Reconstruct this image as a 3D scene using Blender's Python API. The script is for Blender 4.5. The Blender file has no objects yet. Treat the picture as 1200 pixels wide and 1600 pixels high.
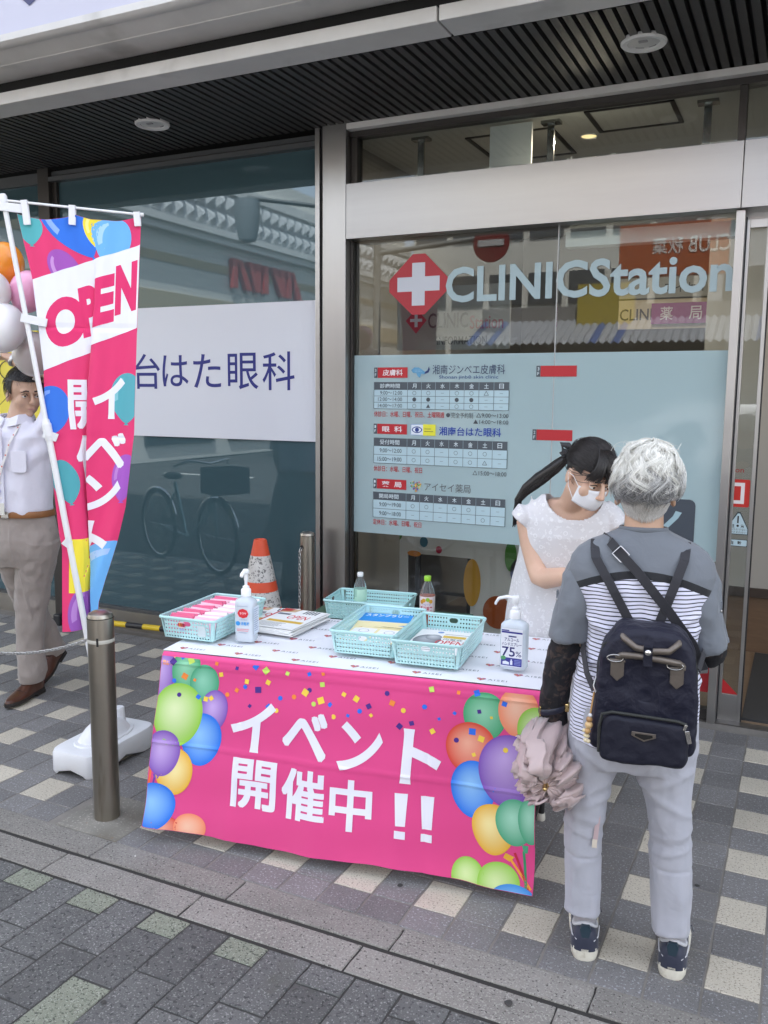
import bpy, bmesh, math, random
import numpy as np
from mathutils import Vector, Matrix, noise
random.seed(7); rng = np.random.default_rng(7)
sc = bpy.context.scene
COL = sc.collection
R = math.radians
# ------------------------------------------------------------------ camera
YAW, PITCH, ROLL, FPX, EYE = -0.44915995, -0.13284232, 0.00836021, 1359.06, 1.62
_f = Vector((math.sin(YAW)*math.cos(PITCH), math.cos(YAW)*math.cos(PITCH), math.sin(PITCH)))
_r = Vector((math.cos(YAW), -math.sin(YAW), 0)); _u = _r.cross(_f)
CR = _r*math.cos(ROLL)+_u*math.sin(ROLL); CU = -_r*math.sin(ROLL)+_u*math.cos(ROLL); CF = _f
cam = bpy.data.cameras.new('camera'); camo = bpy.data.objects.new('camera', cam); COL.objects.link(camo)
cam.sensor_fit = 'VERTICAL'; cam.sensor_height = 36.0; cam.lens = FPX/1600*36.0
cam.clip_start = .05; cam.clip_end = 900
mw = Matrix((CR, CU, -CF)).transposed().to_4x4(); mw.translation = (0, 0, EYE)
camo.matrix_world = mw
sc.camera = camo
def px(p):      # pixel of a point in the 1200 x 1600 photograph: only used to rank paving stones by size
    v = Vector(p)-Vector((0, 0, EYE)); d = v.dot(CF)
    return (600+FPX*v.dot(CR)/d, 800-FPX*v.dot(CU)/d, d)
# ------------------------------------------------------------------ sky, sun, exposure
SUN_EL, SUN_AZ = R(60), R(22)       # azimuth clockwise from +Y
w = bpy.data.worlds.new('World'); sc.world = w; w.use_nodes = True
nt = w.node_tree; bg = nt.nodes['Background']
sky = nt.nodes.new('ShaderNodeTexSky'); sky.sky_type = 'NISHITA'; sky.sun_disc = False
sky.sun_elevation = SUN_EL; sky.sun_rotation = SUN_AZ; sky.air_density = 1.0; sky.dust_density = 2.0
hs = nt.nodes.new('ShaderNodeHueSaturation'); hs.inputs['Saturation'].default_value = .42
nt.links.new(sky.outputs[0], hs.inputs['Color']); nt.links.new(hs.outputs[0], bg.inputs['Color'])
bg.inputs['Strength'].default_value = .15
sl = bpy.data.lights.new('sun', 'SUN'); sl.energy = 3.4; sl.angle = R(.5); sl.color = (1, .96, .9)
so = bpy.data.objects.new('sun', sl); COL.objects.link(so)
sd = Vector((math.sin(SUN_AZ)*math.cos(SUN_EL), math.cos(SUN_AZ)*math.cos(SUN_EL), math.sin(SUN_EL)))
so.rotation_euler = sd.to_track_quat('Z', 'Y').to_euler(); so.location = sd*40
sc.view_settings.view_transform = 'Standard'; sc.view_settings.look = 'None'
sc.view_settings.exposure = 2.35; sc.view_settings.gamma = 1.0; sc.view_settings.use_curve_mapping = False
sc.render.engine = 'CYCLES'
sc.cycles.use_denoising = True
sc.cycles.max_bounces = 10; sc.cycles.diffuse_bounces = 5; sc.cycles.glossy_bounces = 5
sc.cycles.transparent_max_bounces = 16; sc.cycles.transmission_bounces = 6
sc.cycles.sample_clamp_indirect = 6

# ------------------------------------------------------------------ helpers
def H(h):       # sRGB hex -> linear
    h = h.lstrip('#'); o = []
    for i in (0, 2, 4):
        c = int(h[i:i+2], 16)/255; o.append(c/12.92 if c <= .04045 else ((c+.055)/1.055)**2.4)
    return tuple(o)
MATS = {}
def mat(name, col=(.5, .5, .5), rough=.6, metal=0., ior=1.5, var=0., vs=8., bump=0., bs=60., rnd=0., stretch=None,
        sheen=0., coat=0., trans=0., alpha=1., attr=None, emit=0., spot=None, sss=0., bdist=.002, world=False, stint=None):
    if name in MATS: return MATS[name]
    m = bpy.data.materials.new(name); m.use_nodes = True; N = m.node_tree.nodes; L = m.node_tree.links
    b = N['Principled BSDF']; I = b.inputs
    I['Roughness'].default_value = rough; I['Metallic'].default_value = metal; I['IOR'].default_value = ior
    if sheen: I['Sheen Weight'].default_value = sheen
    if coat: I['Coat Weight'].default_value = coat; I['Coat Roughness'].default_value = .08
    if trans: I['Transmission Weight'].default_value = trans
    if alpha < 1: I['Alpha'].default_value = alpha
    if sss: I['Subsurface Weight'].default_value = sss; I['Subsurface Radius'].default_value = (.5, .2, .1); I['Subsurface Scale'].default_value = .02
    if emit: I['Emission Color'].default_value = (*col, 1); I['Emission Strength'].default_value = emit
    tc = N.new('ShaderNodeTexCoord'); co = tc.outputs['Object']
    if world: co = N.new('ShaderNodeNewGeometry').outputs['Position']      # so that copies of one mesh do not share their grain
    if stint: I['Specular Tint'].default_value = (*stint, 1)
    if stretch:
        mp = N.new('ShaderNodeMapping'); mp.inputs['Scale'].default_value = stretch
        L.new(co, mp.inputs['Vector']); co = mp.outputs[0]
    cur = None
    if attr:
        a = N.new('ShaderNodeVertexColor'); a.layer_name = attr; cur = a.outputs['Color']
    def hsv(val_sock, cur):
        h = N.new('ShaderNodeHueSaturation')
        if cur is None: h.inputs['Color'].default_value = (*col, 1)
        else: L.new(cur, h.inputs['Color'])
        L.new(val_sock, h.inputs['Value']); return h.outputs[0]
    if var:
        t = N.new('ShaderNodeTexNoise'); t.inputs['Scale'].default_value = vs; t.inputs['Detail'].default_value = 8; t.inputs['Roughness'].default_value = .65
        L.new(co, t.inputs['Vector'])
        r = N.new('ShaderNodeMapRange'); r.inputs[1].default_value = .25; r.inputs[2].default_value = .75
        r.inputs[3].default_value = 1-var; r.inputs[4].default_value = 1+var; L.new(t.outputs['Fac'], r.inputs[0])
        cur = hsv(r.outputs[0], cur)
    if spot:    # (scale, threshold, colour, softness): stains or mineral flecks of their own colour
        for s_, th, c_, sf in (spot if isinstance(spot, list) else [spot]):
            t = N.new('ShaderNodeTexNoise'); t.inputs['Scale'].default_value = s_; t.inputs['Detail'].default_value = 4
            L.new(co, t.inputs['Vector'])
            r = N.new('ShaderNodeMapRange'); r.inputs[1].default_value = th; r.inputs[2].default_value = th+sf; L.new(t.outputs['Fac'], r.inputs[0])
            x = N.new('ShaderNodeMix'); x.data_type = 'RGBA'; x.inputs[7].default_value = (*c_, 1)
            if cur is None: x.inputs[6].default_value = (*col, 1)
            else: L.new(cur, x.inputs[6])
            L.new(r.outputs[0], x.inputs[0]); cur = x.outputs[2]
    if rnd:
        oi = N.new('ShaderNodeObjectInfo'); r = N.new('ShaderNodeMapRange'); r.inputs[3].default_value = 1-rnd; r.inputs[4].default_value = 1+rnd
        L.new(oi.outputs['Random'], r.inputs[0]); cur = hsv(r.outputs[0], cur)
    if cur is None: I['Base Color'].default_value = (*col, 1)
    else: L.new(cur, I['Base Color'])
    if bump:
        t = N.new('ShaderNodeTexNoise'); t.inputs['Scale'].default_value = bs; t.inputs['Detail'].default_value = 6
        L.new(co, t.inputs['Vector']); bm_ = N.new('ShaderNodeBump'); bm_.inputs['Strength'].default_value = bump; bm_.inputs['Distance'].default_value = bdist
        L.new(t.outputs['Fac'], bm_.inputs['Height']); L.new(bm_.outputs[0], I['Normal'])
    MATS[name] = m
    return m
def glass_mat(name, tint, ior, rough=0.):
    m = bpy.data.materials.new(name); m.use_nodes = True; N = m.node_tree.nodes; L = m.node_tree.links
    N.remove(N['Principled BSDF']); out = N['Material Output']
    t = N.new('ShaderNodeBsdfTransparent'); t.inputs[0].default_value = (*tint, 1)
    g = N.new('ShaderNodeBsdfGlossy'); g.inputs['Roughness'].default_value = rough; g.inputs[0].default_value = (.95, .97, 1, 1)
    f = N.new('ShaderNodeFresnel'); f.inputs[0].default_value = ior
    x = N.new('ShaderNodeMixShader'); L.new(f.outputs[0], x.inputs[0]); L.new(t.outputs[0], x.inputs[1]); L.new(g.outputs[0], x.inputs[2])
    L.new(x.outputs[0], out.inputs[0]); MATS[name] = m
    return m
WM = {}
def tag(o, label=None, cat=None, group=None, kind=None):
    if label: o['label'] = label
    if cat: o['category'] = cat
    if group: o['group'] = group
    if kind: o['kind'] = kind
    return o
def empty(name, loc=(0, 0, 0), rz=0., label=None, cat=None, group=None, kind=None):
    o = bpy.data.objects.new(name, None); COL.objects.link(o); o.empty_display_size = .1
    o.location = loc; o.rotation_euler = (0, 0, rz)
    WM[o] = Matrix.Translation(Vector(loc)) @ Matrix.Rotation(rz, 4, 'Z')
    return tag(o, label, cat, group, kind)
def finish(o, parent, world):
    COL.objects.link(o)
    if parent is not None:
        o.parent = parent
        if world: o.matrix_parent_inverse = WM.get(parent, Matrix()).inverted()
    return o
class MB:
    def __init__(s): s.v = []; s.f = []; s.m = []
    def add(s, vs, fs, m=0):
        n = len(s.v); s.v += [tuple(p) for p in vs]
        for f in fs: s.f.append([i+n for i in f]); s.m.append(m)
        return s
    def box(s, x0, x1, y0, y1, z0, z1, m=0, M=None):
        vs = [Vector(p) for p in ((x0, y0, z0), (x1, y0, z0), (x1, y1, z0), (x0, y1, z0), (x0, y0, z1), (x1, y0, z1), (x1, y1, z1), (x0, y1, z1))]
        if M is not None: vs = [M @ p for p in vs]
        return s.add(vs, [(3, 2, 1, 0), (4, 5, 6, 7), (0, 1, 5, 4), (1, 2, 6, 5), (2, 3, 7, 6), (3, 0, 4, 7)], m)
    def loft(s, rings, m=0, caps=True, closed=False):
        n = len(rings[0]); base = len(s.v)
        for r_ in rings: s.v += [tuple(p) for p in r_]
        k = len(rings)
        for i in range(k if closed else k-1):
            a = base+i*n; b = base+((i+1) % k)*n
            for j in range(n): s.f.append([a+j, a+(j+1) % n, b+(j+1) % n, b+j]); s.m.append(m)
        if caps and not closed:
            s.f.append([base+j for j in range(n)][::-1]); s.m.append(m)
            s.f.append([base+(k-1)*n+j for j in range(n)]); s.m.append(m)
        return s
    def tube(s, pts, r, n=10, m=0, caps=True, ref=None, closed=False):
        # r: number, or list of numbers or (a, b) pairs; a lies along ref
        P = [Vector(p) for p in pts]; k = len(P); rings = []
        if not isinstance(r, (list, tuple)): r = [r]*k
        prev = Vector(ref) if ref else None
        for i in range(k):
            if closed: t = (P[(i+1) % k]-P[i-1])
            else: t = (P[min(i+1, k-1)]-P[max(i-1, 0)])
            t.normalize()
            if prev is None:
                prev = Vector((0, 0, 1)) if abs(t.z) < .9 else Vector((1, 0, 0))
            a = (Vector(ref) if ref else prev); a = a-t*a.dot(t)
            if a.length < 1e-5: a = t.orthogonal()
            a.normalize(); b = t.cross(a); prev = a
            ra, rb = r[i] if isinstance(r[i], (tuple, list)) else (r[i], r[i])
            rings.append([P[i]+a*(ra*math.cos(q))+b*(rb*math.sin(q)) for q in [2*math.pi*j/n for j in range(n)]])
        return s.loft(rings, m, caps, closed)
    def lathe(s, prof, n=24, o=(0, 0, 0), m=0, M=None, caps=True):
        rings = []
        for r_, z in prof:
            ring = [Vector((o[0]+r_*math.cos(2*math.pi*j/n), o[1]+r_*math.sin(2*math.pi*j/n), o[2]+z)) for j in range(n)]
            if M is not None: ring = [M @ p for p in ring]
            rings.append(ring)
        return s.loft(rings, m, caps)
    def ball(s, c, r, n=16, k=10, m=0, M=None):
        rx, ry, rz = r if isinstance(r, (tuple, list)) else (r, r, r)
        c = Vector(c); rings = []
        for i in range(k+1):
            t = -math.pi/2+math.pi*(i if 0 < i < k else (i+.08 if i == 0 else i-.08))/k
            ring = [Vector((rx*math.cos(t)*math.cos(2*math.pi*j/n), ry*math.cos(t)*math.sin(2*math.pi*j/n), rz*math.sin(t))) for j in range(n)]
            if M is not None: ring = [M @ p for p in ring]
            rings.append([c+p for p in ring])
        return s.loft(rings, m)
    def mesh(s, name, mats, smooth=None):
        me = bpy.data.meshes.new(name)
        try: me.from_pydata(s.v, [], s.f)
        except TypeError: raise TypeError(name+str([p for p in s.v if any(isinstance(c, complex) for c in p)][:2])+str(s.f[:2]))
        for m in mats: me.materials.append(m)
        me.polygons.foreach_set('material_index', s.m)
        if smooth is not None:
            me.polygons.foreach_set('use_smooth', [True]*len(s.f))
            if smooth < 180: me.set_sharp_from_angle(angle=R(smooth))
        me.update(); return me
    def build(s, name, mats, parent=None, smooth=None, bevel=0., world=False, seg=2):
        if not isinstance(mats, (list, tuple)): mats = [mats]
        o = bpy.data.objects.new(name, s.mesh(name, mats, smooth))
        if bevel:
            b = o.modifiers.new('bevel', 'BEVEL'); b.width = bevel; b.segments = seg; b.limit_method = 'ANGLE'; b.angle_limit = R(40)
        return finish(o, parent, world)
def bake(o, keep=True):       # apply an object's modifiers
    dg = bpy.context.evaluated_depsgraph_get(); ev = o.evaluated_get(dg)
    me = bpy.data.meshes.new_from_object(ev); old = o.data
    o.modifiers.clear(); o.data = me; bpy.data.meshes.remove(old)
    me.polygons.foreach_set('use_smooth', [True]*len(me.polygons)); return o
def fuse(mb, name, mats, parent, voxel=.006, it=4, fac=.5, disp=None, world=False):
    # overlapping closed shapes become one continuous skin
    o = mb.build(name, mats, parent, world=world)
    r_ = o.modifiers.new('r', 'REMESH'); r_.mode = 'VOXEL'; r_.voxel_size = voxel
    s_ = o.modifiers.new('s', 'SMOOTH'); s_.iterations = it; s_.factor = fac
    bake(o)
    if disp: displace(o, disp)
    return o
def displace(o, fn):
    me = o.data; n = len(me.vertices); co = np.empty(n*3); me.vertices.foreach_get('co', co); co = co.reshape(-1, 3)
    no = np.empty(n*3); me.vertex_normals.foreach_get('vector', no); no = no.reshape(-1, 3)
    co = fn(co, no); me.vertices.foreach_set('co', co.ravel()); me.update()
def fbm(co, scale, seed=0., oct=3):
    return np.array([noise.fractal(Vector((p[0]*scale[0]+seed, p[1]*scale[1]+seed, p[2]*scale[2]-seed)), 1., 2., oct) for p in co])
# ---- flat print: 2D shapes with a colour each, laid on any surface S(u, v) -> point
_TXT = {}
def text2d(s, bold=0., space=1.):
    k = (s, bold, space)
    if k not in _TXT:
        c = bpy.data.curves.new('lettering', 'FONT'); c.body = s; c.size = 1; c.offset = bold; c.space_character = space; c.resolution_u = 3 if len(s) > 1 else 7
        o = bpy.data.objects.new('lettering', c); COL.objects.link(o)
        dg = bpy.context.evaluated_depsgraph_get(); me = bpy.data.meshes.new_from_object(o.evaluated_get(dg))
        v = np.array([p.co[:2] for p in me.vertices]); f = [list(p.vertices) for p in me.polygons]
        bpy.data.objects.remove(o); bpy.data.curves.remove(c); bpy.data.meshes.remove(me); _TXT[k] = (v, f)
    return _TXT[k]
class Print:
    def __init__(s): s.v = []; s.f = []; s.c = []; s.vc = []; s.l = []
    def poly(s, pts, col, layer=0):
        n = len(s.v); s.v += [tuple(p) for p in pts]; s.vc += [col]*len(pts); s.f.append(list(range(n, n+len(pts)))); s.l.append(layer)
    def heavy(s, t, box, col, layer, d, fn=None):
        # heavy lettering: the regular glyph struck nine times, each strike a hair above the last
        u0, u1, v0, v1 = box; k = 0
        for a, b in ((0, 0), (1, 1), (1, -1), (-1, 1), (-1, -1), (1, 0), (-1, 0), (0, 1), (0, -1)):
            s.text(t, (u0+d+a*d, u1-d+a*d, v0+d+b*d, v1-d+b*d), col, layer+.16*k, 0., fn=fn); k += 1
    def rect(s, u0, u1, v0, v1, col, layer=0): s.poly([(u0, v0), (u1, v0), (u1, v1), (u0, v1)], col, layer)
    def text(s, t, box, col, layer=1, bold=0., space=1., fit='both', fn=None):
        # box (u0, u1, v_bottom, v_top); fit 'h' keeps the proportions from the height
        v, f = text2d(t, bold, space); a = v.min(0); b = v.max(0); u0, u1, v0, v1 = box
        sy = (v1-v0)/(b[1]-a[1]); sx = (u1-u0)/(b[0]-a[0]) if fit == 'both' else abs(sy)
        if fit == 'hc': u0 = (u0+u1)/2-sx*(b[0]-a[0])/2
        q = np.stack([u0+(v[:, 0]-a[0])*sx, v0+(v[:, 1]-a[1])*sy], 1)
        if fn: q = np.array([fn(*p) for p in q])
        n = len(s.v); s.v += [tuple(p) for p in q]; s.vc += [col]*len(q)
        for g in f: s.f.append([i+n for i in g]); s.l.append(layer)
    def disc(s, c, ru, rv, c0, c1, layer=0, n=28, k=4, hi=(-.25, .3), egg=0., rot=0.):
        base = len(s.v)
        s.v.append((c[0]+ru*hi[0], c[1]+rv*hi[1])); s.vc.append(c0)
        for i in range(1, k+1):
            t = i/k
            for j in range(n):
                a = 2*math.pi*j/n; x, y = math.cos(a), math.sin(a)
                x *= 1+egg*y
                x, y = x*math.cos(rot)-y*math.sin(rot), x*math.sin(rot)+y*math.cos(rot)
                h = (1-t); s.v.append((c[0]+ru*(x*t+hi[0]*h), c[1]+rv*(y*t+hi[1]*h)))
                s.vc.append(tuple(c0[q]*(1-t**1.3)+c1[q]*t**1.3 for q in range(3)))
        for j in range(n): s.f.append([base, base+1+j, base+1+(j+1) % n]); s.l.append(layer)
        for i in range(1, k):
            a = base+1+(i-1)*n; b = a+n
            for j in range(n): s.f.append([a+j, b+j, b+(j+1) % n, a+(j+1) % n]); s.l.append(layer)
    def ring(s, c, ru, rv, wid, col, layer=1, n=20):
        base = len(s.v)
        for j in range(n):
            a = 2*math.pi*j/n
            for t in (1, 1-wid): s.v.append((c[0]+ru*t*math.cos(a), c[1]+rv*t*math.sin(a))); s.vc.append(col)
        for j in range(n):
            k = (j+1) % n; s.f.append([base+2*j, base+2*k, base+2*k+1, base+2*j+1]); s.l.append(layer)
    def build(s, name, S, m, parent=None, clip=None, cu=(), cv=(), eps=.0006, base=.0008, nrm=None, world=False):
        bm = bmesh.new(); cl = bm.loops.layers.float_color.new('Col'); ll = bm.verts.layers.float.new('lay')
        vl = {}
        for f, l in zip(s.f, s.l):
            for i in f: vl[i] = l
        bv = []
        for i, (p, c) in enumerate(zip(s.v, s.vc)):
            v = bm.verts.new((p[0], p[1], 0)); v[ll] = vl.get(i, 0); bv.append(v)
        for f in s.f:
            try:
                q = bm.faces.new([bv[i] for i in f])
                for lp, i in zip(q.loops, f): lp[cl] = (*s.vc[i], 1)
            except ValueError: pass
        bm.normal_update()
        if clip:
            for co, no in (((clip[0], 0, 0), (-1, 0, 0)), ((clip[1], 0, 0), (1, 0, 0)), ((0, clip[2], 0), (0, -1, 0)), ((0, clip[3], 0), (0, 1, 0))):
                bmesh.ops.bisect_plane(bm, geom=bm.verts[:]+bm.edges[:]+bm.faces[:], plane_co=co, plane_no=no, clear_outer=True)
        for x in cu: bmesh.ops.bisect_plane(bm, geom=bm.verts[:]+bm.edges[:]+bm.faces[:], plane_co=(x, 0, 0), plane_no=(1, 0, 0))
        for y in cv: bmesh.ops.bisect_plane(bm, geom=bm.verts[:]+bm.edges[:]+bm.faces[:], plane_co=(0, y, 0), plane_no=(0, 1, 0))
        e = .004
        for v in bm.verts:
            u, q = v.co.x, v.co.y; P = Vector(S(u, q))
            if nrm is not None: nn = Vector(nrm)
            else:
                nn = (Vector(S(u+e, q))-Vector(S(u-e, q))).cross(Vector(S(u, q+e))-Vector(S(u, q-e))); nn.normalize()
            v.co = P+nn*(base+eps*v[ll])
        bm.normal_update()
        me = bpy.data.meshes.new(name); bm.to_mesh(me); bm.free(); me.materials.append(m)
        return finish(bpy.data.objects.new(name, me), parent, world)
def hair_obj(name, strands, r0, m, parent, tip=.3):
    k = len(strands); n = len(strands[0])
    cu = bpy.data.hair_curves.new(name); cu.add_curves([n]*k)
    P = np.array(strands, dtype=np.float32).reshape(-1)
    cu.attributes['position'].data.foreach_set('vector', P)
    ra = cu.attributes.new('radius', 'FLOAT', 'POINT')
    ra.data.foreach_set('value', np.tile(np.linspace(r0, r0*tip, n), k).astype(np.float32))
    cu.materials.append(m)
    return finish(bpy.data.objects.new(name, cu), parent, False)
M_print = mat('printed ink', rough=.55, attr='Col')
M_cloth_print = mat('printed fabric', rough=.8, attr='Col', sheen=.15)
M_steel = mat('brushed steel', (.42, .415, .41), .33, 1., var=.07, vs=3, bump=.12, bs=40, stretch=(1, 1, .05), bdist=.001)
M_steel_h = mat('brushed steel sheet', (.36, .355, .355), .32, 1., var=.16, vs=1.6, bump=.12, bs=40, stretch=(.06, 1, 1), bdist=.001)
M_steel_dk = mat('dark steel', (.2, .19, .18), .35, .9, var=.08)
M_black = mat('black rubber', (.012, .012, .013), .5)
M_white_pl = mat('white plastic', (.78, .78, .78), .4, var=.03)
M_skin = mat('skin', (.62, .4, .29), .5, var=.06, vs=14, sss=.12, bump=.05, bs=300)
M_skin_o = mat('older skin', (.56, .35, .24), .5, var=.09, vs=20, sss=.1, bump=.1, bs=200)
M_skin_m = mat('tanned skin', (.54, .35, .25), .5, var=.07, vs=14, sss=.1, bump=.05, bs=300)
# ================================================================== the setting: ground
ground = MB().box(-60, 60, -70, 30, -.4, -.03).build('ground', mat('ground asphalt', (.05, .05, .05), .9, var=.2, vs=3)); tag(ground, kind='structure')
road = MB().box(-60, 60, -8.2, -2.2, -.03, -.016).build('road', mat('road asphalt', (.06, .06, .06), .85, var=.25, vs=2, bump=.4, bs=150)); tag(road, kind='structure')
mk = MB()
for x in np.arange(-40, 40, 4.0): mk.box(x, x+2.2, -5.3, -5.18, -.016, -.012)
for i in range(7): mk.box(-22.5+i*.9, -22.05+i*.9, -7.8, -2.6, -.016, -.012)
mk.build('road_marking', mat('road paint', (.7, .7, .68), .7, var=.15, vs=6), road)
fleck = [(140., .56, (.2, .2, .2), .05), (90., .6, (.03, .03, .03), .06)]
M_mortar = mat('joint mortar', (.2, .185, .165), .95, var=.3, vs=5, bump=.3, bs=120, world=True)
M_tile_d = mat('dark paving tile', (.168, .162, .158), .68, var=.16, vs=5, spot=[(130., .58, (.30, .30, .31), .05), (210., .6, (.07, .07, .075), .06), (3.2, .6, (.125, .12, .12), .2)], rnd=.17, bump=.55, bs=170, bdist=.0016, world=True)
M_tile_l = mat('pale paving tile', (.50, .455, .37), .75, var=.1, vs=5, spot=[(150., .57, (.27, .24, .2), .05), (230., .6, (.62, .58, .5), .05), (3.0, .62, (.33, .3, .25), .2)], rnd=.09, bump=.55, bs=170, bdist=.0016, world=True)
M_kerb = mat('kerb stone', (.21, .197, .178), .85, var=.22, vs=4, spot=[(160., .56, (.3, .29, .26), .05), (120., .6, (.06, .055, .05), .06), (2.4, .56, (.1, .095, .085), .15)], rnd=.14, bump=.7, bs=160, bdist=.002, world=True)
M_paver_d = mat('dark concrete paver', (.10, .10, .097), .9, var=.2, vs=4, spot=[(170., .59, (.22, .22, .21), .04), (80., .58, (.05, .05, .05), .06), (5., .6, (.08, .08, .068), .12)], rnd=.2, bump=1., bs=200, bdist=.0025, world=True)
M_paver_g = mat('greenish concrete paver', (.2, .215, .165), .9, var=.15, vs=4, spot=[(150., .56, (.07, .075, .06), .05), (200., .6, (.34, .35, .3), .05)], bump=1., bs=200, bdist=.0025, world=True)
M_paver_p = mat('pinkish grey paver', (.2, .185, .18), .9, var=.12, vs=4, spot=[(150., .58, (.1, .095, .09), .05)], bump=.7, bs=200, bdist=.002, world=True)
pave = MB().box(-9, 3, 2.262, 4.6, -.03, -.0025).build('pavement', M_mortar); tag(pave, kind='structure')
walk = MB().box(-12, 8, -2.2, 2.0, -.03, -.006).build('sidewalk', mat('paver joint sand', (.045, .043, .04), .95, var=.3, vs=9)); tag(walk, kind='structure')
kerb = MB().box(-9, 3, 2.0, 2.262, -.03, -.005).build('kerb', mat('kerb joint', (.03, .028, .025), .95)); tag(kerb, kind='structure')
def slab_mesh(name, sx, sy, h, ch, m, jit=0.):
    rg = random.Random(name); b = MB(); q = lambda: rg.uniform(-jit, jit)
    x, y = sx/2, sy/2; n = 4
    # wobbly outline: the long edges carry a few extra points so arrises look worn
    def outline(dx, z):
        P = []
        for (ax, ay, bx, by) in ((-x, -y, x, -y), (x, -y, x, y), (x, y, -x, y), (-x, y, -x, -y)):
            for t in (0, .33, .66):
                P.append((ax+(bx-ax)*t, ay+(by-ay)*t))
        rg2 = random.Random(name+'o'); out = []
        for (a, c) in P:
            k = rg2.uniform(-jit, jit)
            out.append((a*(1-dx/x)+k, c*(1-dx/y)+rg2.uniform(-jit, jit), z))
        return out
    b.loft([outline(0, -.02), outline(0, h-ch), outline(ch*.9, h)], 0, True)
    return b.mesh(name, [m])
pit = .1467; X0 = -.156
rows = [(2.2665, 2.3855)]+[(2.3855+.1695*i, 2.3855+.1695*(i+1)) for i in range(13)]
td = [slab_mesh('paving tile %d' % i, .1395, .1622, .0, .0018, M_tile_d, .0012) for i in range(4)]
tl = [slab_mesh('pale tile %d' % i, .1395, .1622, .0, .0018, M_tile_l, .0012) for i in range(3)]
th = [slab_mesh('half tile %d' % i, .1395, .114, .0, .0018, M_tile_d, .0012) for i in range(2)]
cand = []
for k in range(-3, 45):
    for j, (ya, yb) in enumerate(rows):
        xa = X0-pit*(k+1); xb = X0-pit*k
        if yb > 4.53: continue
        if j in (0, 1) and -2.475 < (xa+xb)/2 < -2.16: continue     # the concrete pad under the bollard
        cx, cy = (xa+xb)/2, (ya+yb)/2
        p = px((cx, cy, 0)); a = px((cx, yb, 0))
        vis = -30 < p[0] < 1235 and p[1] < 1650
        size = abs(px((cx, ya, 0))[1]-a[1]) if vis else 0
        cand.append((-size, k, j, cx, cy))
cand.sort(key=lambda t: (t[0], t[1], t[2]))
far = {True: MB(), False: MB()}
for i, (s_, k, j, cx, cy) in enumerate(cand):
    light = (k % 2 == 1 and j % 2 == 1)
    if i < 296 and s_ < 0:
        me = random.choice(tl) if light else random.choice(th if j == 0 else td)
        o = bpy.data.objects.new('paving_tile', me); COL.objects.link(o); o.parent = pave
        o.location = (cx, cy, random.uniform(-.0006, .0006)); o.rotation_euler = (random.gauss(0, .0016), random.gauss(0, .0016), random.gauss(0, .003)+(math.pi if random.random() < .5 else 0))
    else:
        hy = .057 if j == 0 else .081
        far[light].box(cx-.0697, cx+.0697, cy-hy, cy+hy, -.02, 0)
for l, nme in ((True, 'pale_paving'), (False, 'dark_paving')):
    o = far[l].build(nme, M_tile_l if l else M_tile_d, pave); o['kind'] = 'stuff'
pad = MB().box(-2.465, -2.165, 2.266, 2.553, -.02, .002).build('concrete_pad', mat('worn concrete', (.2, .19, .165), .9, var=.22, vs=5, spot=[(120., .58, (.32, .3, .27), .06), (3., .55, (.14, .125, .1), .2), (30., .66, (.2, .12, .06), .08)], bump=.6, bs=120), pave, bevel=.003)
ks = [slab_mesh('kerb stone %d' % i, .580, .112, .0, .003, M_kerb, .002) for i in range(3)]
ks2 = [slab_mesh('kerb stone low %d' % i, .583, .124, .0, .003, M_kerb, .002) for i in range(3)]
for n in range(-5, 4):
    for msh, x, y, z in ((ks, -1.594+.5855*(n)+.293, 2.2055, .001), (ks2, -1.675+.588*n+.294, 2.0715, -.001)):
        o = bpy.data.objects.new('kerb_stone', random.choice(msh)); COL.objects.link(o); o.parent = kerb
        o.location = (x, y, z+random.uniform(-.0008, .0008)); o.rotation_euler = (random.gauss(0, .003), 0, 0)
pp = .1437
PL = {m.name: [slab_mesh('%s %d' % (m.name, i), .1385, .244, .0, .003, m, .0014) for i in range(3)] for m in (M_paver_d, M_paver_g, M_paver_p)}
PS = {m.name: slab_mesh(m.name+' half', .1385, .088, .0, .003, m, .0014) for m in (M_paver_d, M_paver_g)}
for c in range(-9, 19):
    xc = -1.902+pp*c+pp/2; B = (c % 2 != 0)
    spans = [(2.0-.093, 2.0)] if B else []
    y = 2.0-.093 if B else 2.0
    while y > .9: spans.append((y-.25, y)); y -= .25
    for q, (ya, yb) in enumerate(spans):
        half = yb-ya < .12
        rg = random.random(); m = M_paver_d
        if half and c in (-3, -1, 1, 3): m = M_paver_g
        elif (c, q) in ((1, 2), (-5, 4)): m = M_paver_g
        elif (c, q) in ((-2, 2), (-3, 3), (0, 3), (3, 3), (-1, 3), (6, 3), (9, 4)) or (q > 2 and rg < .16): m = M_paver_p
        me = PS[m.name] if half else random.choice(PL[m.name])
        o = bpy.data.objects.new('paver', me); COL.objects.link(o); o.parent = walk
        o.location = (xc, (ya+yb)/2, -.002+random.uniform(-.0015, .001)); o.rotation_euler = (random.gauss(0, .004), random.gauss(0, .004), random.gauss(0, .004))
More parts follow.
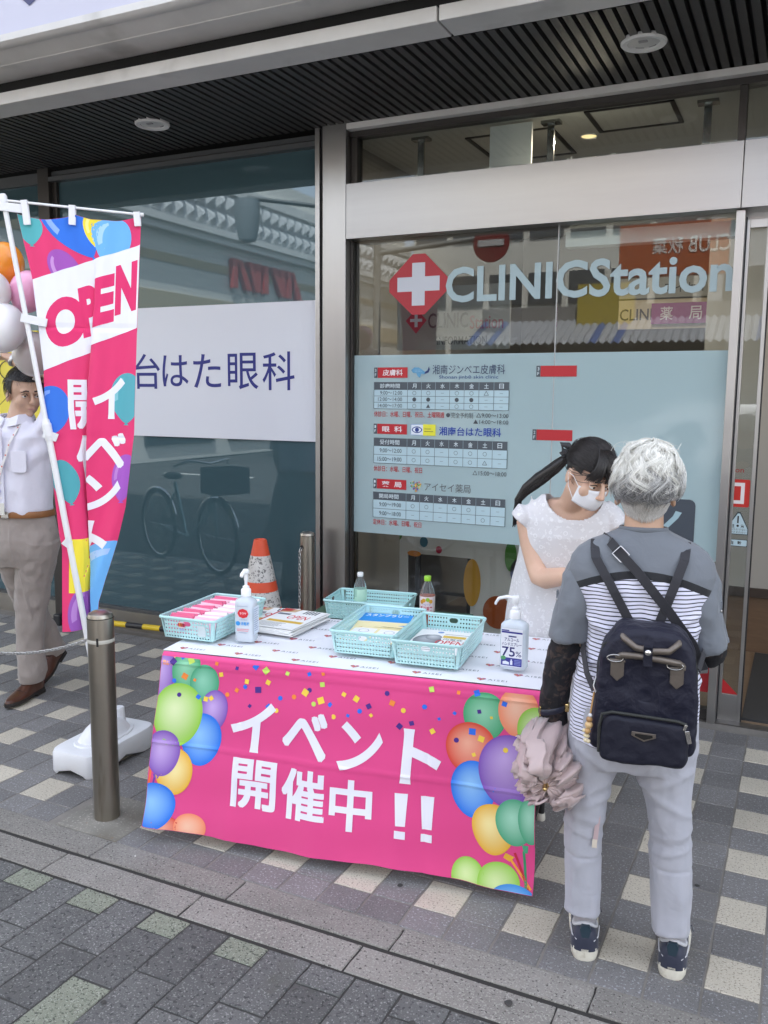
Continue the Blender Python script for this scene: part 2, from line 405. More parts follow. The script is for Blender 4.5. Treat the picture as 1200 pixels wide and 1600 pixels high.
# ================================================================== the clinic building
BY = 4.55
bld = empty('clinic_building', (-2.5, BY, 0), 0, 'steel and glass clinic entrance front with a dark slatted canopy ceiling', 'building')
def P(mb, name, mats, parent=bld, **k): return mb.build(name, mats, parent, world=True, **k)
M_trim = mat('canopy aluminium', (.6, .59, .57), .5, .0, var=.1, vs=3, spot=(2.5, .6, (.33, .32, .3), .2))
M_fascia = mat('fascia panel', (.5, .5, .6), .45)
M_slat = mat('dark ceiling slat', (.045, .044, .043), .55, var=.12)
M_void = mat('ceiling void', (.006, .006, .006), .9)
M_frame = mat('bronze frame', (.06, .055, .052), .4, .6)
M_cream = mat('interior wall', (.26, .245, .225), .8, var=.03)
M_iceil = mat('interior ceiling', (.55, .54, .5), .85)
# canopy
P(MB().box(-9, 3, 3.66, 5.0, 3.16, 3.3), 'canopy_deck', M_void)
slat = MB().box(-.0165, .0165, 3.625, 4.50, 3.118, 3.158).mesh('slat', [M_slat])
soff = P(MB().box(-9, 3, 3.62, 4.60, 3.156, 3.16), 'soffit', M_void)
for i in range(112):
    x = -5.6+.0527*i
    o = bpy.data.objects.new('slat', slat); finish(o, soff, True); o.location = (x, random.uniform(-.003, .003), random.uniform(-.0006, .0006))
for x0, x1 in ((-9, -1.447), (-1.437, 3)):
    P(MB().box(x0, x1, 3.45, 3.62, 3.118, 3.178), 'canopy_beam', M_trim, bevel=.004)
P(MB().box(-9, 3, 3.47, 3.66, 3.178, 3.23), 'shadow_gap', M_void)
cab = P(MB().box(-9, 3, 3.30, 3.5, 3.232, 3.262), 'canopy_trim', M_trim, bevel=.004)
cv = MB()
prof = [(3.30, 3.236), (3.245, 3.25), (3.215, 3.262), (3.195, 3.258), (3.175, 3.262), (3.16, 3.275), (3.16, 3.305), (3.30, 3.305)]
cv.loft([[(-9, y, z) for y, z in prof], [(3, y, z) for y, z in prof]], 0)
P(cv, 'cornice', M_trim, smooth=30)
fs = P(MB().box(-9, 3, 3.17, 3.3, 3.307, 4.6), 'sign_fascia', M_fascia)
pr = Print(); pr.text('湘南台ク', (-5.62, -2.95, 3.385, 3.99), H('#3a3d66'), 1, .02); pr.build('lettering', lambda u, v: (u, 3.169, v), M_print, fs, nrm=(0, -1, 0), world=True)
P(MB().box(-26, 20, 3.3, 14, 4.6, 9.5), 'upper_wall', mat('upper wall', (.5, .5, .5), .6))  # unseen upper storeys, stretched far past both ends to block the sun
# left show window
M_tglass = mat('blue tinted glass', (.048, .090, .106), .015, ior=1.9, stint=(.78, .92, 1.))
M_seal = mat('window gasket', (.01, .01, .012), .5)
lw = P(MB().box(-4.66, -2.625, 4.555, 4.57, .15, 3.03), 'window', M_tglass)
M_wfr = mat('window frame', (.09, .095, .1), .45, .5)
for q_ in ((4.525, 4.56, .128, .15), (4.50, 4.575, 3.03, 3.06), (4.53, 4.575, 3.072, 3.10), (4.54, 4.575, 3.06, 3.072)): P(MB().box(-4.70, -2.61, *q_), 'frame_rail', M_wfr, lw, bevel=.002)
P(MB().box(-4.80, -4.70, 4.50, 4.58, .0, 3.12).box(-4.70, -4.66, 4.53, 4.575, .128, 3.05), 'mullion', M_frame, bevel=.003)
lw2 = P(MB().box(-7.8, -4.80, 4.555, 4.57, .15, 3.03), 'window', M_tglass)
for q_ in ((4.525, 4.556, .128, .15), (4.52, 4.575, 3.03, 3.10)): P(MB().box(-7.8, -4.80, *q_), 'frame_rail', M_wfr, lw2)
P(MB().box(-7.8, -4.705, 4.515, 4.58, -.02, .128).box(-4.695, -2.615, 4.515, 4.58, -.02, .128), 'kick_plate', mat('kick plate steel', (.34, .32, .29), .38, .85, var=.1, vs=3))
P(MB().box(-9, -7.8, 4.5, 4.6, -.02, 3.15), 'wall', M_trim)
# steel pillar
pil = P(MB().box(-2.56, -2.41, 4.47, 4.62, -.02, 3.14), 'pillar', M_steel, bevel=.003)
P(MB().box(-2.615, -2.585, 4.48, 4.62, -.02, 3.13), 'window_jamb', M_steel, bevel=.002)
P(MB().box(-2.585, -2.56, 4.50, 4.6, -.02, 3.14), 'gap_seal', M_seal)
# entrance: transom box, frames
for x0, x1, in ((-2.408, -.338), (-.335, 2.6)):
    P(MB().box(x0, x1, 4.47, 4.70, 2.494, 2.795), 'transom_panel', M_steel_h, bevel=.002)
tf = MB().box(-2.408, 2.6, 4.52, 4.60, 3.055, 3.13).box(-2.408, -2.37, 4.53, 4.60, 2.797, 3.055).box(-.375, -.34, 4.53, 4.60, 2.797, 3.055)
P(tf, 'transom_frame', M_frame, bevel=.002)
P(MB().box(-2.408, 2.6, 4.47, 4.52, 3.085, 3.118), 'soffit_trim', M_trim, bevel=.002)
GL = glass_mat('clear glass', (.86, .89, .88), 1.5)
P(MB().box(-2.37, -.375, 4.56, 4.568, 2.797, 3.055), 'transom_glass', GL)
P(MB().box(-.34, 2.6, 4.56, 4.568, 2.797, 3.055), 'transom_glass', GL)
eg = P(MB().box(-2.395, -1.213, 4.556, 4.566, .06, 2.494), 'entrance_glass', GL)
eg2 = P(MB().box(-1.207, -.357, 4.556, 4.566, .06, 2.494), 'entrance_glass', GL)
P(MB().box(-1.2125, -1.2075, 4.553, 4.57, .06, 2.494), 'glass_joint', mat('silicone joint', (.45, .46, .46), .4))
P(MB().box(-2.408, -2.395, 4.53, 4.58, 0, 2.494).box(-2.395, -.36, 4.53, 4.58, -.02, .06), 'entrance_frame', M_frame)
P(MB().box(-.357, -.317, 4.50, 4.60, -.02, 2.492), 'door_post', M_steel, bevel=.002)
# sliding door leaf, half open
dr = P(MB().box(-.297, -.222, 4.585, 4.593, .14, 2.42), 'door', GL)
P(MB().box(-.312, -.297, 4.575, 4.605, .0, 2.46).box(-.222, -.205, 4.572, 4.608, .0, 2.46).box(-.297, -.222, 4.575, 4.605, .0, .14).box(-.297, -.222, 4.575, 4.605, 2.42, 2.46), 'door_frame', M_steel_dk if False else M_steel, dr, bevel=.0015)
P(MB().box(-.317, -.312, 4.57, 4.60, 0, 2.47), 'door_gasket', M_seal, dr)
P(MB().box(-.205, -.199, 4.575, 4.605, 0, 2.46), 'door_gasket', M_seal, dr)
P(MB().box(-1.19, -.36, 4.62, 4.70, 2.395, 2.47), 'door_header', mat('door header', (.55, .6, .6), .4))
P(MB().box(-.317, 2.6, 4.60, 4.70, 2.46, 2.494), 'door_header', M_steel)
# frosted film on the lower entrance glass
M_film = mat('frosted film', H('#bfd8dd'), .08, ior=1.45, var=.02, vs=2)
_n = M_film.node_tree.nodes; _l = M_film.node_tree.links     # the foil lets part of the daylight through
_t = _n.new('ShaderNodeBsdfTranslucent'); _t.inputs[0].default_value = (.75, .85, .88, 1)
_x = _n.new('ShaderNodeMixShader'); _x.inputs[0].default_value = .34
_l.new(_n['Principled BSDF'].outputs[0], _x.inputs[1]); _l.new(_t.outputs[0], _x.inputs[2]); _l.new(_x.outputs[0], _n['Material Output'].inputs[0])
film = P(MB().add([(-2.3945, 4.5545, .815), (-.3575, 4.5545, .815), (-.3575, 4.5545, 1.851), (-2.3945, 4.5545, 1.851)], [(0, 1, 2, 3)]), 'frosted_film', M_film)
# interior room
inn = MB()
inn.box(-2.9, -2.45, 4.72, 8.2, 0, 3.3)
inn.box(-2.9, 2.7, 8.0, 8.2, 0, 3.3)
inn.box(2.6, 2.8, 4.65, 8.2, 0, 3.3)
P(inn, 'interior_wall', M_cream)
P(MB().box(-.62, -.5, 6.0, 8.0, 0, 3.1).box(-.5, 1.4, 5.95, 6.1, .42, 3.1), 'interior_partition', mat('grey interior panel', (.4, .385, .36), .7))
P(MB().box(-.5, 1.4, 5.93, 6.1, .36, .42), 'skirting', mat('dark skirting', (.05, .035, .028), .5))
P(MB().box(-.5, 1.4, 5.95, 6.1, 0, .36), 'wood_panel', mat('brown wood panel', (.14, .085, .05), .5, var=.2, vs=9, stretch=(1, 1, 8)))
ic = P(MB().box(-2.6, 2.7, 4.62, 8.2, 3.06, 3.2), 'interior_ceiling', M_iceil)
ln = MB()
for x0, x1, y0, y1 in ((-1.83, -1.33, 4.8, 5.35), (-1.12, -.68, 4.62, 5.0)):
    ln.box(x0, x1, y0, y0+.012, 3.052, 3.06).box(x0, x1, y1-.012, y1, 3.052, 3.06).box(x0, x0+.022, y0, y1, 3.0525, 3.06).box(x1-.022, x1, y0, y1, 3.0525, 3.06)
P(ln, 'access_panel_frame', M_frame, ic)
for x in (-2.055, -1.31, -.53): P(MB().box(x-.018, x+.018, 4.70, 4.716, 2.79, 3.06).box(x-.05, x+.05, 4.68, 4.74, 3.045, 3.06), 'transom_hanger', mat('hanger steel', (.3, .3, .29), .22, 1.))
P(MB().box(-1.625, -1.395, 4.64, 4.66, 2.82, 3.05), 'hanging_panel', mat('white panel', (.72, .72, .7), .6))
P(MB().box(-2.6, 2.7, 4.575, 8.2, -.05, .0), 'interior_floor', mat('interior wood floor', (.2, .145, .1), .4, var=.2, vs=6, stretch=(1, 9, 1)))
P(MB().box(-.2, 1.6, 4.62, 5.9, .0, .012), 'door_mat', mat('charcoal door mat', (.035, .036, .038), .95, bump=.8, bs=200))
P(MB().box(-2.7, 2.7, 4.515, 4.575, -.03, .004), 'threshold', M_steel_dk)
P(MB().box(-9, 9, 8.2, 9, 0, 5), 'back_wall', M_void)
# lettering of the entrance, cut from frosted foil on the glass
wr = lambda u, v: (u, 4.5545, v)
pr = Print(); foil = H('#9db3ba')
pr.text('CLINICStation', (-1.83, -.358, 2.128, 2.318), foil, 1, .022)
lt = pr.build('clinic_lettering', wr, mat('frosted lettering', rough=.25, attr='Col'), None, nrm=(0, -1, 0)); tag(lt, 'large pale blue CLINICStation letters on the upper entrance glass', 'lettering')
pr = Print()
cx, cz, r_, h_ = -1.995, 2.236, .178, .165
oc = [(cx-.035, cz+h_), (cx+.04, cz+h_), (cx+r_, cz+.03), (cx+r_, cz-.035), (cx+.04, cz-h_), (cx-.035, cz-h_), (cx-r_, cz-.035), (cx-r_, cz+.03)]
pr.poly(oc, H('#a92c36'), 0)
pr.rect(cx-.038, cx+.04, cz-.115, cz+.118, H('#c3c7d0'), 1); pr.rect(cx-.128, cx+.128, cz-.037, cz+.042, H('#c3c7d0'), 1.1)
lg = pr.build('clinic_emblem', wr, M_print, None, nrm=(0, -1, 0)); tag(lg, 'red emblem with a white cross on the upper entrance glass', 'emblem')

rg_ = random.Random(4); lit = MB()
for i in range(60):
    x, y = rg_.uniform(-3.2, .4), rg_.uniform(1.25, 4.2); a = rg_.uniform(.0012, .0042)
    lit.add([(x+a*math.cos(t)*rg_.uniform(.6, 1.2), y+a*math.sin(t)*rg_.uniform(.6, 1.2), .0032) for t in (0, 1.1, 2.3, 3.4, 4.5, 5.5)]+[(x, y, .0032+a*.5)], [(0, 1, 6), (1, 2, 6), (2, 3, 6), (3, 4, 6), (4, 5, 6), (5, 0, 6)], 0 if i % 3 else 1)
tag(lit.build('litter', [mat('pale grit', (.6, .58, .54), .8), mat('dark leaf scrap', (.05, .035, .025), .8)]), kind='stuff')
gm = MB()
for i in range(14):
    x, y = rg_.uniform(-1.8, .1), rg_.uniform(1.3, 3.4); a = rg_.uniform(.008, .014)
    gm.add([(x+a*math.cos(t)*rg_.uniform(.7, 1.1), y+a*math.sin(t)*rg_.uniform(.7, 1.1), .0028) for t in np.linspace(0, 6.28, 9)[:-1]]+[(x, y, .0036)], [(k, (k+1) % 8, 8) for k in range(8)])
tag(gm.build('trodden_gum', mat('trodden gum', (.05, .048, .045), .9)), kind='stuff')
# ------------------------------------------------------------------ opening-hours table on the film
inf = empty('clinic_timetable', (-1.86, 4.553, .9), 0, 'opening hours of three clinics printed on the frosted entrance glass', 'notice')
def tab(name): return Print()
wf_ = lambda u, v: (u, 4.5532, v)
RED, DK, INK, NAVY, LINE = H('#b8232c'), H('#4d555d'), H('#474e55'), H('#26408c'), H('#58636b')
def grid(pr, x0, x1, zt, zh, zb, nrow, title):
    cols = [x0, x0+.213]+[x0+.213+(x1-x0-.213)*i/7 for i in range(1, 8)]
    pr.rect(x0, x1, zh, zt, DK, 1)
    pr.rect(x0, x1, zb, zh, H('#b3cdd6'), .5)
    rows_ = [zh-(zh-zb)*i/nrow for i in range(nrow+1)]
    for z in rows_: pr.rect(x0, x1, z-.0012, z+.0012, LINE, 2)
    for x in cols: pr.rect(x-.0012, x+.0012, zb, zh, LINE, 2); pr.rect(x-.0008, x+.0008, zh, zt, H('#9fb4bd'), 2.2)
    pr.rect(x1-.0012, x1+.0012, zb, zt, LINE, 2)
    h = zt-zh; W = H('#d4e2e8')
    pr.text(title, (x0+.04, x0+.165, zh+h*.2, zt-h*.2), W, 3, .008)
    for i, c in enumerate('月火水木金土日'):
        xm = (cols[i+1]+cols[i+2])/2; pr.text(c, (xm-.013, xm+.013, zh+h*.2, zt-h*.2), W, 3, .01)
    return cols, rows_
def cell(pr, cols, rows_, r_, c, k):
    xm = (cols[c+1]+cols[c+2])/2; zm = (rows_[r_]+rows_[r_+1])/2
    if k == 'o': pr.ring((xm, zm), .0115, .0115, .16, INK, 3)
    elif k == '*': pr.disc((xm, zm), .012, .012, INK, INK, 3, 16, 1, (0, 0))
    elif k == '-': pr.rect(xm-.009, xm+.009, zm-.001, zm+.001, H('#6d7d86'), 3)
    elif k == '^': pr.poly([(xm-.013, zm-.01), (xm+.013, zm-.01), (xm, zm+.012)], INK, 3)
    elif k == 'v':
        for a, b in (((-.013, -.01), (.013, -.01)), ((.013, -.01), (0, .012)), ((0, .012), (-.013, -.01))):
            dx, dz = b[0]-a[0], b[1]-a[1]; l = math.hypot(dx, dz); nx, nz = -dz/l*.0011, dx/l*.0011
            pr.poly([(xm+a[0]-nx, zm+a[1]-nz), (xm+b[0]-nx, zm+b[1]-nz), (xm+b[0]+nx, zm+b[1]+nz), (xm+a[0]+nx, zm+a[1]+nz)], INK, 3)
def head(pr, z0, z1, fl, name):
    pr.rect(-2.265, -2.244, z0, z1, DK, 1); pr.rect(-2.242, -2.053, z0, z1, RED, 1)
    zm = (z0+z1)/2; pr.text(fl, (-2.260, -2.250, zm+.004, z1-.008), H('#d4e2e8'), 2, .01); pr.text('F', (-2.260, -2.250, z0+.008, zm-.004), H('#d4e2e8'), 2, .01)
    pr.text(name, (-2.21, -2.083, z0+.012, z1-.012), H('#eadfe2'), 2, .02)
# dermatology
p1 = Print(); head(p1, 1.722, 1.781, '3', '皮膚科')
p1.text('湘南ジンベエ皮膚科', (-1.9, -1.478, 1.741, 1.793), H('#3b4a6b'), 2, .0)
p1.text('Shonan jinbē skin clinic', (-1.86, -1.515, 1.712, 1.736), H('#3b5f92'), 2, .006)
wh = [(-2.03, 1.765), (-2.012, 1.78), (-1.985, 1.78), (-1.965, 1.768), (-1.945, 1.755), (-1.93, 1.764), (-1.922, 1.785), (-1.917, 1.768), (-1.924, 1.752), (-1.95, 1.742), (-1.968, 1.745), (-1.976, 1.722), (-1.99, 1.73), (-1.998, 1.748), (-2.02, 1.75)]
p1.poly(wh[:5]+wh[9:], H('#5f9cc2'), 2); p1.poly([wh[4], wh[5], wh[6], wh[7], wh[8], wh[9]], H('#2c3f73'), 2.1)
for i in range(9): p1.disc((-2.005+.009*(i % 5), 1.757+.008*(i//5)), .0022, .0022, H('#a9cfe0'), H('#a9cfe0'), 3, 8, 1, (0, 0))
co, ro = grid(p1, -2.265, -1.452, 1.698, 1.655, 1.546, 3, '診療時間')
for r_, (t, ks_) in enumerate((('9:00〜12:00', 'oo-oov-'), ('12:00〜14:00', '**-**--'), ('14:00〜17:00', 'o^-oo--'))):
    zm = (ro[r_]+ro[r_+1])/2; p1.text(t, (-2.225 if r_ == 0 else -2.238, -2.085, zm-.011, zm+.011), INK, 3)
    for c, k in enumerate(ks_): cell(p1, co, ro, r_, c, k)
p1.text('休診日：水曜、日曜、祝日、土曜隔週', (-2.264, -1.825, 1.499, 1.532), RED, 2, .006)
p1.disc((-1.802, 1.516), .012, .012, INK, INK, 2, 16, 1, (0, 0)); p1.text('完全予約制', (-1.783, -1.655, 1.5, 1.531), INK, 2)
p1.text('△9:00〜13:00', (-1.636, -1.452, 1.506, 1.531), INK, 2); p1.text('▲14:00〜18:00', (-1.653, -1.452, 1.471, 1.495), INK, 2)
p1.build('timetable_panel', wf_, M_print, inf, nrm=(0, -1, 0), world=True)
# eye clinic
p2 = Print(); head(p2, 1.401, 1.459, '1', '眼  科')
p2.rect(-2.03, -1.953, 1.398, 1.462, H('#9fb6d8'), 1); p2.rect(-2.026, -1.953, 1.402, 1.458, H('#dfe7f2'), 1.2); p2.rect(-1.953, -1.876, 1.398, 1.462, H('#e6e23e'), 1)
for t, q, c in ((.03, .019, NAVY), (.024, .0135, H('#dfe7f2'))):
    p2.poly([(-1.99+t*math.cos(a)*1.1, 1.43+q*math.sin(a)*abs(math.sin(a))**.3) for a in np.linspace(0, 2*math.pi, 24, endpoint=False)], c, 2 if t > .025 else 2.5)
p2.disc((-1.99, 1.43), .0125, .0125, NAVY, NAVY, 3, 16, 1, (0, 0))
p2.rect(-1.945, -1.905, 1.434, 1.438, H('#8b8a3a'), 2); p2.rect(-1.945, -1.89, 1.42, 1.424, H('#8b8a3a'), 2)
p2.text('湘南台はた眼科', (-1.855, -1.491, 1.402, 1.451), H('#2347a8'), 2, .012)
co, ro = grid(p2, -2.264, -1.453, 1.378, 1.331, 1.231, 2, '受付時間')
for r_, (t, ks_) in enumerate((('9:00〜12:00', 'oo-ooo-'), ('15:00〜19:00', 'oo-oov-'))):
    zm = (ro[r_]+ro[r_+1])/2; p2.text(t, (-2.225 if r_ == 0 else -2.238, -2.085, zm-.012, zm+.012), INK, 3)
    for c, k in enumerate(ks_): cell(p2, co, ro, r_, c, k)
p2.text('休診日：水曜、日曜、祝日', (-2.264, -1.955, 1.183, 1.216), RED, 2, .006); p2.text('△15:00〜18:00', (-1.65, -1.455, 1.188, 1.214), INK, 2)
p2.build('timetable_panel', wf_, M_print, inf, nrm=(0, -1, 0), world=True)
# pharmacy
p3 = Print(); head(p3, 1.082, 1.139, '1', '薬  局')
rg = random.Random(3)
for i in range(60):
    a = rg.uniform(0, 2*math.pi); k = math.sqrt(rg.random())
    x = 16*math.sin(a)**3*k; z = (13*math.cos(a)-5*math.cos(2*a)-2*math.cos(3*a)-math.cos(4*a))*k
    p3.disc((-1.993+x*.0022, 1.107+z*.0021), .0046, .0046, *[H(rg.choice(('#d9466a', '#e8a33a', '#5aa64f', '#3f7fc4', '#8d58a8', '#e6d35a')))]*2, 2+i*.02, 6, 1, (0, 0))
p3.text('アイセイ薬局', (-1.939, -1.66, 1.084, 1.132), H('#6a7074'), 2, .0)
co, ro = grid(p3, -2.266, -1.456, 1.062, 1.017, .911, 2, '開局時間')
for r_, (t, ks_) in enumerate((('9:00〜19:00', 'oo-oo--'), ('9:00〜18:00', '-----o-'))):
    zm = (ro[r_]+ro[r_+1])/2; p3.text(t, (-2.225, -2.085, zm-.012, zm+.012), INK, 3)
    for c, k in enumerate(ks_): cell(p3, co, ro, r_, c, k)
p3.text('定休日：水曜、日曜、祝日', (-2.266, -1.955, .868, .901), RED, 2, .006)
p3.build('timetable_panel', wf_, M_print, inf, nrm=(0, -1, 0), world=True)
# the two red floor flags and the dark door panel on the film
for z0, z1, fl, x0, lab in ((1.727, 1.784, '3', -1.305, 'small red 3F label near the top of the frosted glass'), (1.392, 1.449, '2', -1.316, 'small red 2F label on the frosted glass above the masked woman')):
    q = Print(); q.rect(x0, x0+.022, z0, z1, DK, 1); q.rect(x0+.023, x0+.215, z0, z1, RED, 1)
    zm = (z0+z1)/2; q.text(fl, (x0+.006, x0+.016, zm+.004, z1-.008), H('#d4e2e8'), 2, .01); q.text('F', (x0+.006, x0+.016, z0+.008, zm-.004), H('#d4e2e8'), 2, .01)
    tag(q.build('floor_label', wf_, M_print, None, nrm=(0, -1, 0)), lab, 'label', 'red floor labels')
q = Print()
def rrect(pr, x0, x1, z0, z1, r_, c, l):
    P_ = []
    for cx_, cz_, a0 in ((x1-r_, z1-r_, 0), (x0+r_, z1-r_, 90), (x0+r_, z0+r_, 180), (x1-r_, z0+r_, 270)):
        P_ += [(cx_+r_*math.cos(R(a0+t)), cz_+r_*math.sin(R(a0+t))) for t in (0, 30, 60, 90)]
    pr.poly(P_, c, l)
rrect(q, -.72, -.47, .62, 1.118, .03, H('#434a54'), 1)
q.poly([(-.62, .98), (-.60, .965), (-.55, 1.02), (-.533, 1.05), (-.563, 1.057), (-.575, 1.03)], H('#9db9c2'), 2)
q.poly([(-.69, .93), (-.66, .93), (-.66, 1.09), (-.69, 1.09)], H('#9db9c2'), 2)
tag(q.build('door_notice', wf_, M_print, None, nrm=(0, -1, 0)), 'dark grey rounded notice on the frosted glass beside the grey haired head', 'notice')
# stickers on the door leaf
ds = lambda u, v: (u, 4.5835, v)
q = Print(); rrect(q, -.33, -.238, 1.092, 1.228, .008, H('#c3271f'), 1)
for a in ((-.317, -.262, 1.195, 1.212), (-.317, -.262, 1.108, 1.125), (-.279, -.262, 1.125, 1.195)): q.rect(*a, H('#e6dcdc'), 2)
q.text('tion', (-.335, -.27, 1.262, 1.285), H('#9b3b3b'), 2, .01)
tag(q.build('exit_sign', lambda u, v: (u+.012, 4.5835, v), M_print, None, nrm=(0, -1, 0)), 'red square sticker with a white character on the sliding door', 'sticker')
q = Print(); q.poly([(-.31, .955), (-.222, .955), (-.222, .985), (-.262, 1.068), (-.276, 1.068), (-.31, 1.01)], H('#3c474d'), 1); q.poly([(-.306, .959), (-.226, .959), (-.226, .984), (-.264, 1.06), (-.274, 1.06), (-.306, 1.008)], H('#b9cfd6'), 2)
q.rect(-.275, -.268, 1.012, 1.048, (.02, .02, .02), 3); q.disc((-.2715, .999), .006, .006, *[(.02, .02, .02)]*2, 3, 10, 1, (0, 0))
q.text('注', (-.302, -.286, .989, 1.007), (.03, .03, .03), 3, .02); q.text('意', (-.258, -.242, .989, 1.007), (.03, .03, .03), 3, .02)
q.text('のりださない', (-.304, -.23, .976, .985), (.06, .06, .06), 3, .0); q.text('はさまれない', (-.304, -.23, .963, .972), (.06, .06, .06), 3, .0)
tag(q.build('warning_sticker', ds, M_print, None, nrm=(0, -1, 0)), 'pale triangular warning sticker with exclamation mark on the sliding door', 'sticker')
q = Print(); rrect(q, -.312, -.222, .896, .932, .004, H('#3c474d'), 1); rrect(q, -.309, -.225, .899, .929, .004, H('#b9cfd6'), 2); q.text('自', (-.303, -.287, .905, .923), (.03, .03, .03), 3, .02); q.text('動', (-.268, -.25, .905, .923), (.03, .03, .03), 3, .02)
tag(q.build('automatic_sticker', ds, M_print, None, nrm=(0, -1, 0)), 'small oblong automatic door sticker under the warning triangle', 'sticker')
q = Print(); q.poly([(-.297, .141), (-.222, .141), (-.297, .215)], H('#b01c22'), 1); q.poly([(-.47, .141), (-.36, .141), (-.36, .27), (-.43, .36), (-.47, .42)], H('#9e1c24'), 1)
tag(q.build('door_decal', lambda u, v: (u, 4.5535 if u < -.33 else 4.5835, v), M_print, None, nrm=(0, -1, 0)), 'red slanting decal low on the sliding door', 'decal')
# ------------------------------------------------------------------ the eye clinic sign on the left window
sg = MB().box(-4.45, -2.618, 4.535, 4.547, 1.342, 2.174).build('clinic_sign', mat('white sign board', (.66, .68, .74), .35), None, bevel=.001)
tag(sg, 'white sign board with thin navy Japanese letters on the tinted window', 'sign')
q = Print(); NV = H('#1c2479')
for c, x0, x1, z0, z1 in (('湘', -4.72, -4.5, 1.65, 1.875), ('南', -4.46, -4.24, 1.65, 1.875), ('台', -4.03, -3.815, 1.652, 1.88), ('は', -3.795, -3.585, 1.668, 1.868), ('た', -3.545, -3.33, 1.66, 1.872), ('眼', -3.278, -3.05, 1.652, 1.876), ('科', -3.02, -2.79, 1.648, 1.88)):
    if x0 > -4.44: q.text(c, (x0, x1, z0, z1), NV, 1, .004)
q.build('lettering', lambda u, v: (u, 4.5348, v), M_print, sg, nrm=(0, -1, 0))
# notice boards behind the man
nb = MB().box(-5.9, -4.86, 4.50, 4.52, 1.42, 2.05).build('yellow_notice', mat('yellow board', (.75, .63, .06), .5), None)
tag(nb, 'yellow notice board with thin black drawing on the wall behind the man', 'notice')
q = Print()
q.rect(-5.9, -4.86, 1.42, 1.435, (.01, .01, .01), 2)
for c_ in ((-5.15, 1.78), (-5.5, 1.8)): q.ring(c_, .1, .07, .1, (.01, .01, .01), 2, 24)
q.build('drawing', lambda u, v: (u, 4.4995, v), M_print, nb, nrm=(0, -1, 0))
nb2 = MB().box(-5.9, -4.86, 4.50, 4.52, 1.02, 1.41).build('pale_notice', mat('pale board', (.5, .62, .68), .5), None); tag(nb2, 'pale blue notice board right under the yellow one', 'notice')
q = Print()
for i in range(5): q.rect(-5.8, -5.0-.06*(i % 2), 1.33-.06*i, 1.345-.06*i, (.05, .05, .06), 1)
q.build('lettering', lambda u, v: (u, 4.4995, v), M_print, nb2, nrm=(0, -1, 0))
# ------------------------------------------------------------------ canopy downlights
M_lamp = mat('downlight rim', (.72, .72, .7), .4)
M_lens = mat('downlight lens', (.6, .6, .58), .3)
for i, (x, y, lab) in enumerate(((-3.405, 4.035, 'unlit round white downlight in the slatted ceiling above the white sign'), (-.726, 4.01, 'unlit round white downlight in the slatted ceiling above the glass entrance'))):
    d = empty('downlight', (x, y, 3.118), 0, lab, 'ceiling light', 'round canopy downlights')
    MB().lathe([(.066, 0.004), (.068, -.008), (.09, -.012), (.096, -.006), (.096, .01), (.07, .02)], 40).build('rim', M_lamp, d, smooth=40)
    MB().lathe([(.001, .003), (.066, .003), (.066, .0), (.03, -.003), (.001, -.004)], 32).build('lens', M_lens, d, smooth=50)
    MB().box(-.018, .018, -.03, -.012, -.0075, -.002).build('sensor', mat('grey sensor', (.3, .3, .3), .4), d)
dl = empty('interior_downlight', (-1.19, 5.05, 3.058), 0, 'lit warm round downlight in the ceiling behind the transom glass', 'ceiling light')
MB().lathe([(.001, -.001), (.04, -.001), (.04, .002), (.001, .002)], 28).build('lens', mat('lit lens', (1, .74, .36), emit=.3), dl)
_l = bpy.data.lights.new('downlight lamp', 'AREA'); _l.shape = 'DISK'; _l.size = .08; _l.energy = 4.5; _l.color = (1, .85, .66)
_o = bpy.data.objects.new('lamp', _l); COL.objects.link(_o); _o.parent = dl; _o.location = (0, 0, -.012)
MB().lathe([(.04, 0), (.047, -.004), (.047, .002), (.04, .002)], 28).build('rim', M_lamp, dl, smooth=30)
# ------------------------------------------------------------------ inside the entrance
it = empty('covered_table', (-2.05, 5.65, 0), 0, 'table under a white cloth with big coloured dots behind the entrance glass', 'table')
wht = mat('white dotted cloth', (.8, .8, .82), .8)
cl = MB(); cl.box(-2.62, -1.62, 5.35, 5.95, .70, .715).box(-2.62, -2.39, 5.335, 5.35, .02, .715).box(-1.93, -1.62, 5.335, 5.35, .02, .715).box(-2.39, -1.93, 5.335, 5.35, .56, .715).box(-2.635, -2.62, 5.335, 5.95, .02, .715).box(-1.62, -1.605, 5.335, 5.95, .02, .715)
cl.build('tablecloth', wht, it, world=True)
q = Print()
for c_, ru, rv, hx in (((-2.6, .45), .09, .22, '#c4204c'), ((-2.53, .68), .1, .06, '#57963f'), ((-2.27, .645), .03, .035, '#1f6f8c'), ((-2.16, .6), .022, .025, '#c4204c'), ((-1.92, .4), .06, .16, '#dda63b'), ((-1.74, .22), .1, .11, '#b5561f'), ((-1.66, .6), .04, .1, '#57963f'), ((-1.6, .5), .06, .09, '#7a86b8'), ((-2.34, .56), .05, .02, '#dd8a2b')):
    q.disc(c_, ru, rv, *[H(hx)]*2, 1, 28, 1, (0, 0))
q.build('dots', lambda u, v: (u, 5.333, v), M_print, it, clip=(-2.62, -1.62, .03, .712), nrm=(0, -1, 0), world=True)
MB().box(-2.36, -2.33, 5.4, 5.43, 0, .7).box(-1.98, -1.95, 5.4, 5.43, 0, .7).box(-2.36, -1.95, 5.4, 5.42, .28, .3).build('frame', M_black, it, world=True)
ps = MB().box(-2.33, -1.6, 5.0, 5.012, 1.9, 2.28).build('information_poster', mat('grey poster', (.28, .27, .26), .5), None)
tag(ps, 'grey CLINICStation INFORMATION board hanging behind the upper glass', 'poster')
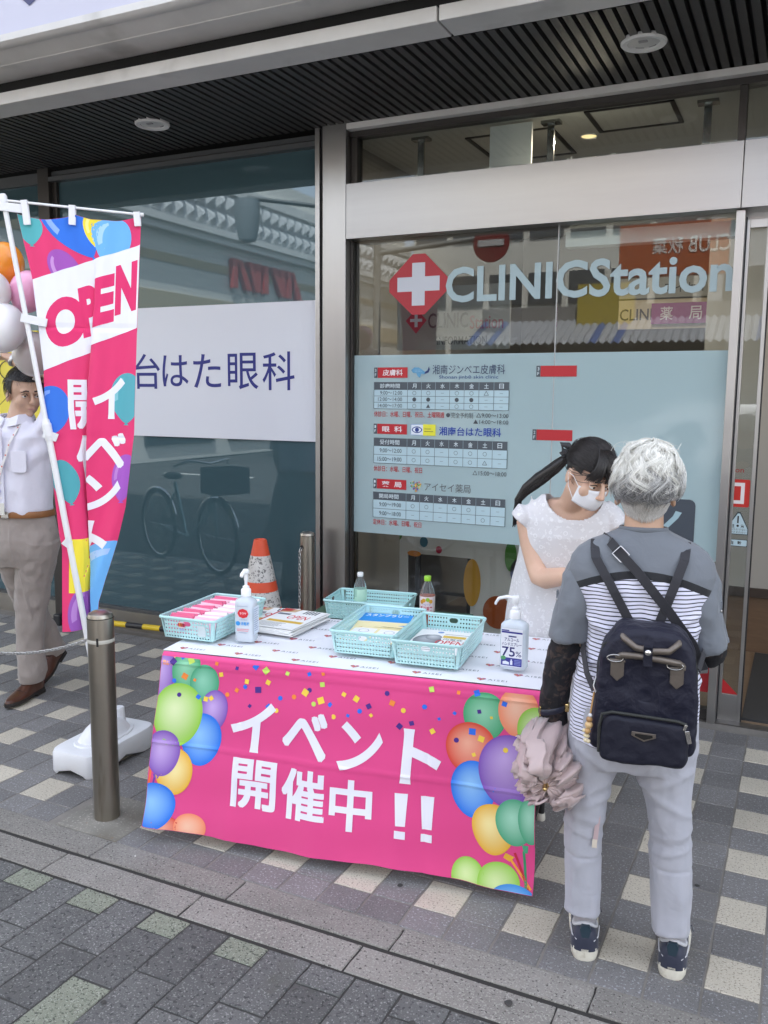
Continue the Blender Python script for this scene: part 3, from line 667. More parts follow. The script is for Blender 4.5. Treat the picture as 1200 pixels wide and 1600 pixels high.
q = Print(); q.text('CLINIC', (-2.12, -1.86, 2.03, 2.12), (.02, .02, .025), 1, .01); q.text('Station', (-1.85, -1.64, 2.02, 2.1), H('#8e2f3c'), 1, .01); q.text('INFORMATION', (-2.06, -1.74, 1.93, 1.98), (.02, .02, .025), 1, .01)
q.poly([(-2.2, 2.15), (-2.13, 2.08), (-2.2, 2.0), (-2.27, 2.08)], H('#b3243a'), 1); q.rect(-2.21, -2.19, 2.04, 2.12, H('#ccd0dd'), 2); q.rect(-2.24, -2.16, 2.072, 2.09, H('#ccd0dd'), 2.1)
q.build('lettering', lambda u, v: (u, 4.998, v), M_print, ps, nrm=(0, -1, 0))
for nm, box_, c_, txt, tc, lab in (('pharmacy_sign', (-1.13, -.4, 2.19, 2.3), '#8c8276', 'アイセイ薬局', '#3a3a3a', 'beige hanging sign reading CLINIC behind the upper glass'),):
    pass
hg = empty('hanging_sign', (-.9, 6.4, 2.1), 0, 'pharmacy guide sign with a purple plate hanging inside the entrance', 'sign')
MB().box(-1.25, -.45, 6.4, 6.42, 2.10, 2.30).build('board', mat('beige sign board', (.5, .42, .32), .6), hg, world=True)
MB().box(-1.25, -.45, 6.39, 6.41, 2.31, 2.45).build('board', mat('grey sign board', (.32, .31, .29), .6), hg, world=True)
MB().box(-1.02, -.62, 6.37, 6.395, 2.13, 2.27).build('plate', mat('purple plate', H('#8c3a7c'), .5), hg, world=True)
q = Print(); q.text('CLINIC', (-1.24, -.95, 2.16, 2.24), (.03, .03, .05), 1, .01); q.build('lettering', lambda u, v: (u, 6.399, v), M_print, hg, nrm=(0, -1, 0), world=True)
q = Print(); q.text('薬', (-.96, -.875, 2.155, 2.245), H('#d8cfdc'), 1, .008); q.text('局', (-.77, -.685, 2.155, 2.245), H('#d8cfdc'), 1, .008); q.build('lettering', lambda u, v: (u, 6.369, v), M_print, hg, nrm=(0, -1, 0), world=True)
q = Print(); q.text('アイセイ薬局', (-.94, -.52, 2.34, 2.41), (.04, .04, .04), 1, .0); q.build('lettering', lambda u, v: (u, 6.389, v), M_print, hg, nrm=(0, -1, 0), world=True)
# ================================================================== across the street (seen mirrored in the glass)
# store with a studded cornice, its long wall running away from the street
st = empty('corner_store', (-18, -14, 0), 0, 'pale corner store with a studded cornice and red letters across the street', 'building')
M_st = mat('store wall', (.74, .73, .69), .8, var=.06, vs=1.5)
M_st2 = mat('store moulding', (.8, .8, .78), .7)
S_ = lambda mb, n, m, **k: mb.build(n, m, st, world=True, **k)
S_(MB().box(-24, -14.0, -21.5, -2.6, 0, 7.6), 'wall', M_st)
S_(MB().box(-14.0, -13.96, -21.4, -2.6, 3.55, 4.05).box(-14.0, -13.97, -21.4, -2.6, 4.75, 4.95), 'band', mat('tan band', (.55, .45, .3), .8))
S_(MB().box(-14.0, -13.8, -21.6, -2.6, 5.45, 5.62).box(-14.0, -13.7, -21.6, -2.6, 5.62, 5.78).box(-14.0, -13.75, -21.6, -2.6, 6.75, 7.0).box(-14.0, -13.85, -21.6, -2.6, 5.8, 6.75), 'moulding', M_st2)
pyr = MB().add([(0, -.21, -.22), (0, .21, -.22), (0, .21, .22), (0, -.21, .22), (.2, 0, 0)], [(0, 1, 4), (1, 2, 4), (2, 3, 4), (3, 0, 4)]).mesh('stud', [mat('stud grey', (.64, .65, .66), .6)])
for i in range(44):
    for r_ in range(2):
        o = bpy.data.objects.new('stud', pyr); finish(o, st, True); o.location = (-13.84, -21.1+.42*i, 6.03+.46*r_)
let = MB()
def slantA(y0, s, flip=1):      # slab letters built in the wall plane: y runs along the wall
    pass
import itertools
RL = H('#c0504c')
def letter(pts):
    n = len(pts); vs = [(-13.97, y, z) for y, z in pts]+[(-13.84, y, z) for y, z in pts]
    fs_ = [list(range(n))[::-1], list(range(n, 2*n))]+[[i, (i+1) % n, n+(i+1) % n, n+i] for i in range(n)]
    MB().add(vs, fs_).build('letter', mat('red letter', RL, .4), st, world=True)
yb = lambda t: -10.35-3.5*t
zt, zb_ = 5.18, 4.42
for pts in ([(0, zt), (.06, zt), (.06, zb_), (0, zb_)], [(.06, zt), (.12, zt), (.25, zb_), (.17, zb_)], [(.2, zt), (.27, zt), (.31, 4.75), (.31, zt), (.37, zt), (.37, zb_), (.3, zb_)],
            [(.42, zt), (.48, zt), (.48, zb_), (.42, zb_)], [(.53, zt), (.6, zt), (.66, 4.75), (.66, zt), (.73, zt), (.73, zb_), (.67, zb_)], [(.77, zt), (.83, zt), (.83, zb_), (.77, zb_)], [(.83, zt), (.87, zt), (1., zb_), (.92, zb_)]):
    letter([(yb(t), z) for t, z in pts])
S_(MB().box(-14, -13.93, -9.5, -6.9, .4, 3.3).box(-14, -13.93, -13.2, -10.2, .4, 3.3).box(-14, -13.93, -17, -14, .4, 3.3), 'window', mat('store glass', (.05, .06, .07), .1))
# white apartment blocks further on
def block(name, x0, x1, y0, y1, h, col, lab, nx, nz, z0=3.):
    b_ = empty(name, ((x0+x1)/2, (y0+y1)/2, 0), 0, lab, 'building', 'blocks across the street')
    MB().box(x0, x1, y0, y1, 0, h).build('wall', mat('block '+name+lab[:9], col, .8, var=.05, vs=.6), b_, world=True)
    wm = MB().box(-.55, .55, -.03, .06, -.5, .5).mesh('window', [mat('block window', (.06, .065, .07), .2)])
    for i in range(nx):
        for k in range(nz):
            o = bpy.data.objects.new('window', wm); finish(o, b_, True); o.location = (x0+(x1-x0)*(i+.5)/nx, y1, z0+k*2.1)
    return b_
block('apartment_block', -12.5, -3.2, -28, -19, 12.5, (.58, .56, .5), 'cream apartment block with rows of small windows across the street', 7, 4)
block('office_block', -3, 9, -30, -20, 8.2, (.38, .39, .41), 'grey office block beside the cream apartment block', 6, 3)
block('tower_block', -22, -9, -62, -50, 26, (.6, .6, .6), 'tall white block far behind the cream apartment block', 8, 9, 6)
block('shop_block', 9.2, 24, -26, -12, 9.5, (.55, .52, .47), 'beige shop block on the far side of the street', 8, 3)
# shop with an orange sign and a striped awning
sh = empty('corner_shop', (-1.5, -11.5, 0), 0, 'low shop with an orange sign and a blue striped awning across the street', 'shop')
MB().box(-7.2, 4.5, -16, -11.2, 0, 3.7).build('wall', mat('shop wall', (.2, .19, .18), .8), sh, world=True)
MB().box(-3.95, -1.7, -11.2, -10.9, 4.25, 5.35).build('sign_board', mat('orange sign', H('#a8501e'), .5), sh, world=True)
q = Print(); q.text('CLUB', (-1.05, -.2, 4.7, 5.05), H('#dccfc6'), 1, .01); q.text('秋葉', (-.1, .55, 4.7, 5.05), H('#dccfc6'), 1, .01)
q.build('lettering', lambda u, v: (-2.7-u, -10.89, v), M_print, sh, nrm=(0, 1, 0), world=True)
MB().box(-4.85, -3.6, -11.2, -10.95, 2.95, 4.15).build('sign_board', mat('yellow sign', H('#a39030'), .5), sh, world=True)
aw = MB()
for i in range(70):
    x = -7.2+i*.167
    aw.add([(x, -11.2, 3.35), (x+.083, -11.2, 3.42), (x+.167, -11.2, 3.35), (x, -9.9, 2.75), (x+.083, -9.9, 2.82), (x+.167, -9.9, 2.75)], [(0, 1, 4, 3), (1, 2, 5, 4)], 1 if i % 17 in (0, 3) else 0)
aw.build('awning', [mat('awning grey', (.3, .31, .33), .7), mat('awning blue', H('#4c5f8c'), .7)], sh, world=True)
# no-entry sign on a mast arm
ne = empty('no_entry_sign', (-9.4, -9.4, 0), 0, 'red no entry sign on a grey mast arm over the street', 'road sign')
MB().tube([(-9.4, -9.9, 0), (-9.4, -9.9, 5.35)], .09, 12).tube([(-9.4, -9.9, 4.95), (-6.6, -9.9, 5.15)], .06, 10).build('mast', mat('grey mast', (.2, .2, .19), .5, .3), ne, smooth=40, world=True)
MB().lathe([(.001, 0), (.42, 0), (.42, .03), (.001, .03)], 32, M=Matrix.Translation((-6.55, -9.85, 5.0)) @ Matrix.Rotation(R(-90), 4, 'X')).build('disc', mat('sign red', H('#6e1c1b'), .4), ne, world=True)
MB().box(-6.85, -6.25, -9.815, -9.80, 4.93, 5.07).build('bar', mat('sign bar', (.4, .38, .37), .5), ne, world=True)
lp = empty('street_lamp', (-10.3, -8.2, 0), 0, 'dark street lamp post before the corner store', 'street lamp')
MB().tube([(-10.3, -8.9, 0), (-10.3, -8.9, 6.15)], .11, 12).tube([(-10.3, -8.9, 5.9), (-11.9, -8.2, 6.1)], .05, 10).build('post', mat('dark post', (.07, .075, .08), .5), lp, smooth=40, world=True)
MB().lathe([(.05, 0), (.3, -.05), (.3, -.25), (.26, -.7), (.2, -.95), (.05, -1.0)], 16, (-11.9, -8.2, 6.1)).build('lantern', mat('lantern glass', (.25, .28, .3), .3), lp, smooth=40, world=True)
# parked car and bicycles
ca = empty('parked_car', (-1.5, -6.6, 0), 0, 'white estate car standing in the street behind the photographer', 'car')
bp = [(-2.2, .35), (-2.2, .85), (-2.0, 1.0), (-1.2, 1.08), (-.4, 1.5), (1.2, 1.55), (1.95, 1.45), (2.2, 1.0), (2.2, .35)]
MB().loft([[(-1.5+x, -7.4+(.12 if z > 1.1 else 0), z) for x, z in bp], [(-1.5+x, -5.8-(.12 if z > 1.1 else 0), z) for x, z in bp]]).build('body', mat('white car paint', (.75, .76, .78), .25, coat=.5), ca, world=True, bevel=.05)
MB().add([(-1.5+x, -5.82-(.1), z) for x, z in ((-1.05, 1.1), (-.4, 1.42), (1.15, 1.47), (1.8, 1.38), (1.95, 1.08))], [(0, 1, 2, 3, 4)]).build('side_window', mat('car glass', (.03, .035, .04), .08), ca, world=True)
for x in (-1.4, 1.35):
    wl = MB().lathe([(.1, 0), (.3, 0), (.33, .03), (.33, .17), (.3, .2), (.1, .2)], 24, M=Matrix.Translation((-1.5+x, -5.75, .33)) @ Matrix.Rotation(R(90), 4, 'X')).build('wheel', M_black, ca, world=True, smooth=40)
    MB().lathe([(.001, -.012), (.2, -.012), (.2, .02), (.001, .02)], 20, M=Matrix.Translation((-1.5+x, -5.75, .33)) @ Matrix.Rotation(R(90), 4, 'X')).build('rim', mat('alloy', (.5, .5, .5), .3, .9), wl, world=True)
def bicycle(loc, rz, lab):
    b_ = empty('bicycle', loc, rz, lab, 'bicycle', 'bicycles parked by the kerb')
    fm = mat('bicycle frame', (.35, .5, .52), .3, .4); ch = mat('chrome', (.7, .7, .7), .15, 1.)
    for x in (-.55, .55):
        wh_ = MB().tube([(x+.33*math.cos(a), 0, .34+.33*math.sin(a)) for a in np.linspace(0, 2*math.pi, 36, endpoint=False)], .017, 8, closed=True, ref=(0, 1, 0)).build('wheel', M_black, b_, smooth=180)
        sp = MB()
        for a in np.linspace(0, 2*math.pi, 14, endpoint=False): sp.tube([(x, .01, .34), (x+.315*math.cos(a), 0, .34+.315*math.sin(a))], .0016, 4)
        sp.tube([(x+.31*math.cos(a), 0, .34+.31*math.sin(a)) for a in np.linspace(0, 2*math.pi, 36, endpoint=False)], .009, 6, closed=True, ref=(0, 1, 0))
        sp.build('rim', ch, wh_, smooth=60)
        MB().tube([(x+.36*math.cos(a), 0, .34+.36*math.sin(a)) for a in np.linspace(R(20), R(170), 14)], (.02), 6, ref=(0, 1, 0)).build('mudguard', ch, b_, smooth=60)
    MB().tube([(.5, 0, .75), (.42, 0, .55), (.1, 0, .3), (0, 0, .28)], .02, 10).tube([(0, 0, .28), (-.2, 0, .78)], .018, 10).tube([(0, 0, .28), (-.55, 0, .34), (-.18, 0, .7)], .012, 8).tube([(.46, 0, .92), (.5, 0, .75), (.55, 0, .34)], .016, 8).build('frame', fm, b_, smooth=60)
    MB().tube([(.3, -.28, .98), (.42, -.2, 1.03), (.45, 0, 1.0), (.42, .2, 1.03), (.3, .28, .98)], .012, 8).build('handlebar', ch, b_, smooth=60)
    MB().ball((-.23, 0, .84), (.13, .08, .035)).build('saddle', M_black, b_, smooth=180)
    MB().box(.55, .85, -.16, .16, .75, .78).box(.55, .57, -.16, .16, .78, .98).box(.83, .85, -.16, .16, .78, .98).box(.57, .83, -.16, -.145, .78, .98).box(.57, .83, .145, .16, .78, .98).build('basket', mat('bicycle basket', (.05, .05, .05), .5), b_)
    MB().tube([(0, -.1, .28), (.1, -.1, .12)], .01, 6).tube([(0, .1, .28), (-.1, .1, .44)], .01, 6).box(.06, .16, -.18, -.1, .1, .13).box(-.15, -.05, .1, .18, .43, .46).build('pedal', M_black, b_)
bicycle((-5.25, 2.55, 0), R(22), 'pale green city bicycle parked farthest from the pavement table')
bicycle((-3.9, 1.15, 0), R(-30), 'second pale green city bicycle parked nearer the kerb edge')
# ================================================================== the event table
TA = R(8.6); TO = Vector((-2.037, 2.41, 0)); TW, TD, TH = 1.352, .60, .70
TE = Vector((math.cos(TA), math.sin(TA), 0)); TN = Vector((-math.sin(TA), math.cos(TA), 0))
def T(s, t, z=0.): return TO+TE*s+TN*t+Vector((0, 0, z))
PINK, INKW = H('#e2337d'), H('#e9e9f3')
tb = empty('folding_table', T(TW/2, TD/2), TA, 'folding table with black legs hidden under a pink event cloth', 'table')
MB().box(-TW/2+.01, TW/2-.01, -TD/2+.012, TD/2-.012, .668, .690).build('tabletop', mat('table board', (.5, .5, .48), .5), tb, bevel=.004)
M_leg = mat('black enamel', (.015, .015, .016), .35)
for sx in (-1, 1):
    for sy in (-1, 1):
        x, y = sx*(TW/2-.045), sy*(TD/2-.07)
        lg_ = MB().tube([(x, y, .01), (x, y, .668)], .0125, 12).build('leg', M_leg, tb, smooth=40)
        MB().lathe([(.0145, .0), (.017, .004), (.016, .02), (.0145, .03)], 14, (x, y, 0)).build('foot_cap', mat('pale foot cap', (.55, .52, .45), .5), lg_, smooth=40)
    MB().tube([(sx*(TW/2-.045), -TD/2+.07, .12), (sx*(TW/2-.045), TD/2-.07, .12)], .009, 10).build('stretcher', M_leg, tb, smooth=40)
# cloth: flat top and a front panel hanging almost to the ground
tc_ = empty('event_tablecloth', T(0, 0, .69), TA, 'white and pink printed cloth hanging over the front of the table', 'tablecloth')
def wv(u, v):
    k = v/.66
    return (.006*math.sin(u*9.+1)+.004*math.sin(u*21+.5)+.002*math.sin(u*43))*k**.7 + .0016*math.sin(v*31+u*5)
def SF(u, v):       # front panel, local to tc_: u along the table, v = -drop
    d = -v; k = max(d, 0)/.66
    s = u-.075*k*(1-u/1.352)+.004*math.sin(d*14)*k
    r_ = .012
    if d < r_: a = d/r_*math.pi/2; t = -.004-r_*math.sin(a)+r_; z = .009-r_*(1-math.cos(a))
    else: t = -.004-.045*k-wv(u, d); z = .009-r_-(d-r_)*.995+.006*math.sin(u*8+.4)*k*k
    # soft crease left by folding, and the seam under the top edge
    t -= .0030*math.exp(-((d-.334)/.006)**2)+.0026*math.exp(-((d-.036)/.005)**2)-.0014*math.sin(d*5+u*3)
    for c in (.33, .66, 1.0): t += .0030*math.exp(-((u-c)/.006)**2)
    return (s, t-.012 if d >= r_ else t-.012, z)
def surf(name, S, us, vs, m, parent, thick=0., world=False):
    b = MB(); nu, nv = len(us), len(vs)
    b.v = [tuple(S(u, v)) for v in vs for u in us]
    for j in range(nv-1):
        for i in range(nu-1): b.f.append([j*nu+i, j*nu+i+1, (j+1)*nu+i+1, (j+1)*nu+i]); b.m.append(0)
    o = b.build(name, m, parent, smooth=180, world=world)
    if thick:
        s_ = o.modifiers.new('t', 'SOLIDIFY'); s_.thickness = thick; s_.offset = 0
    return o
M_pinkc = mat('pink polyester', H('#df4287'), .62, sheen=.25, bump=.12, bs=900, bdist=.0004)
M_whitec = mat('white polyester', H('#e7e8ee'), .7, sheen=.2, bump=.12, bs=900, bdist=.0004)
GU = np.linspace(0, 1.352, 90); GV = -np.concatenate([np.linspace(0, .012, 4), np.linspace(.018, .66, 70)])
surf('front_panel', SF, GU, GV, M_pinkc, tc_)
def ST(u, v): return (u, v, .0095+.0012*math.sin(u*7+v*5)*math.sin(v*9+1)+.0009*math.exp(-((u-.676)/.008)**2)+.0008*math.exp(-((v-.3)/.006)**2))
surf('top_panel', lambda u, v: ST(u, v), np.linspace(-.012, 1.362, 60), np.linspace(.003, .612, 30), M_whitec, tc_)
def SB(u, v): return (u, .618+.03*(-v)/.25+.008*math.sin(u*11)*(-v)/.25, .0095+v)
surf('back_panel', SB, np.linspace(-.01, 1.36, 50), -np.linspace(0, .25, 10), M_whitec, tc_)
def SR(u, v): return (1.368+.02*(-v)/.12+.004*math.sin(u*20), u, .0095+v)
surf('side_panel', SR, np.linspace(0, .612, 20), -np.linspace(0, .11, 6), M_whitec, tc_)
# print on the front
CLIP = (.002, 1.350, -.658, -.013)
fr = Print()
C2 = dict(g=('#3f9f6b', '#8fceaa'), g2=('#3f9d72', '#8ccdb0'), lime=('#8fc83c', '#dbe9b4'), pur=('#7b4fb0', '#c3a5dd'), blue=('#0d6fe0', '#8fc4f5'), yel=('#e6ae2e', '#f4e3a0'), red=('#d8402c', '#eea98f'), or_=('#f08a63', '#f6c3a6'), lb=('#3a8fe0', '#86bff0'), lg=('#93cb45', '#d6eaa8'), tl=('#4aa57c', '#a2d8bd'))
def bal(c, ru, rv, k, lay, hi=(-.15, .2), egg=.1, rot=0.): fr.disc((c[0], -c[1]), ru, rv, H(C2[k][1]), H(C2[k][0]), lay, 40, 6, hi, egg, rot)
def stem(a, b, w_, hx, lay):
    dx, dz = b[0]-a[0], b[1]-a[1]; l = math.hypot(dx, dz); nx, nz = -dz/l*w_, dx/l*w_
    fr.poly([(a[0]-nx, -(a[1]-nz)), (b[0]-nx, -(b[1]-nz)), (b[0]+nx, -(b[1]+nz)), (a[0]+nx, -(a[1]+nz))], H(hx), lay)
bal((.022, .0), .05, .06, 'or_', 0); bal((.01, .085), .05, .1, 'pur', .3)
bal((.104, .062), .056, .085, 'g', .6); bal((.178, .1), .056, .07, 'g2', .9, egg=.05)
bal((.226, .195), .052, .076, 'pur', 1.1); bal((.19, .305), .076, .098, 'blue', 1.4); bal((.088, .225), .096, .118, 'lime', 1.7)
stem((.03, .46), (.012, .56), .004, '#6a3fa0', 1.8); stem((.0, .41), (-.03, .58), .008, '#f08a3a', .4); stem((.012, .42), (.0, .58), .004, '#f2703a', .45)
bal((.1, .437), .071, .088, 'yel', 2.0, (.05, .1)); bal((.05, .372), .066, .086, 'pur', 2.3)
fr.poly([(.02, -.452), (.05, -.452), (.043, -.468), (.028, -.468)], H('#7b4fb0'), 2.3)
bal((.085, .66), .06, .055, 'red', 2.2); bal((.18, .645), .06, .06, 'or_', 2.3); bal((.036, .575), .08, .09, 'blue', 2.6)
# right bunch
bal((1.178, .1), .07, .08, 'g', .6); bal((1.285, .075), .064, .08, 'or_', .9); bal((1.345, .13), .062, .08, 'lime', 1.2)
bal((1.137, .21), .08, .086, 'red', 1.5); bal((1.155, .345), .072, .096, 'blue', 1.8)
for a, b, c in (((1.29, .53), (1.345, .66), '#c4223a'), ((1.275, .55), (1.345, .64), '#f0a23a'), ((1.318, .52), (1.332, .66), '#2f8f62')): stem(a, b, .004, c, 2.0)
bal((1.223, .466), .068, .084, 'yel', 2.4, (-.2, .2), .12); fr.poly([(1.262, -.535), (1.29, -.545), (1.275, -.562), (1.255, -.552)], H('#e6ae2e'), 2.4)
bal((1.262, .268), .094, .118, 'pur', 2.8, (-.15, .35)); bal((1.29, .432), .06, .076, 'tl', 3.2); bal((1.34, .42), .04, .075, 'tl', 3.9)
fr.poly([(1.312, -.5), (1.332, -.5), (1.33, -.525), (1.318, -.525)], H('#4aa57c'), 3.2)
bal((1.148, .645), .052, .07, 'lg', 2.5); bal((1.246, .648), .066, .08, 'lg', 2.6); bal((1.295, .69), .07, .058, 'lb', 2.9)
# confetti
conf = [(.05, .03, 'p'), (.085, .012, 'b'), (.12, .02, 'g'), (.22, .022, 'o'), (.3, .03, 'p'), (.37, .018, 'b'), (.41, .028, 'lg'), (.49, .03, 'g'), (.57, .024, 'b'), (.62, .018, 'o'), (.24, .06, 'y'), (.34, .075, 'y'), (.42, .07, 'y'), (.305, .11, 'o'), (.335, .095, 'bd'), (.385, .1, 'p'), (.47, .12, 'bd'), (.43, .155, 'b'), (.46, .165, 'yd'), (.52, .11, 'od'), (.56, .09, 'y'), (.575, .08, 'pd'), (.595, .125, 'gd'), (.62, .11, 'y'), (.655, .12, 'bd'), (.67, .16, 'yd'), (.7, .08, 'y'), (.745, .09, 'y'), (.72, .15, 'b'), (.79, .11, 'p'), (.8, .14, 'y'), (.76, .13, 'bd'), (.85, .06, 'pd'), (.87, .09, 'o'), (.91, .11, 'yd'), (.9, .165, 'p'), (.94, .15, 'p'), (.98, .09, 'bd'), (1.0, .03, 'g'), (1.03, .125, 'b'), (1.01, .17, 'y'), (1.08, .1, 'b'), (.62, .055, 'g'), (.36, .16, 'p'), (.27, .13, 'od'), (1.09, .03, 'o'), (1.15, .025, 'b'), (1.16, .085, 'p'), (1.24, .05, 'b'), (1.2, .1, 'y'), (1.29, .16, 'p'), (1.25, .2, 'yd'), (1.14, .155, 'b'), (1.09, .19, 'pd'), (1.17, .175, 'y'), (1.15, .23, 'y'), (1.33, .16, 'y'), (.14, .09, 'o'), (.16, .15, 'b'), (.06, .1, 'bd'), (.085, .15, 'pd'), (.19, .155, 'y'), (.1, .08, 'o'), (.21, .15, 'y')]
cc = dict(p='#4a2a86', b='#2b6fe0', g='#bfdc62', o='#f08a3a', y='#f2cf4a', l='#bfdc62')
for i, (x, y, k) in enumerate(conf):
    c = H(cc[k[0]]); r2 = random.Random(i); s_ = r2.uniform(.008, .017)
    if k.endswith('d'): fr.disc((x, -y), .0085, .0085, c, c, 5, 12, 1, (0, 0))
    else:
        a = r2.uniform(0, 3); b_ = r2.uniform(.6, .95)
        fr.poly([(x+s_*math.cos(a+t)*(b_ if q % 2 else 1), -(y+s_*math.sin(a+t)*(1 if q % 2 else b_))) for q, t in enumerate((.7, 2.3, 3.85, 5.45))], c, 5)
frp = fr.build('printed_balloons', SF, M_cloth_print, tc_, clip=CLIP, cu=GU[1:-1], cv=GV[4:-1], eps=.00015, base=.0008)
def skew(u, v): return (u, v)
fr = Print()
for t, bx in (('イ', (.297, .460, -.326, -.142)), ('ベ', (.492, .655, -.322, -.155)), ('ン', (.695, .848, -.340, -.170)), ('ト', (.915, 1.047, -.358, -.170)), ('開', (.321, .484, -.530, -.350)), ('催', (.505, .664, -.540, -.358)), ('中', (.680, .826, -.550, -.370))):
    fr.heavy(t, bx, INKW, 6, .0048 if t == 'ベ' else .0042) if t in '開催中ベ' else fr.text(t, bx, INKW, 6, .032)
for u in (.922, 1.008):
    fr.poly([(u-.02, -.394), (u+.024, -.392), (u+.018, -.505), (u-.014, -.507)], INKW, 6); fr.rect(u-.017, u+.019, -.551, -.523, INKW, 6)
fr.build('event_lettering', SF, M_cloth_print, tc_, clip=CLIP, cu=GU[1:-1], cv=GV[4:-1], eps=.00015, base=.0008)
lgp = Print()
def logo(x, y, s_=1.):
    pts = [(x+.0011*s_*16*math.sin(t)**3*.9, y+.0010*s_*(13*math.cos(t)-5*math.cos(2*t)-2*math.cos(3*t)-math.cos(4*t))) for t in np.linspace(0, 2*math.pi, 24, endpoint=False)]
    lgp.poly(pts, H('#c2506a'), 1)
    for i, hx in enumerate(('#7f8f5a', '#d98a4a', '#7a4a8a', '#c8b04a', '#48729a')): lgp.disc((x+(-.01+.005*i)*s_, y+(.002*(-1)**i)*s_), .0032*s_, .004*s_, *[H(hx)]*2, 2, 8, 1, (0, 0))
    lgp.text('AISEI', (x+.022*s_, x+.085*s_, y-.008*s_, y+.008*s_), H('#6b6e78'), 1, .0, 1.25)
for i, (x, y) in enumerate([(x+.11*(r_ % 2), y) for r_, y in enumerate((.045, .125, .205, .285, .365, .445, .525, .585)) for x in (.05, .27, .49, .71, .93, 1.15)]):
    logo(x, y)
lgp.build('printed_logos', ST, M_cloth_print, tc_, clip=(0, 1.35, .01, .6), eps=.0001, base=.0006)
# ------------------------------------------------------------------ perforated baskets
M_mint = mat('mint plastic', H('#b4dcdc'), .38, var=.02, sss=.05)
def perforated(b, org, eu, ev, nrm_, w_, h_, nu, nv, hole=.3, th=.0022, skip=()):
    # a plate w_ x h_ of nu x nv cells, each with an eight-sided hole, real thickness
    org, eu, ev, nrm_ = (Vector(q) for q in (org, eu, ev, nrm_)); du, dv = w_/nu, h_/nv; r_ = min(du, dv)*hole
    for i in range(nu):
        for j in range(nv):
            c = org+eu*(du*(i+.5))+ev*(dv*(j+.5))
            if (i, j) in skip:
                continue
            sq = [(1, 0), (1, 1), (0, 1), (-1, 1), (-1, 0), (-1, -1), (0, -1), (1, -1)]
            A = [c+eu*(x*du/2)+ev*(y*dv/2) for x, y in sq]; Bq = [c+eu*(r_*math.cos(q*math.pi/4))+ev*(r_*math.sin(q*math.pi/4)) for q in range(8)]
            vs = A+Bq+[p+nrm_*th for p in A]+[p+nrm_*th for p in Bq]; fs_ = []
            for q in range(8):
                k = (q+1) % 8
                fs_ += [[q, k, 8+k, 8+q], [16+k, 16+q, 24+q, 24+k], [8+q, 8+k, 24+k, 24+q]]
            b.add(vs, fs_)
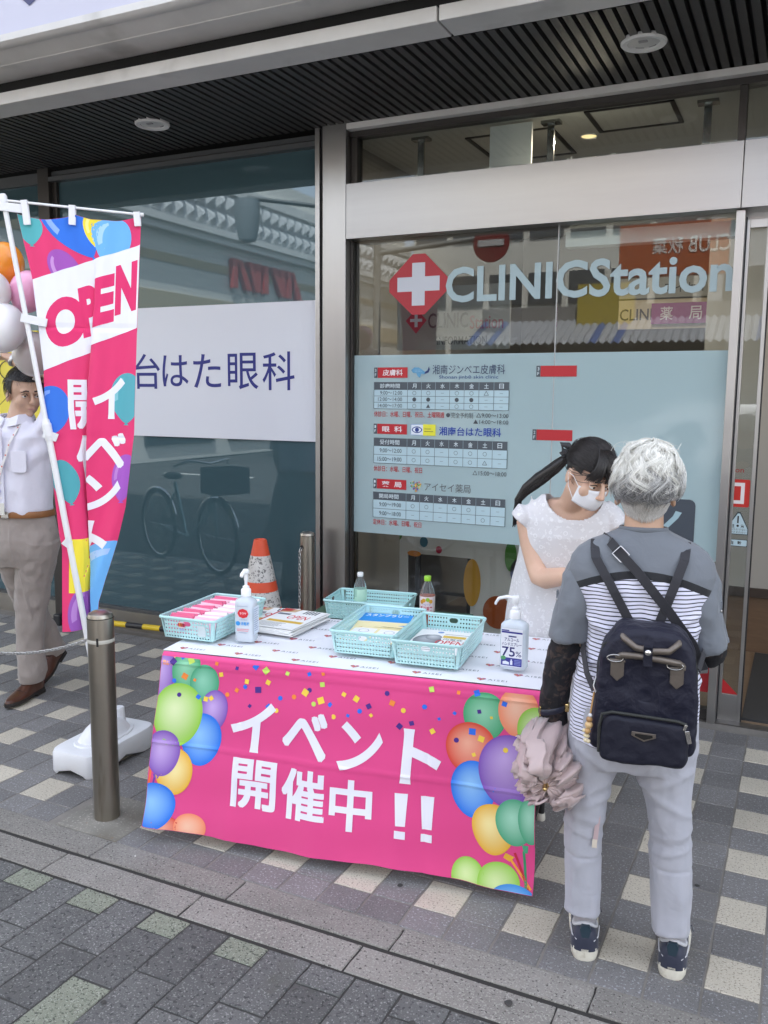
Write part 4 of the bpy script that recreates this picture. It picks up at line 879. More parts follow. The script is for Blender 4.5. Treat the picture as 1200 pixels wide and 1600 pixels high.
def basket(name, s, t, z, w_, d_, h_, lab, rot=0., parent_loc=None):
    loc_ = parent_loc if parent_loc else T(s, t, z)
    o = empty(name, loc_, TA+rot, lab, 'basket', 'mint green plastic baskets')
    tp = .010; bw = MB(); x, y = w_/2, d_/2; xb, yb_ = x-tp, y-tp
    zb_, zt_ = .004, h_-.008
    def wall(a0, a1, b0, b1, n, nv=5, handle=False):
        a0, a1, b0, b1 = map(Vector, (a0, a1, b0, b1))
        eu = (a1-a0); L_ = eu.length; eu.normalize(); up = (b0+b1)/2-(a0+a1)/2; Hh = up.length; up.normalize(); nn = eu.cross(up)
        sk = set()
        if handle:
            m_ = n//2; sk = {(i, j) for i in range(m_-2, m_+2) for j in range(nv-2, nv)}
        perforated(bw, a0-nn*.0011, eu, up, nn, L_, Hh, n, nv, .31, .0022, sk)
        if handle:      # oblong grip hole with a rim
            du, dv = L_/n, Hh/nv; c0 = a0+eu*(du*(n//2)); h0 = up*(dv*(nv-1))
            R_ = []
            for (rw, rh) in ((du*2, dv), (du*1.55, dv*.62)):
                R_.append([c0+h0+eu*(rw*cx_)+up*(rh*cz_) for cx_, cz_ in ((1, 1), (-1, 1), (-1, -1), (1, -1))] if rw > du*1.8 else
                          [c0+h0+eu*(rw-rh if sx > 0 else -(rw-rh))+(eu*math.cos(an)+up*math.sin(an))*rh for sx, an in [(1, 0), (1, .8), (1, 1.57), (-1, 1.57), (-1, 2.35), (-1, 3.14), (-1, 3.93), (-1, 4.71), (1, 4.71), (1, 5.5)]])
            big, sm = R_
            seq = [(0, [1, 2]), (1, [3, 4, 5]), ] 
            bmv = [p-nn*.0011 for p in big]+[p-nn*.0011 for p in sm]+[p+nn*.0011 for p in big]+[p+nn*.0011 for p in sm]
            g = len(sm); F_ = [[0, 4, 5, 6], [0, 6, 7, 1], [1, 7, 8, 9], [1, 9, 10, 2], [2, 10, 11, 12], [2, 12, 3], [3, 12, 13], [3, 13, 4, 0]]
            F_ = [[0, 4+1, 4+2], [0, 4+2, 4+3, 1], [1, 4+3, 4+4, 4+5], [1, 4+5, 2], [2, 4+5, 4+6, 4+7], [2, 4+7, 4+8, 3], [3, 4+8, 4+9], [3, 4+9, 4+0, 0], [0, 4+0, 4+1]]
            off = 4+g
            bw.add(bmv, F_+[[i+off for i in f][::-1] for f in F_]+[[4+i, 4+(i+1) % g, off+4+(i+1) % g, off+4+i] for i in range(g)])
    c = .012
    nx, ny = max(6, round((w_-.03)/.0125)), max(8, round((d_-.03)/.0125)); nx += nx % 2; ny += ny % 2
    wall((-xb+c, -yb_, zb_), (xb-c, -yb_, zb_), (-x+c, -y, zt_), (x-c, -y, zt_), nx, 5, True)
    wall((xb-c, yb_, zb_), (-xb+c, yb_, zb_), (x-c, y, zt_), (-x+c, y, zt_), nx, 5, True)
    wall((xb, -yb_+c, zb_), (xb, yb_-c, zb_), (x, -y+c, zt_), (x, y-c, zt_), ny, 5)
    wall((-xb, yb_-c, zb_), (-xb, -yb_+c, zb_), (-x, y-c, zt_), (-x, -y+c, zt_), ny, 5)
    for sx in (-1, 1):
        for sy in (-1, 1):      # rounded corners
            rr = [[], []]
            for lv, (X_, Y_, z_) in enumerate(((xb, yb_, zb_), (x, y, zt_))):
                for q in range(5):
                    a = math.pi/2*q/4
                    rr[lv].append((sx*(X_-c+c*math.cos(a)), sy*(Y_-c+c*math.sin(a)), z_))
            vs = rr[0]+rr[1]; bw.add(vs, [[q, q+1, 6+q, 5+q] if sx*sy > 0 else [q+1, q, 5+q, 6+q] for q in range(4)])
    bw.box(-xb+.004, xb-.004, -yb_+.004, yb_-.004, .001, .004)
    bw.build('perforated_body', M_mint, o)
    rim = []
    for q in range(32):
        a = 2*math.pi*q/32; cx_ = (x-c)*(1 if math.cos(a) > 0 else -1); cy_ = (y-c)*(1 if math.sin(a) > 0 else -1)
        rim.append((cx_+(c+.002)*math.cos(a+.049), cy_+(c+.002)*math.sin(a+.049), h_-.004))
    MB().tube(rim, [(.0055, .0035)]*32, 8, closed=True, ref=(0, 0, 1)).build('rim', M_mint, o, smooth=60)
    return o
b1 = basket('plastic_basket', .042, .3, .7, .235, .40, .085, 'mint basket packed with pink and white tissue packets at the table corner', -.06)
# tissue packets standing on edge inside, counted one by one
pk = [[slab_mesh('packet %s %d' % (nm, i), .098, .0115, .0, .0015, mat('packet '+nm, c, .35, var=.05, vs=40, bump=.5, bs=90), .0012) for i in range(2)] for nm, c in (('pink', H('#e0608a')), ('white', H('#e8e2e6')), ('light pink', H('#eeb4c6')))]
def packet_mesh(nm, c):
    b = MB()
    for i, (w_, z) in enumerate(((.049, 0), (.05, .02), (.05, .052), (.046, .062), (.05, .068))): pass
    prof = [(-.050, .0), (-.051, .03), (-.049, .058), (-.047, .066), (.047, .068), (.049, .06), (.051, .03), (.05, 0)]
    r2 = random.Random(nm)
    b.loft([[(x, y+.0015*math.sin(x*80+z*60), z+r2.uniform(-.001, .001)) for x, z in prof] for y in (-.0045, -.0015, .0015, .0045)])
    return b.mesh('packet '+nm, [mat('packet film '+nm, c, .3, var=.06, vs=30)])
PKM = {k: packet_mesh(k, H(c)) for k, c in (('pink', '#dd5f88'), ('white', '#ece6ea'), ('blush', '#f0bccb'))}
i0 = 0
ORD = 'first second third fourth fifth sixth seventh eighth ninth tenth eleventh twelfth thirteenth fourteenth fifteenth sixteenth seventeenth eighteenth nineteenth twentieth'.split()+['twenty-'+q for q in 'first second third fourth fifth sixth seventh eighth ninth'.split()]
for side in (-1, 1):
    for i in range(24):
        y = -.172+.0145*i
        kind = ('pink' if side < 0 and (i % 5 < 3) else 'blush' if side < 0 else ('white' if i % 4 else 'blush'))
        o = bpy.data.objects.new('tissue_packet', PKM[kind]); COL.objects.link(o)
        p = b1.location+Matrix.Rotation(TA-.06, 3, 'Z') @ Vector((side*.052+random.uniform(-.002, .002), y, .026+random.uniform(-.003, .006)))
        o.location = p; o.rotation_euler = (R(random.uniform(-30, -16)), R(random.uniform(-3, 3)), TA-.06+R(random.uniform(-4, 4)))
        tag(o, '%s tissue packet, %s from the front in the %s row of the corner basket' % ({'pink': 'bright pink', 'blush': 'pale pink', 'white': 'white'}[kind], ORD[i], 'pink' if side < 0 else 'white'), 'packet', 'tissue packets in the basket')
def label_on(o, S, items, name='label', m=None, **k):
    q = Print(); items(q); return q.build(name, S, m or M_print, o, **k)
def f_(q):
    rrect(q, -.035, -.004, .046, .07, .008, H('#e8c9d0'), 1)
    for i, hx in enumerate(('#c2304a', '#e0a030', '#b03040', '#d86a40', '#883050', '#d04060')): q.disc((-.031+.0048*i, .058), .004, .008, *[H(hx)]*2, 2, 10, 1, (0, 0))
    rrect(q, .05, .082, .02, .062, .003, H('#c9d6d8'), 1)
    rrect(q, -.03, -.008, .036, .043, .002, H('#a3b6d8'), 1)
label_on(b1, lambda u, v: (u, -.2-.0015+.010*(1-v/.085)-.002, v), f_, 'sticker', nrm=(0, -1, 0))
b2 = basket('plastic_basket', .716, .318, .7, .245, .40, .088, 'mint basket holding blue and yellow stamp rally sheets in the middle of the table', -.01)
b3 = basket('plastic_basket', .958, .268, .7, .245, .40, .088, 'mint basket holding OPEN leaflets beside the pump bottle marked 75%', -.02)
b2.location.z += .0115; b3.location.z += .0115; b1.location.z += .0115
# sheets in the baskets
def sheet_stack(name, base, rz, n, w_, d_, zf, items, lab, tilt=0., grp=None, cat='leaflets'):
    o = empty(name, base, rz, lab, cat)
    r2 = random.Random(lab); M_pap = mat('paper', (.82, .82, .8), .55)
    for i in range(n):
        me = MB().box(-w_/2, w_/2, -d_/2, d_/2, 0, .0016).mesh('sheet', [M_pap])
        q = bpy.data.objects.new('sheet', me); COL.objects.link(q); q.parent = o
        q.location = (r2.uniform(-.003, .003), r2.uniform(-.004, .004), i*.0019); q.rotation_euler = (0, 0, r2.uniform(-.03, .03))
    pq = Print(); items(pq)
    pq.build('printed_face', lambda u, v: (u, v, n*.0019+.0002), M_print, o, nrm=(0, 0, 1), base=.0005, eps=.0001)
    o.rotation_euler = (tilt, 0, rz)
    return o
def stampA(q):
    q.rect(-.1, .1, -.148, .148, H('#f3e6b4'), 0); q.rect(-.1, .1, .088, .148, H('#2b8fdc'), 1)
    q.text('スタンプラリー', (-.085, .085, .1, .135), H('#eef6ff'), 2, .02)
    q.rect(-.09, .09, .06, .066, H('#8a7a3c'), 1); q.rect(-.07, .09, .048, .053, H('#b8a860'), 1); q.rect(-.1, .1, -.148, -.128, H('#7fb9e6'), 1)
    for x, y, c in ((-.05, .0, '#f4f4f2'), (.05, .0, '#f4f4f2'), (-.05, -.085, '#f4f4f2'), (.05, -.085, '#f4f4f2')):
        q.rect(x-.044, x+.044, y-.03, y+.032, H(c), 1); q.ring((x, y), .02, .02, .12, H('#a0a8b8'), 2); q.rect(x-.044, x+.044, y-.04, y-.032, H('#3a3f7c'), 2)
    q.disc((-.085, .06), .018, .014, *[H('#e8b84a')]*2, 3, 12, 1, (0, 0)); q.poly([(-.1, .03), (-.07, .035), (-.075, .05), (-.1, .048)], H('#d8913a'), 3)
sheet_stack('stamp_rally_sheets', b2.location+Vector((-.005, -.02, .012)), TA-.05, 16, .2, .296, 0, stampA, 'stamp rally sheets with a blue heading lying in the middle mint basket', .05)
def stampB(q):
    q.rect(-.1, .1, -.148, .148, H('#2b8fdc'), 0); q.text('スタンプラリー', (-.085, .085, .11, .14), H('#eef6ff'), 2, .02); q.rect(-.1, .1, -.148, .05, H('#f3e6b4'), 1)
ss = sheet_stack('stamp_rally_sheet', b2.location+Vector((-.02, .045, .044)), TA+.08, 1, .2, .28, 0, stampB, 'topmost blue stamp rally sheet sticking out at the back of its basket', .07)
def leaf(q):
    q.rect(-.1, .1, -.148, .148, H('#f0f0ee'), 0)
    q.disc((-.045, .01), .05, .07, H('#b9bcc0'), H('#6c7076'), 1, 20, 3); q.disc((-.03, .05), .03, .035, H('#d0d2d4'), H('#888c92'), 2, 16, 2)
    q.rect(.0, .085, .055, .085, H('#dcb944'), 1); q.text('OPEN', (-.01, .092, -.03, .02), H('#cf2b33'), 2, .01); q.disc((.06, -.06), .015, .015, *[H('#cf2b33')]*2, 2, 14, 1, (0, 0))
    q.rect(-.085, .0, -.11, -.104, H('#9a9a9a'), 1); q.rect(-.085, .03, -.09, -.084, H('#9a9a9a'), 1); q.rect(.0, .09, .1, .105, H('#888'[0:1]+'888888'), 1)
    q.disc((-.08, -.05), .012, .012, *[H('#d87a5a')]*2, 2, 12, 1, (0, 0)); q.disc((-.02, .12), .012, .012, *[H('#7a9ac8')]*2, 2, 12, 1, (0, 0)); q.text('内覧会', (.01, .08, .025, .05), H('#555555'), 2, .0)
sheet_stack('open_leaflets', b3.location+Vector((-.002, -.015, .011)), TA-.02, 15, .2, .296, 0, leaf, 'white OPEN leaflets with grey pictures lying in the third mint basket')
def leaf2(q):
    q.rect(-.105, .105, -.148, .148, H('#f0f0ee'), 0)
    q.text('OPEN', (-.02, .075, .0, .055), H('#d4303a'), 2, .01); q.rect(-.075, .09, -.06, -.03, H('#d9b23c'), 1)
    for i in range(6): q.rect(-.09, .03-.01*(i % 3), -.075-.011*i, -.071-.011*i, H('#777777'), 1)
    q.rect(-.105, -.095, -.148, .148, H('#c43a44'), 1)
    for i in range(5): q.rect(.01+.014*i, .018+.014*i, .09, .14, H('#444a55'), 2)
    q.poly([(-.1, .08), (-.03, .1), (-.02, .148), (-.1, .148)], H('#c9a987'), 1); q.poly([(-.1, .1), (-.06, .11), (-.05, .148), (-.1, .148)], H('#b83a34'), 1.5); q.rect(-.09, -.03, .05, .075, H('#6a6f78'), 1)
ls = empty('flyer_stack', T(.30, .43, .7115), TA-R(8), 'stack of folded white flyers with red print behind the tall pump bottle', 'leaflets')
M_pap = mat('paper', (.82, .82, .8), .55)
fm_ = MB()
pr_ = []
for i in range(5):
    b = MB(); n_ = 6; prof = [(-.105, 0), (-.108, .0022), (-.105, .0044), (.1, .0036), (.104, .002), (.1, 0)]
    b.loft([[(x, y, z) for x, z in prof] for y in np.linspace(-.148, .148, 4)], 0)
    o = b.build('folded_flyer', M_pap, ls); o.location = (random.uniform(-.004, .004), random.uniform(-.006, .006), i*.0046); o.rotation_euler = (0, 0, random.uniform(-.04, .04))
    rs = MB().box(.0995, .1005, -.1, .09, .0005, .0032).build('red_edge', mat('red edge print', H('#c43a44'), .6), o) if i % 2 else None
q = Print(); leaf2(q); q.build('printed_face', lambda u, v: (u*.95, v*.97, .0252), M_print, ls, nrm=(0, 0, 1), eps=.0001, base=.0003)
l2 = empty('flyer_pile', T(.19, .47, .7115), TA+R(6), 'small flyer pile half under the folded flyers, next to the packed basket', 'leaflets')
for i in range(5):
    o = MB().box(-.1, .1, -.14, .14, 0, .003).build('flyer', M_pap, l2); o.location = (0, 0, i*.0034); o.rotation_euler = (0, 0, random.uniform(-.05, .05))
q = Print(); leaf2(q); q.build('printed_face', lambda u, v: (u*.93, v*.93, .0168), M_print, l2, nrm=(0, 0, 1), eps=.0001, base=.0003)
# ------------------------------------------------------------------ pump bottles
M_clr = mat('cloudy plastic', (.78, .84, .9), .18, trans=.35, ior=1.3, var=.01)
M_nozzle = mat('pump plastic', (.86, .87, .88), .3)
def pump_bottle(loc, rz, lab, w_, d_, hb_, items, nozzle='up', taper=.9):
    o = empty('pump_bottle', loc, rz, lab, 'bottle', 'hand sanitiser pump bottles')
    def ring_(fx, fy, z, e=4.): return [(math.copysign(abs(math.cos(a))**(2/e), math.cos(a))*fx, math.copysign(abs(math.sin(a))**(2/e), math.sin(a))*fy, z) for a in np.linspace(0, 2*math.pi, 36, endpoint=False)]
    x, y = w_/2, d_/2; nk = .017
    R_ = [ring_(x*.9, y*.9, 0), ring_(x, y, .006), ring_(x, y, .03), ring_(x, y, hb_*.82), ring_(x*.97, y*.96, hb_*.9), ring_(x*.8, y*.8, hb_*.955, 3), ring_(nk*1.15, nk*1.15, hb_*.992, 2), ring_(nk*1.1, nk*1.1, hb_+.006, 2)]
    MB().loft(R_).build('body', M_clr, o, smooth=50)
    MB().lathe([(.0185, hb_), (.019, hb_+.004), (.0185, hb_+.026), (.0165, hb_+.03), (.013, hb_+.032), (.0125, hb_+.04), (.008, hb_+.042), (.0055, hb_+.044), (.0055, hb_+.064)], 24).build('collar', M_nozzle, o, smooth=40)
    nz = MB()
    if nozzle == 'up':
        nz.lathe([(.006, hb_+.06), (.0075, hb_+.068), (.0075, hb_+.086), (.012, hb_+.09), (.013, hb_+.098), (.009, hb_+.104), (.002, hb_+.105)], 20)
        nz.tube([(0, .004, hb_+.093), (0, -.02, hb_+.095), (0, -.036, hb_+.091), (0, -.042, hb_+.083)], [.0085, .008, .007, .006], 12)
    else:
        nz.lathe([(.006, hb_+.05), (.012, hb_+.056), (.0125, hb_+.074), (.011, hb_+.08), (.002, hb_+.081)], 20)
        nz.tube([(.004, 0, hb_+.072), (-.03, 0, hb_+.074), (-.058, -.002, hb_+.066), (-.068, -.003, hb_+.05), (-.069, -.003, hb_+.044)], [.0065, .006, .0055, .0045, .004], 12)
    nz.build('nozzle', M_nozzle, o, smooth=45)
    q = Print(); items(q); q.build('label', lambda u, v: (u, -y-.0006, v), M_print, o, nrm=(0, -1, 0), eps=.0001, base=.0004)
    return o, y, x
def lab1(q):
    q.poly([(.0+.022*math.sin(t)*1.0, .108+.018*math.cos(t)) for t in np.linspace(0, 2*math.pi, 9)[:-1]], H('#cf2633'), 1); q.text('サラヤ', (-.013, .013, .103, .113), H('#f5e8ea'), 2, .01)
    q.text('手指消毒用', (-.016, .016, .082, .087), H('#7f8fb4'), 1); q.disc((-.02, .07), .0085, .0085, *[H('#2f8fd6')]*2, 1, 18, 1, (0, 0)); q.text('消毒液', (-.009, .024, .063, .077), H('#2f8fd6'), 1, .02)
    for i, (a, b) in enumerate(((-.024, .024), (-.024, .02))): q.rect(a, b, .047-.006*i, .0495-.006*i, H('#d9828a'), 1)
    q.rect(-.018, .014, .034, .036, H('#8a93b0'), 1); q.rect(-.022, .02, .134, .136, H('#9098b0'), 1)
o, y_, x_ = pump_bottle(T(.236, .182, .7115), TA+R(3), 'white pump bottle with a red diamond label beside the packed mint basket', .076, .062, .165, lab1, 'up')
q = Print(); q.rect(-.026, .026, .028, .132, H('#d4deea'), 0)
for i in range(11): q.rect(-.02, .02-.006*(i % 3), .12-.008*i, .1225-.008*i, H('#8f9cb8'), 1)
q.build('side_label', lambda u, v: (x_+.0004, u, v), M_print, o, nrm=(1, 0, 0), eps=.0001)
def lab2(q):
    q.rect(-.037, .037, .012, .142, H('#e2e4ea'), 0); q.rect(-.036, .036, .126, .132, H('#2e2f86'), 1); q.rect(-.036, -.01, .133, .137, H('#2e2f86'), 1)
    rrect(q, -.012, .016, .113, .118, .002, H('#3c3f78'), 1); q.text('アルコール', (-.025, .025, .098, .110), H('#2b2d6e'), 1, .02); q.text('ハンドスプレー', (-.034, .034, .083, .095), H('#2b2d6e'), 1, .02)
    q.text('75', (-.033, .012, .046, .079), H('#22246a'), 1, .014); q.text('%', (.014, .034, .048, .066), H('#22246a'), 1, .004)
    q.rect(-.036, .036, .014, .042, H('#33358c'), 1); q.disc((-.028, .04), .009, .007, *[H('#4f9a63')]*2, 2, 14, 1, (0, 0)); q.poly([(-.03, .018), (-.008, .018), (-.008, .026), (-.02, .03), (-.03, .027)], H('#dfe4f2'), 2); q.rect(-.004, .004, .018, .032, H('#dfe4f2'), 2); q.rect(-.002, .002, .032, .037, H('#dfe4f2'), 2)
    for i in range(4): q.rect(.01, .032, .034-.005*i, .0365-.005*i, H('#7d84c4'), 2)
pump_bottle(T(1.238, .168, .7115), TA-R(8), 'pump bottle labelled 75% with a long spout at the table end', .09, .062, .168, lab2, 'side')
# ------------------------------------------------------------------ behind the table: stool with the fourth basket and drinks
sb = empty('green_stool', (-1.66, 3.5, 0), TA, 'low dark green folding stand behind the table', 'stand')
MB().box(-.36, .36, -.2, .17, .60, .622).build('top', mat('dark green board', (.03, .09, .045), .5), sb, bevel=.004)
for sx in (-1, 1):
    for sy in (-.17, .14): MB().tube([(sx*.3, sy, 0), (sx*.3, sy, .6)], .012, 10).build('leg', M_leg, sb, smooth=40)
b4 = basket('plastic_basket', 0, 0, 0, .25, .37, .088, 'mint basket with a water bottle on the stand behind the table', R(91), Vector((-1.74, 3.48, .623)))
def pet(loc, lab, cap, liquid, hgt, lev, items, labcol, lz):
    o = empty('drink_bottle', loc, R(15), lab, 'bottle', 'drink bottles behind the table')
    k = hgt/.21; body = [(.026, 0), (.032, .006), (.033, .02), (.0315, .03), (.033, .04), (.033, .125), (.030, .145), (.022, .168), (.0145, .183), (.013, .19), (.013, .2)]
    MB().lathe([(r_*k, z*k) for r_, z in body], 28).build('body', mat('clear bottle plastic', (.85, .92, .95), .06, trans=.92, ior=1.12), o, smooth=60)
    MB().lathe([(.0145*k, .19*k), (.0155*k, .192*k), (.0155*k, .208*k), (.0135*k, .211*k), (.001, .211*k)], 24).build('cap', mat('cap '+lab[:12], cap, .4), o, smooth=40)
    if lev: MB().lathe([(.025*k, .003), (.031*k, .008), (.0315*k, .02), (.0315*k, lev), (.001, lev)], 28).build('drink', mat('drink '+lab[:12], liquid, .1, trans=.1, ior=1.33), o, smooth=50)
    MB().lathe([(.0334*k, lz[0]), (.0336*k, lz[0]+.001), (.0336*k, lz[1]), (.0334*k, lz[1]+.0005)], 30, caps=False).build('wrapper', mat('wrapper '+lab[:12], labcol, .4), o, smooth=60)
    q = Print(); items(q); q.build('label', lambda u, v: (.0338*k*math.sin(u/(.0336*k)), -.0338*k*math.cos(u/(.0336*k)), v), M_print, o, cu=np.arange(-.03, .031, .006), eps=.0001, base=.0003)
def w1(q): q.rect(-.03, -.01, .08, .12, H('#9fc9b8'), 1); q.rect(-.028, -.024, .07, .12, H('#4a7a70'), 2)
pet((-1.79, 3.47, .629), 'clear water bottle with a white cap in the basket behind the table', (.82, .82, .82), (.7, .8, .85), .19, .0, w1, H('#b9dfc9'), (.06, .115))
def w2(q):
    q.rect(-.034, .034, .06, .128, H('#e9d9dc'), 0)
    for x, z, c in ((-.012, .112, '#d8a22c'), (.006, .116, '#9cc23a'), (.02, .108, '#e0a83a'), (-.022, .105, '#c88a2c')): q.disc((x, z), .009, .009, *[H(c)]*2, 1, 14, 1, (0, 0))
    q.text('贅沢果実', (-.028, .028, .066, .086), H('#c2485c'), 2, .02); q.rect(-.03, .03, .058, .062, H('#5c9a4c'), 1); q.text('フルーツ', (-.02, .02, .09, .098), H('#4a6fb8'), 2, .01)
pet((-1.452, 3.46, .622), 'fruit tea bottle with a lime green cap behind the table', H('#9cd43a'), H('#c4501a'), .215, .13, w2, H('#dcd0c8'), (.06, .128))
tbx = empty('crumpled_tissue', (-1.70, 3.42, .629), 0, 'crumpled white tissue in the basket behind the table', 'tissue')
MB().ball((0, 0, .018), (.035, .028, .02), 12, 8).build('paper', M_pap, tbx, smooth=180); displace(tbx.children[0], lambda co, no: co+no*(.008*fbm(co, (60, 60, 60)))[:, None])
# ================================================================== banner flag, bollards, cone, balloons
FO = Vector((-2.8, 2.8, 0)); FA = R(30)
FE = Vector((math.cos(FA), math.sin(FA), 0)); FN = Vector((-math.sin(FA), math.cos(FA), 0))
fb = empty('banner_stand', (-2.735, 2.815, 0), R(93), 'white plastic water-filled stand with a slanting pole and cross bar', 'banner stand')
# moulded base: a low box with two arches in each long side and a domed middle
M_base = mat('white moulded plastic', (.74, .75, .77), .42, var=.05, vs=5, bump=.05, bs=30)
bb = MB(); hx, hy = .225, .122; n = 40
def base_ring(fx, fy, z, arch=0.):
    out = []
    for j in range(n):
        a = 2*math.pi*j/n; e = 6.
        x = math.copysign(abs(math.cos(a))**(2/e), math.cos(a))*hx*fx; y = math.copysign(abs(math.sin(a))**(2/e), math.sin(a))*hy*fy
        zz = z+(arch*max(0, math.cos(x/hx*math.pi*.95))**.6 if abs(y) > hy*.8 else arch*max(0, math.cos(y/hy*math.pi*.8))**.6*.8)
        out.append((x, y, zz))
    return out
bb.loft([base_ring(.86, .8, .02, .03), base_ring(.97, .96, .0, .035), base_ring(1, 1, .012, .03), base_ring(1, 1, .088, 0), base_ring(.975, .96, .102), base_ring(.9, .86, .107)], caps=True)
def oval(rx, ry, z): return [(rx*math.cos(2*math.pi*j/n), ry*math.sin(2*math.pi*j/n), z) for j in range(n)]
bb.loft([oval(.170, .098, .10), oval(.160, .092, .113), oval(.142, .084, .115), oval(.132, .076, .128), oval(.105, .062, .152), oval(.062, .046, .172), oval(.035, .03, .18)], caps=True)
bb.build('base', M_base, fb, smooth=45)
MB().lathe([(.03, .12), (.025, .185), (.024, .2), (.02, .204), (.001, .204)], 20, (.1, 0, 0)).build('filler_cap', M_base, fb, smooth=40)
MB().lathe([(.022, .16), (.021, .23), (.019, .255), (.016, .256)], 20, (0, 0, 0)).build('socket', M_base, fb, smooth=40)
pole_b = FO+FE*.045+FN*-.02+Vector((0, 0, .14)); pole_t = FO+FE*-.268+FN*-.02+Vector((0, 0, 2.425))
pole_b = Vector((-2.735, 2.815, .15))
pm_ = pole_b+(pole_t-pole_b)*.58
MB().tube([pole_b, pm_], .0135, 14).build('pole', M_white_pl, fb, smooth=40, world=True)
pu = MB().tube([pm_, pole_t], .0105, 14).build('pole', M_white_pl, fb, smooth=40, world=True)
dp = (pole_t-pole_b).normalized()
MB().tube([pm_-dp*.05, pm_-dp*.035, pm_-dp*.034, pm_+dp*.02, pm_+dp*.021, pm_+dp*.04], [.0165, .018, .0195, .0195, .017, .0135], 14).build('joint_sleeve', M_white_pl, fb, smooth=35, world=True)
MB().tube([pole_t-dp*.035, pole_t-dp*.01, pole_t], [.0155, .0165, .012], 14).build('pole_cap', M_white_pl, fb, smooth=35, world=True)
bar_a = FO+FE*-.32+FN*-.02+Vector((0, 0, 2.405)); bar_b = FO+FE*.29+FN*-.02+Vector((0, 0, 2.356))
MB().tube([bar_a, bar_b], .0052, 10).lathe([(.008, -.012), (.008, .008), (.001, .009)], 10, M=Matrix.Translation(bar_b) @ (bar_b-bar_a).to_track_quat('Z', 'Y').to_matrix().to_4x4()).build('cross_bar', M_white_pl, fb, smooth=40, world=True)
# the flag itself: a 0.55 x 1.79 m cloth hanging from pole and bar with one deep fold
fl = empty('event_flag', FO+Vector((0, 0, .6)), 0, 'tall pink OPEN event flag with balloons hanging folded from the slanting pole', 'flag')
FW, FH, FT = .475, 1.775, 2.352
def lerp(x, xs, ys): return float(np.interp(x, xs, ys))
def _flag(u, v):
    z = FT-v
    sL = lerp(-z, [-2.36, -2.1, -1.72, -1.55, -1.02, -.95, -.62, -.5], [-.222, -.172, -.142, -.145, -.105, -.095, -.108, -.11])
    sR = lerp(-z, [-2.36, -2.2, -1.9, -1.455, -1.133, -.977, -.8, -.672, -.5], [.29, .28, .262, .238, .191, .15, .095, .061, .05])
    sF = lerp(-z, [-2.36, -2.0, -1.6, -1.2, -.6], [.10, .075, .028, .012, .012])
    hid = max(FW-(sR-sL), 0.); b = hid/2
    uA = sF-sL+b; uB = FW-(sR-sF)
    dep = .004+.045*min(1, b/.09)
    amp = min(b, .75*max(sR-sF, .02)); nn_ = max(1, math.ceil(b/max(amp, 1e-4)-1e-6)); A_ = max(b/nn_, 1e-5)
    if u > sF-sL and u < uA: s = sF+A_*abs(((u-(sF-sL))/A_+1) % 2-1); d = dep
    elif u < uA: s = sL+u; d = dep*max(0., min(1., (u/uA)))**1.5
    elif u < uB:
        k = (u-uA)/max(uB-uA, 1e-6); s = sF+A_*abs(((b+k*b)/A_+1) % 2-1); d = dep*(1-.5*k)
    else: s = sR-(FW-u); d = dep*.5*max(0., 1-(u-uB)/.05)
    zz = z
    # free lower corner swings up a little
    zz += .06*max(0, (v-1.3)/.47)**2*(u/FW)
    d += .010*math.sin(u*34+v*1.5)*min(1, .3+v)*(.4+.6*min(1, v*1.2))+.004*math.sin(u*71+v*4)
    return s, d, zz
def flag(u, v_):
    v = -v_; acc = Vector((0, 0, 0))
    for du in (-.012, -.006, 0, .006, .012):
        s, d, z = _flag(min(max(u+du, 0), FW), v); acc += FE*s+FN*d+Vector((0, 0, z))
    acc /= 5
    # sag of the top edge between the three loops
    sag = .022*math.exp(-v/.07)*abs(math.sin(u/FW*2*math.pi))
    cr = .0014*math.sin(v*3.3)
    return FO+acc+Vector((0, 0, -sag))+FN*(-.014+cr+.003*math.exp(-((v-.92)/.006)**2)+.003*math.exp(-((v-.46)/.006)**2))
M_flag = mat('flag polyester', H('#e3306f'), .65, sheen=.2)
FU = np.linspace(0, FW, 96); FV = -np.linspace(0, FH, 90)
surf('cloth', flag, FU, FV, M_flag, fl, world=True)
q = Print()
WB = H('#ececf4'); PK = H('#e3306f')
def band(u): return (-(.265-.150*u/FW), -(.640-.185*u/FW))
ba, bb_ = band(0), band(FW)
q.poly([(0, ba[0]), (0, ba[1]), (FW, bb_[1]), (FW, bb_[0])], WB, 2)
def drop(c, r_, rv, hx, hi, lay, rot=0., knot=True):
    c0 = (c[0], -c[1]); pts = []
    for a in np.linspace(0, 2*math.pi, 36, endpoint=False):
        x, y = math.cos(a), math.sin(a)
        if y < 0: x *= (1-.42*(-y)**2.4); y *= 1.25
        pts.append((x*r_, y*rv))
    ro = lambda p: (c0[0]+p[0]*math.cos(rot)-p[1]*math.sin(rot), c0[1]+p[0]*math.sin(rot)+p[1]*math.cos(rot))
    q.poly([ro(p) for p in pts], H(hx), lay)
    if knot: q.poly([ro((-.012, -rv*1.33)), ro((.012, -rv*1.33)), ro((0, -rv*1.2))], H(hx), lay)
    hl = [(r_*.82*math.cos(a), rv*.82*math.sin(a)) for a in np.linspace(R(110), R(200), 10)]+[(r_*.56*math.cos(a), rv*.7*math.sin(a)) for a in np.linspace(R(195), R(115), 10)]
    q.poly([ro(p) for p in hl], H(hi), lay+.3)
drop((.035, .03), .062, .075, '#55b0b6', '#8fcdd2', .1)
drop((.20, .01), .095, .14, '#2f74dd', '#8fb2ee', .3, R(25))
drop((.31, .05), .05, .075, '#f3de3c', '#f8ec8c', .5, 0)
drop((.36, .09), .075, .10, '#6fb4ef', '#a9d2f6', .9, 0)
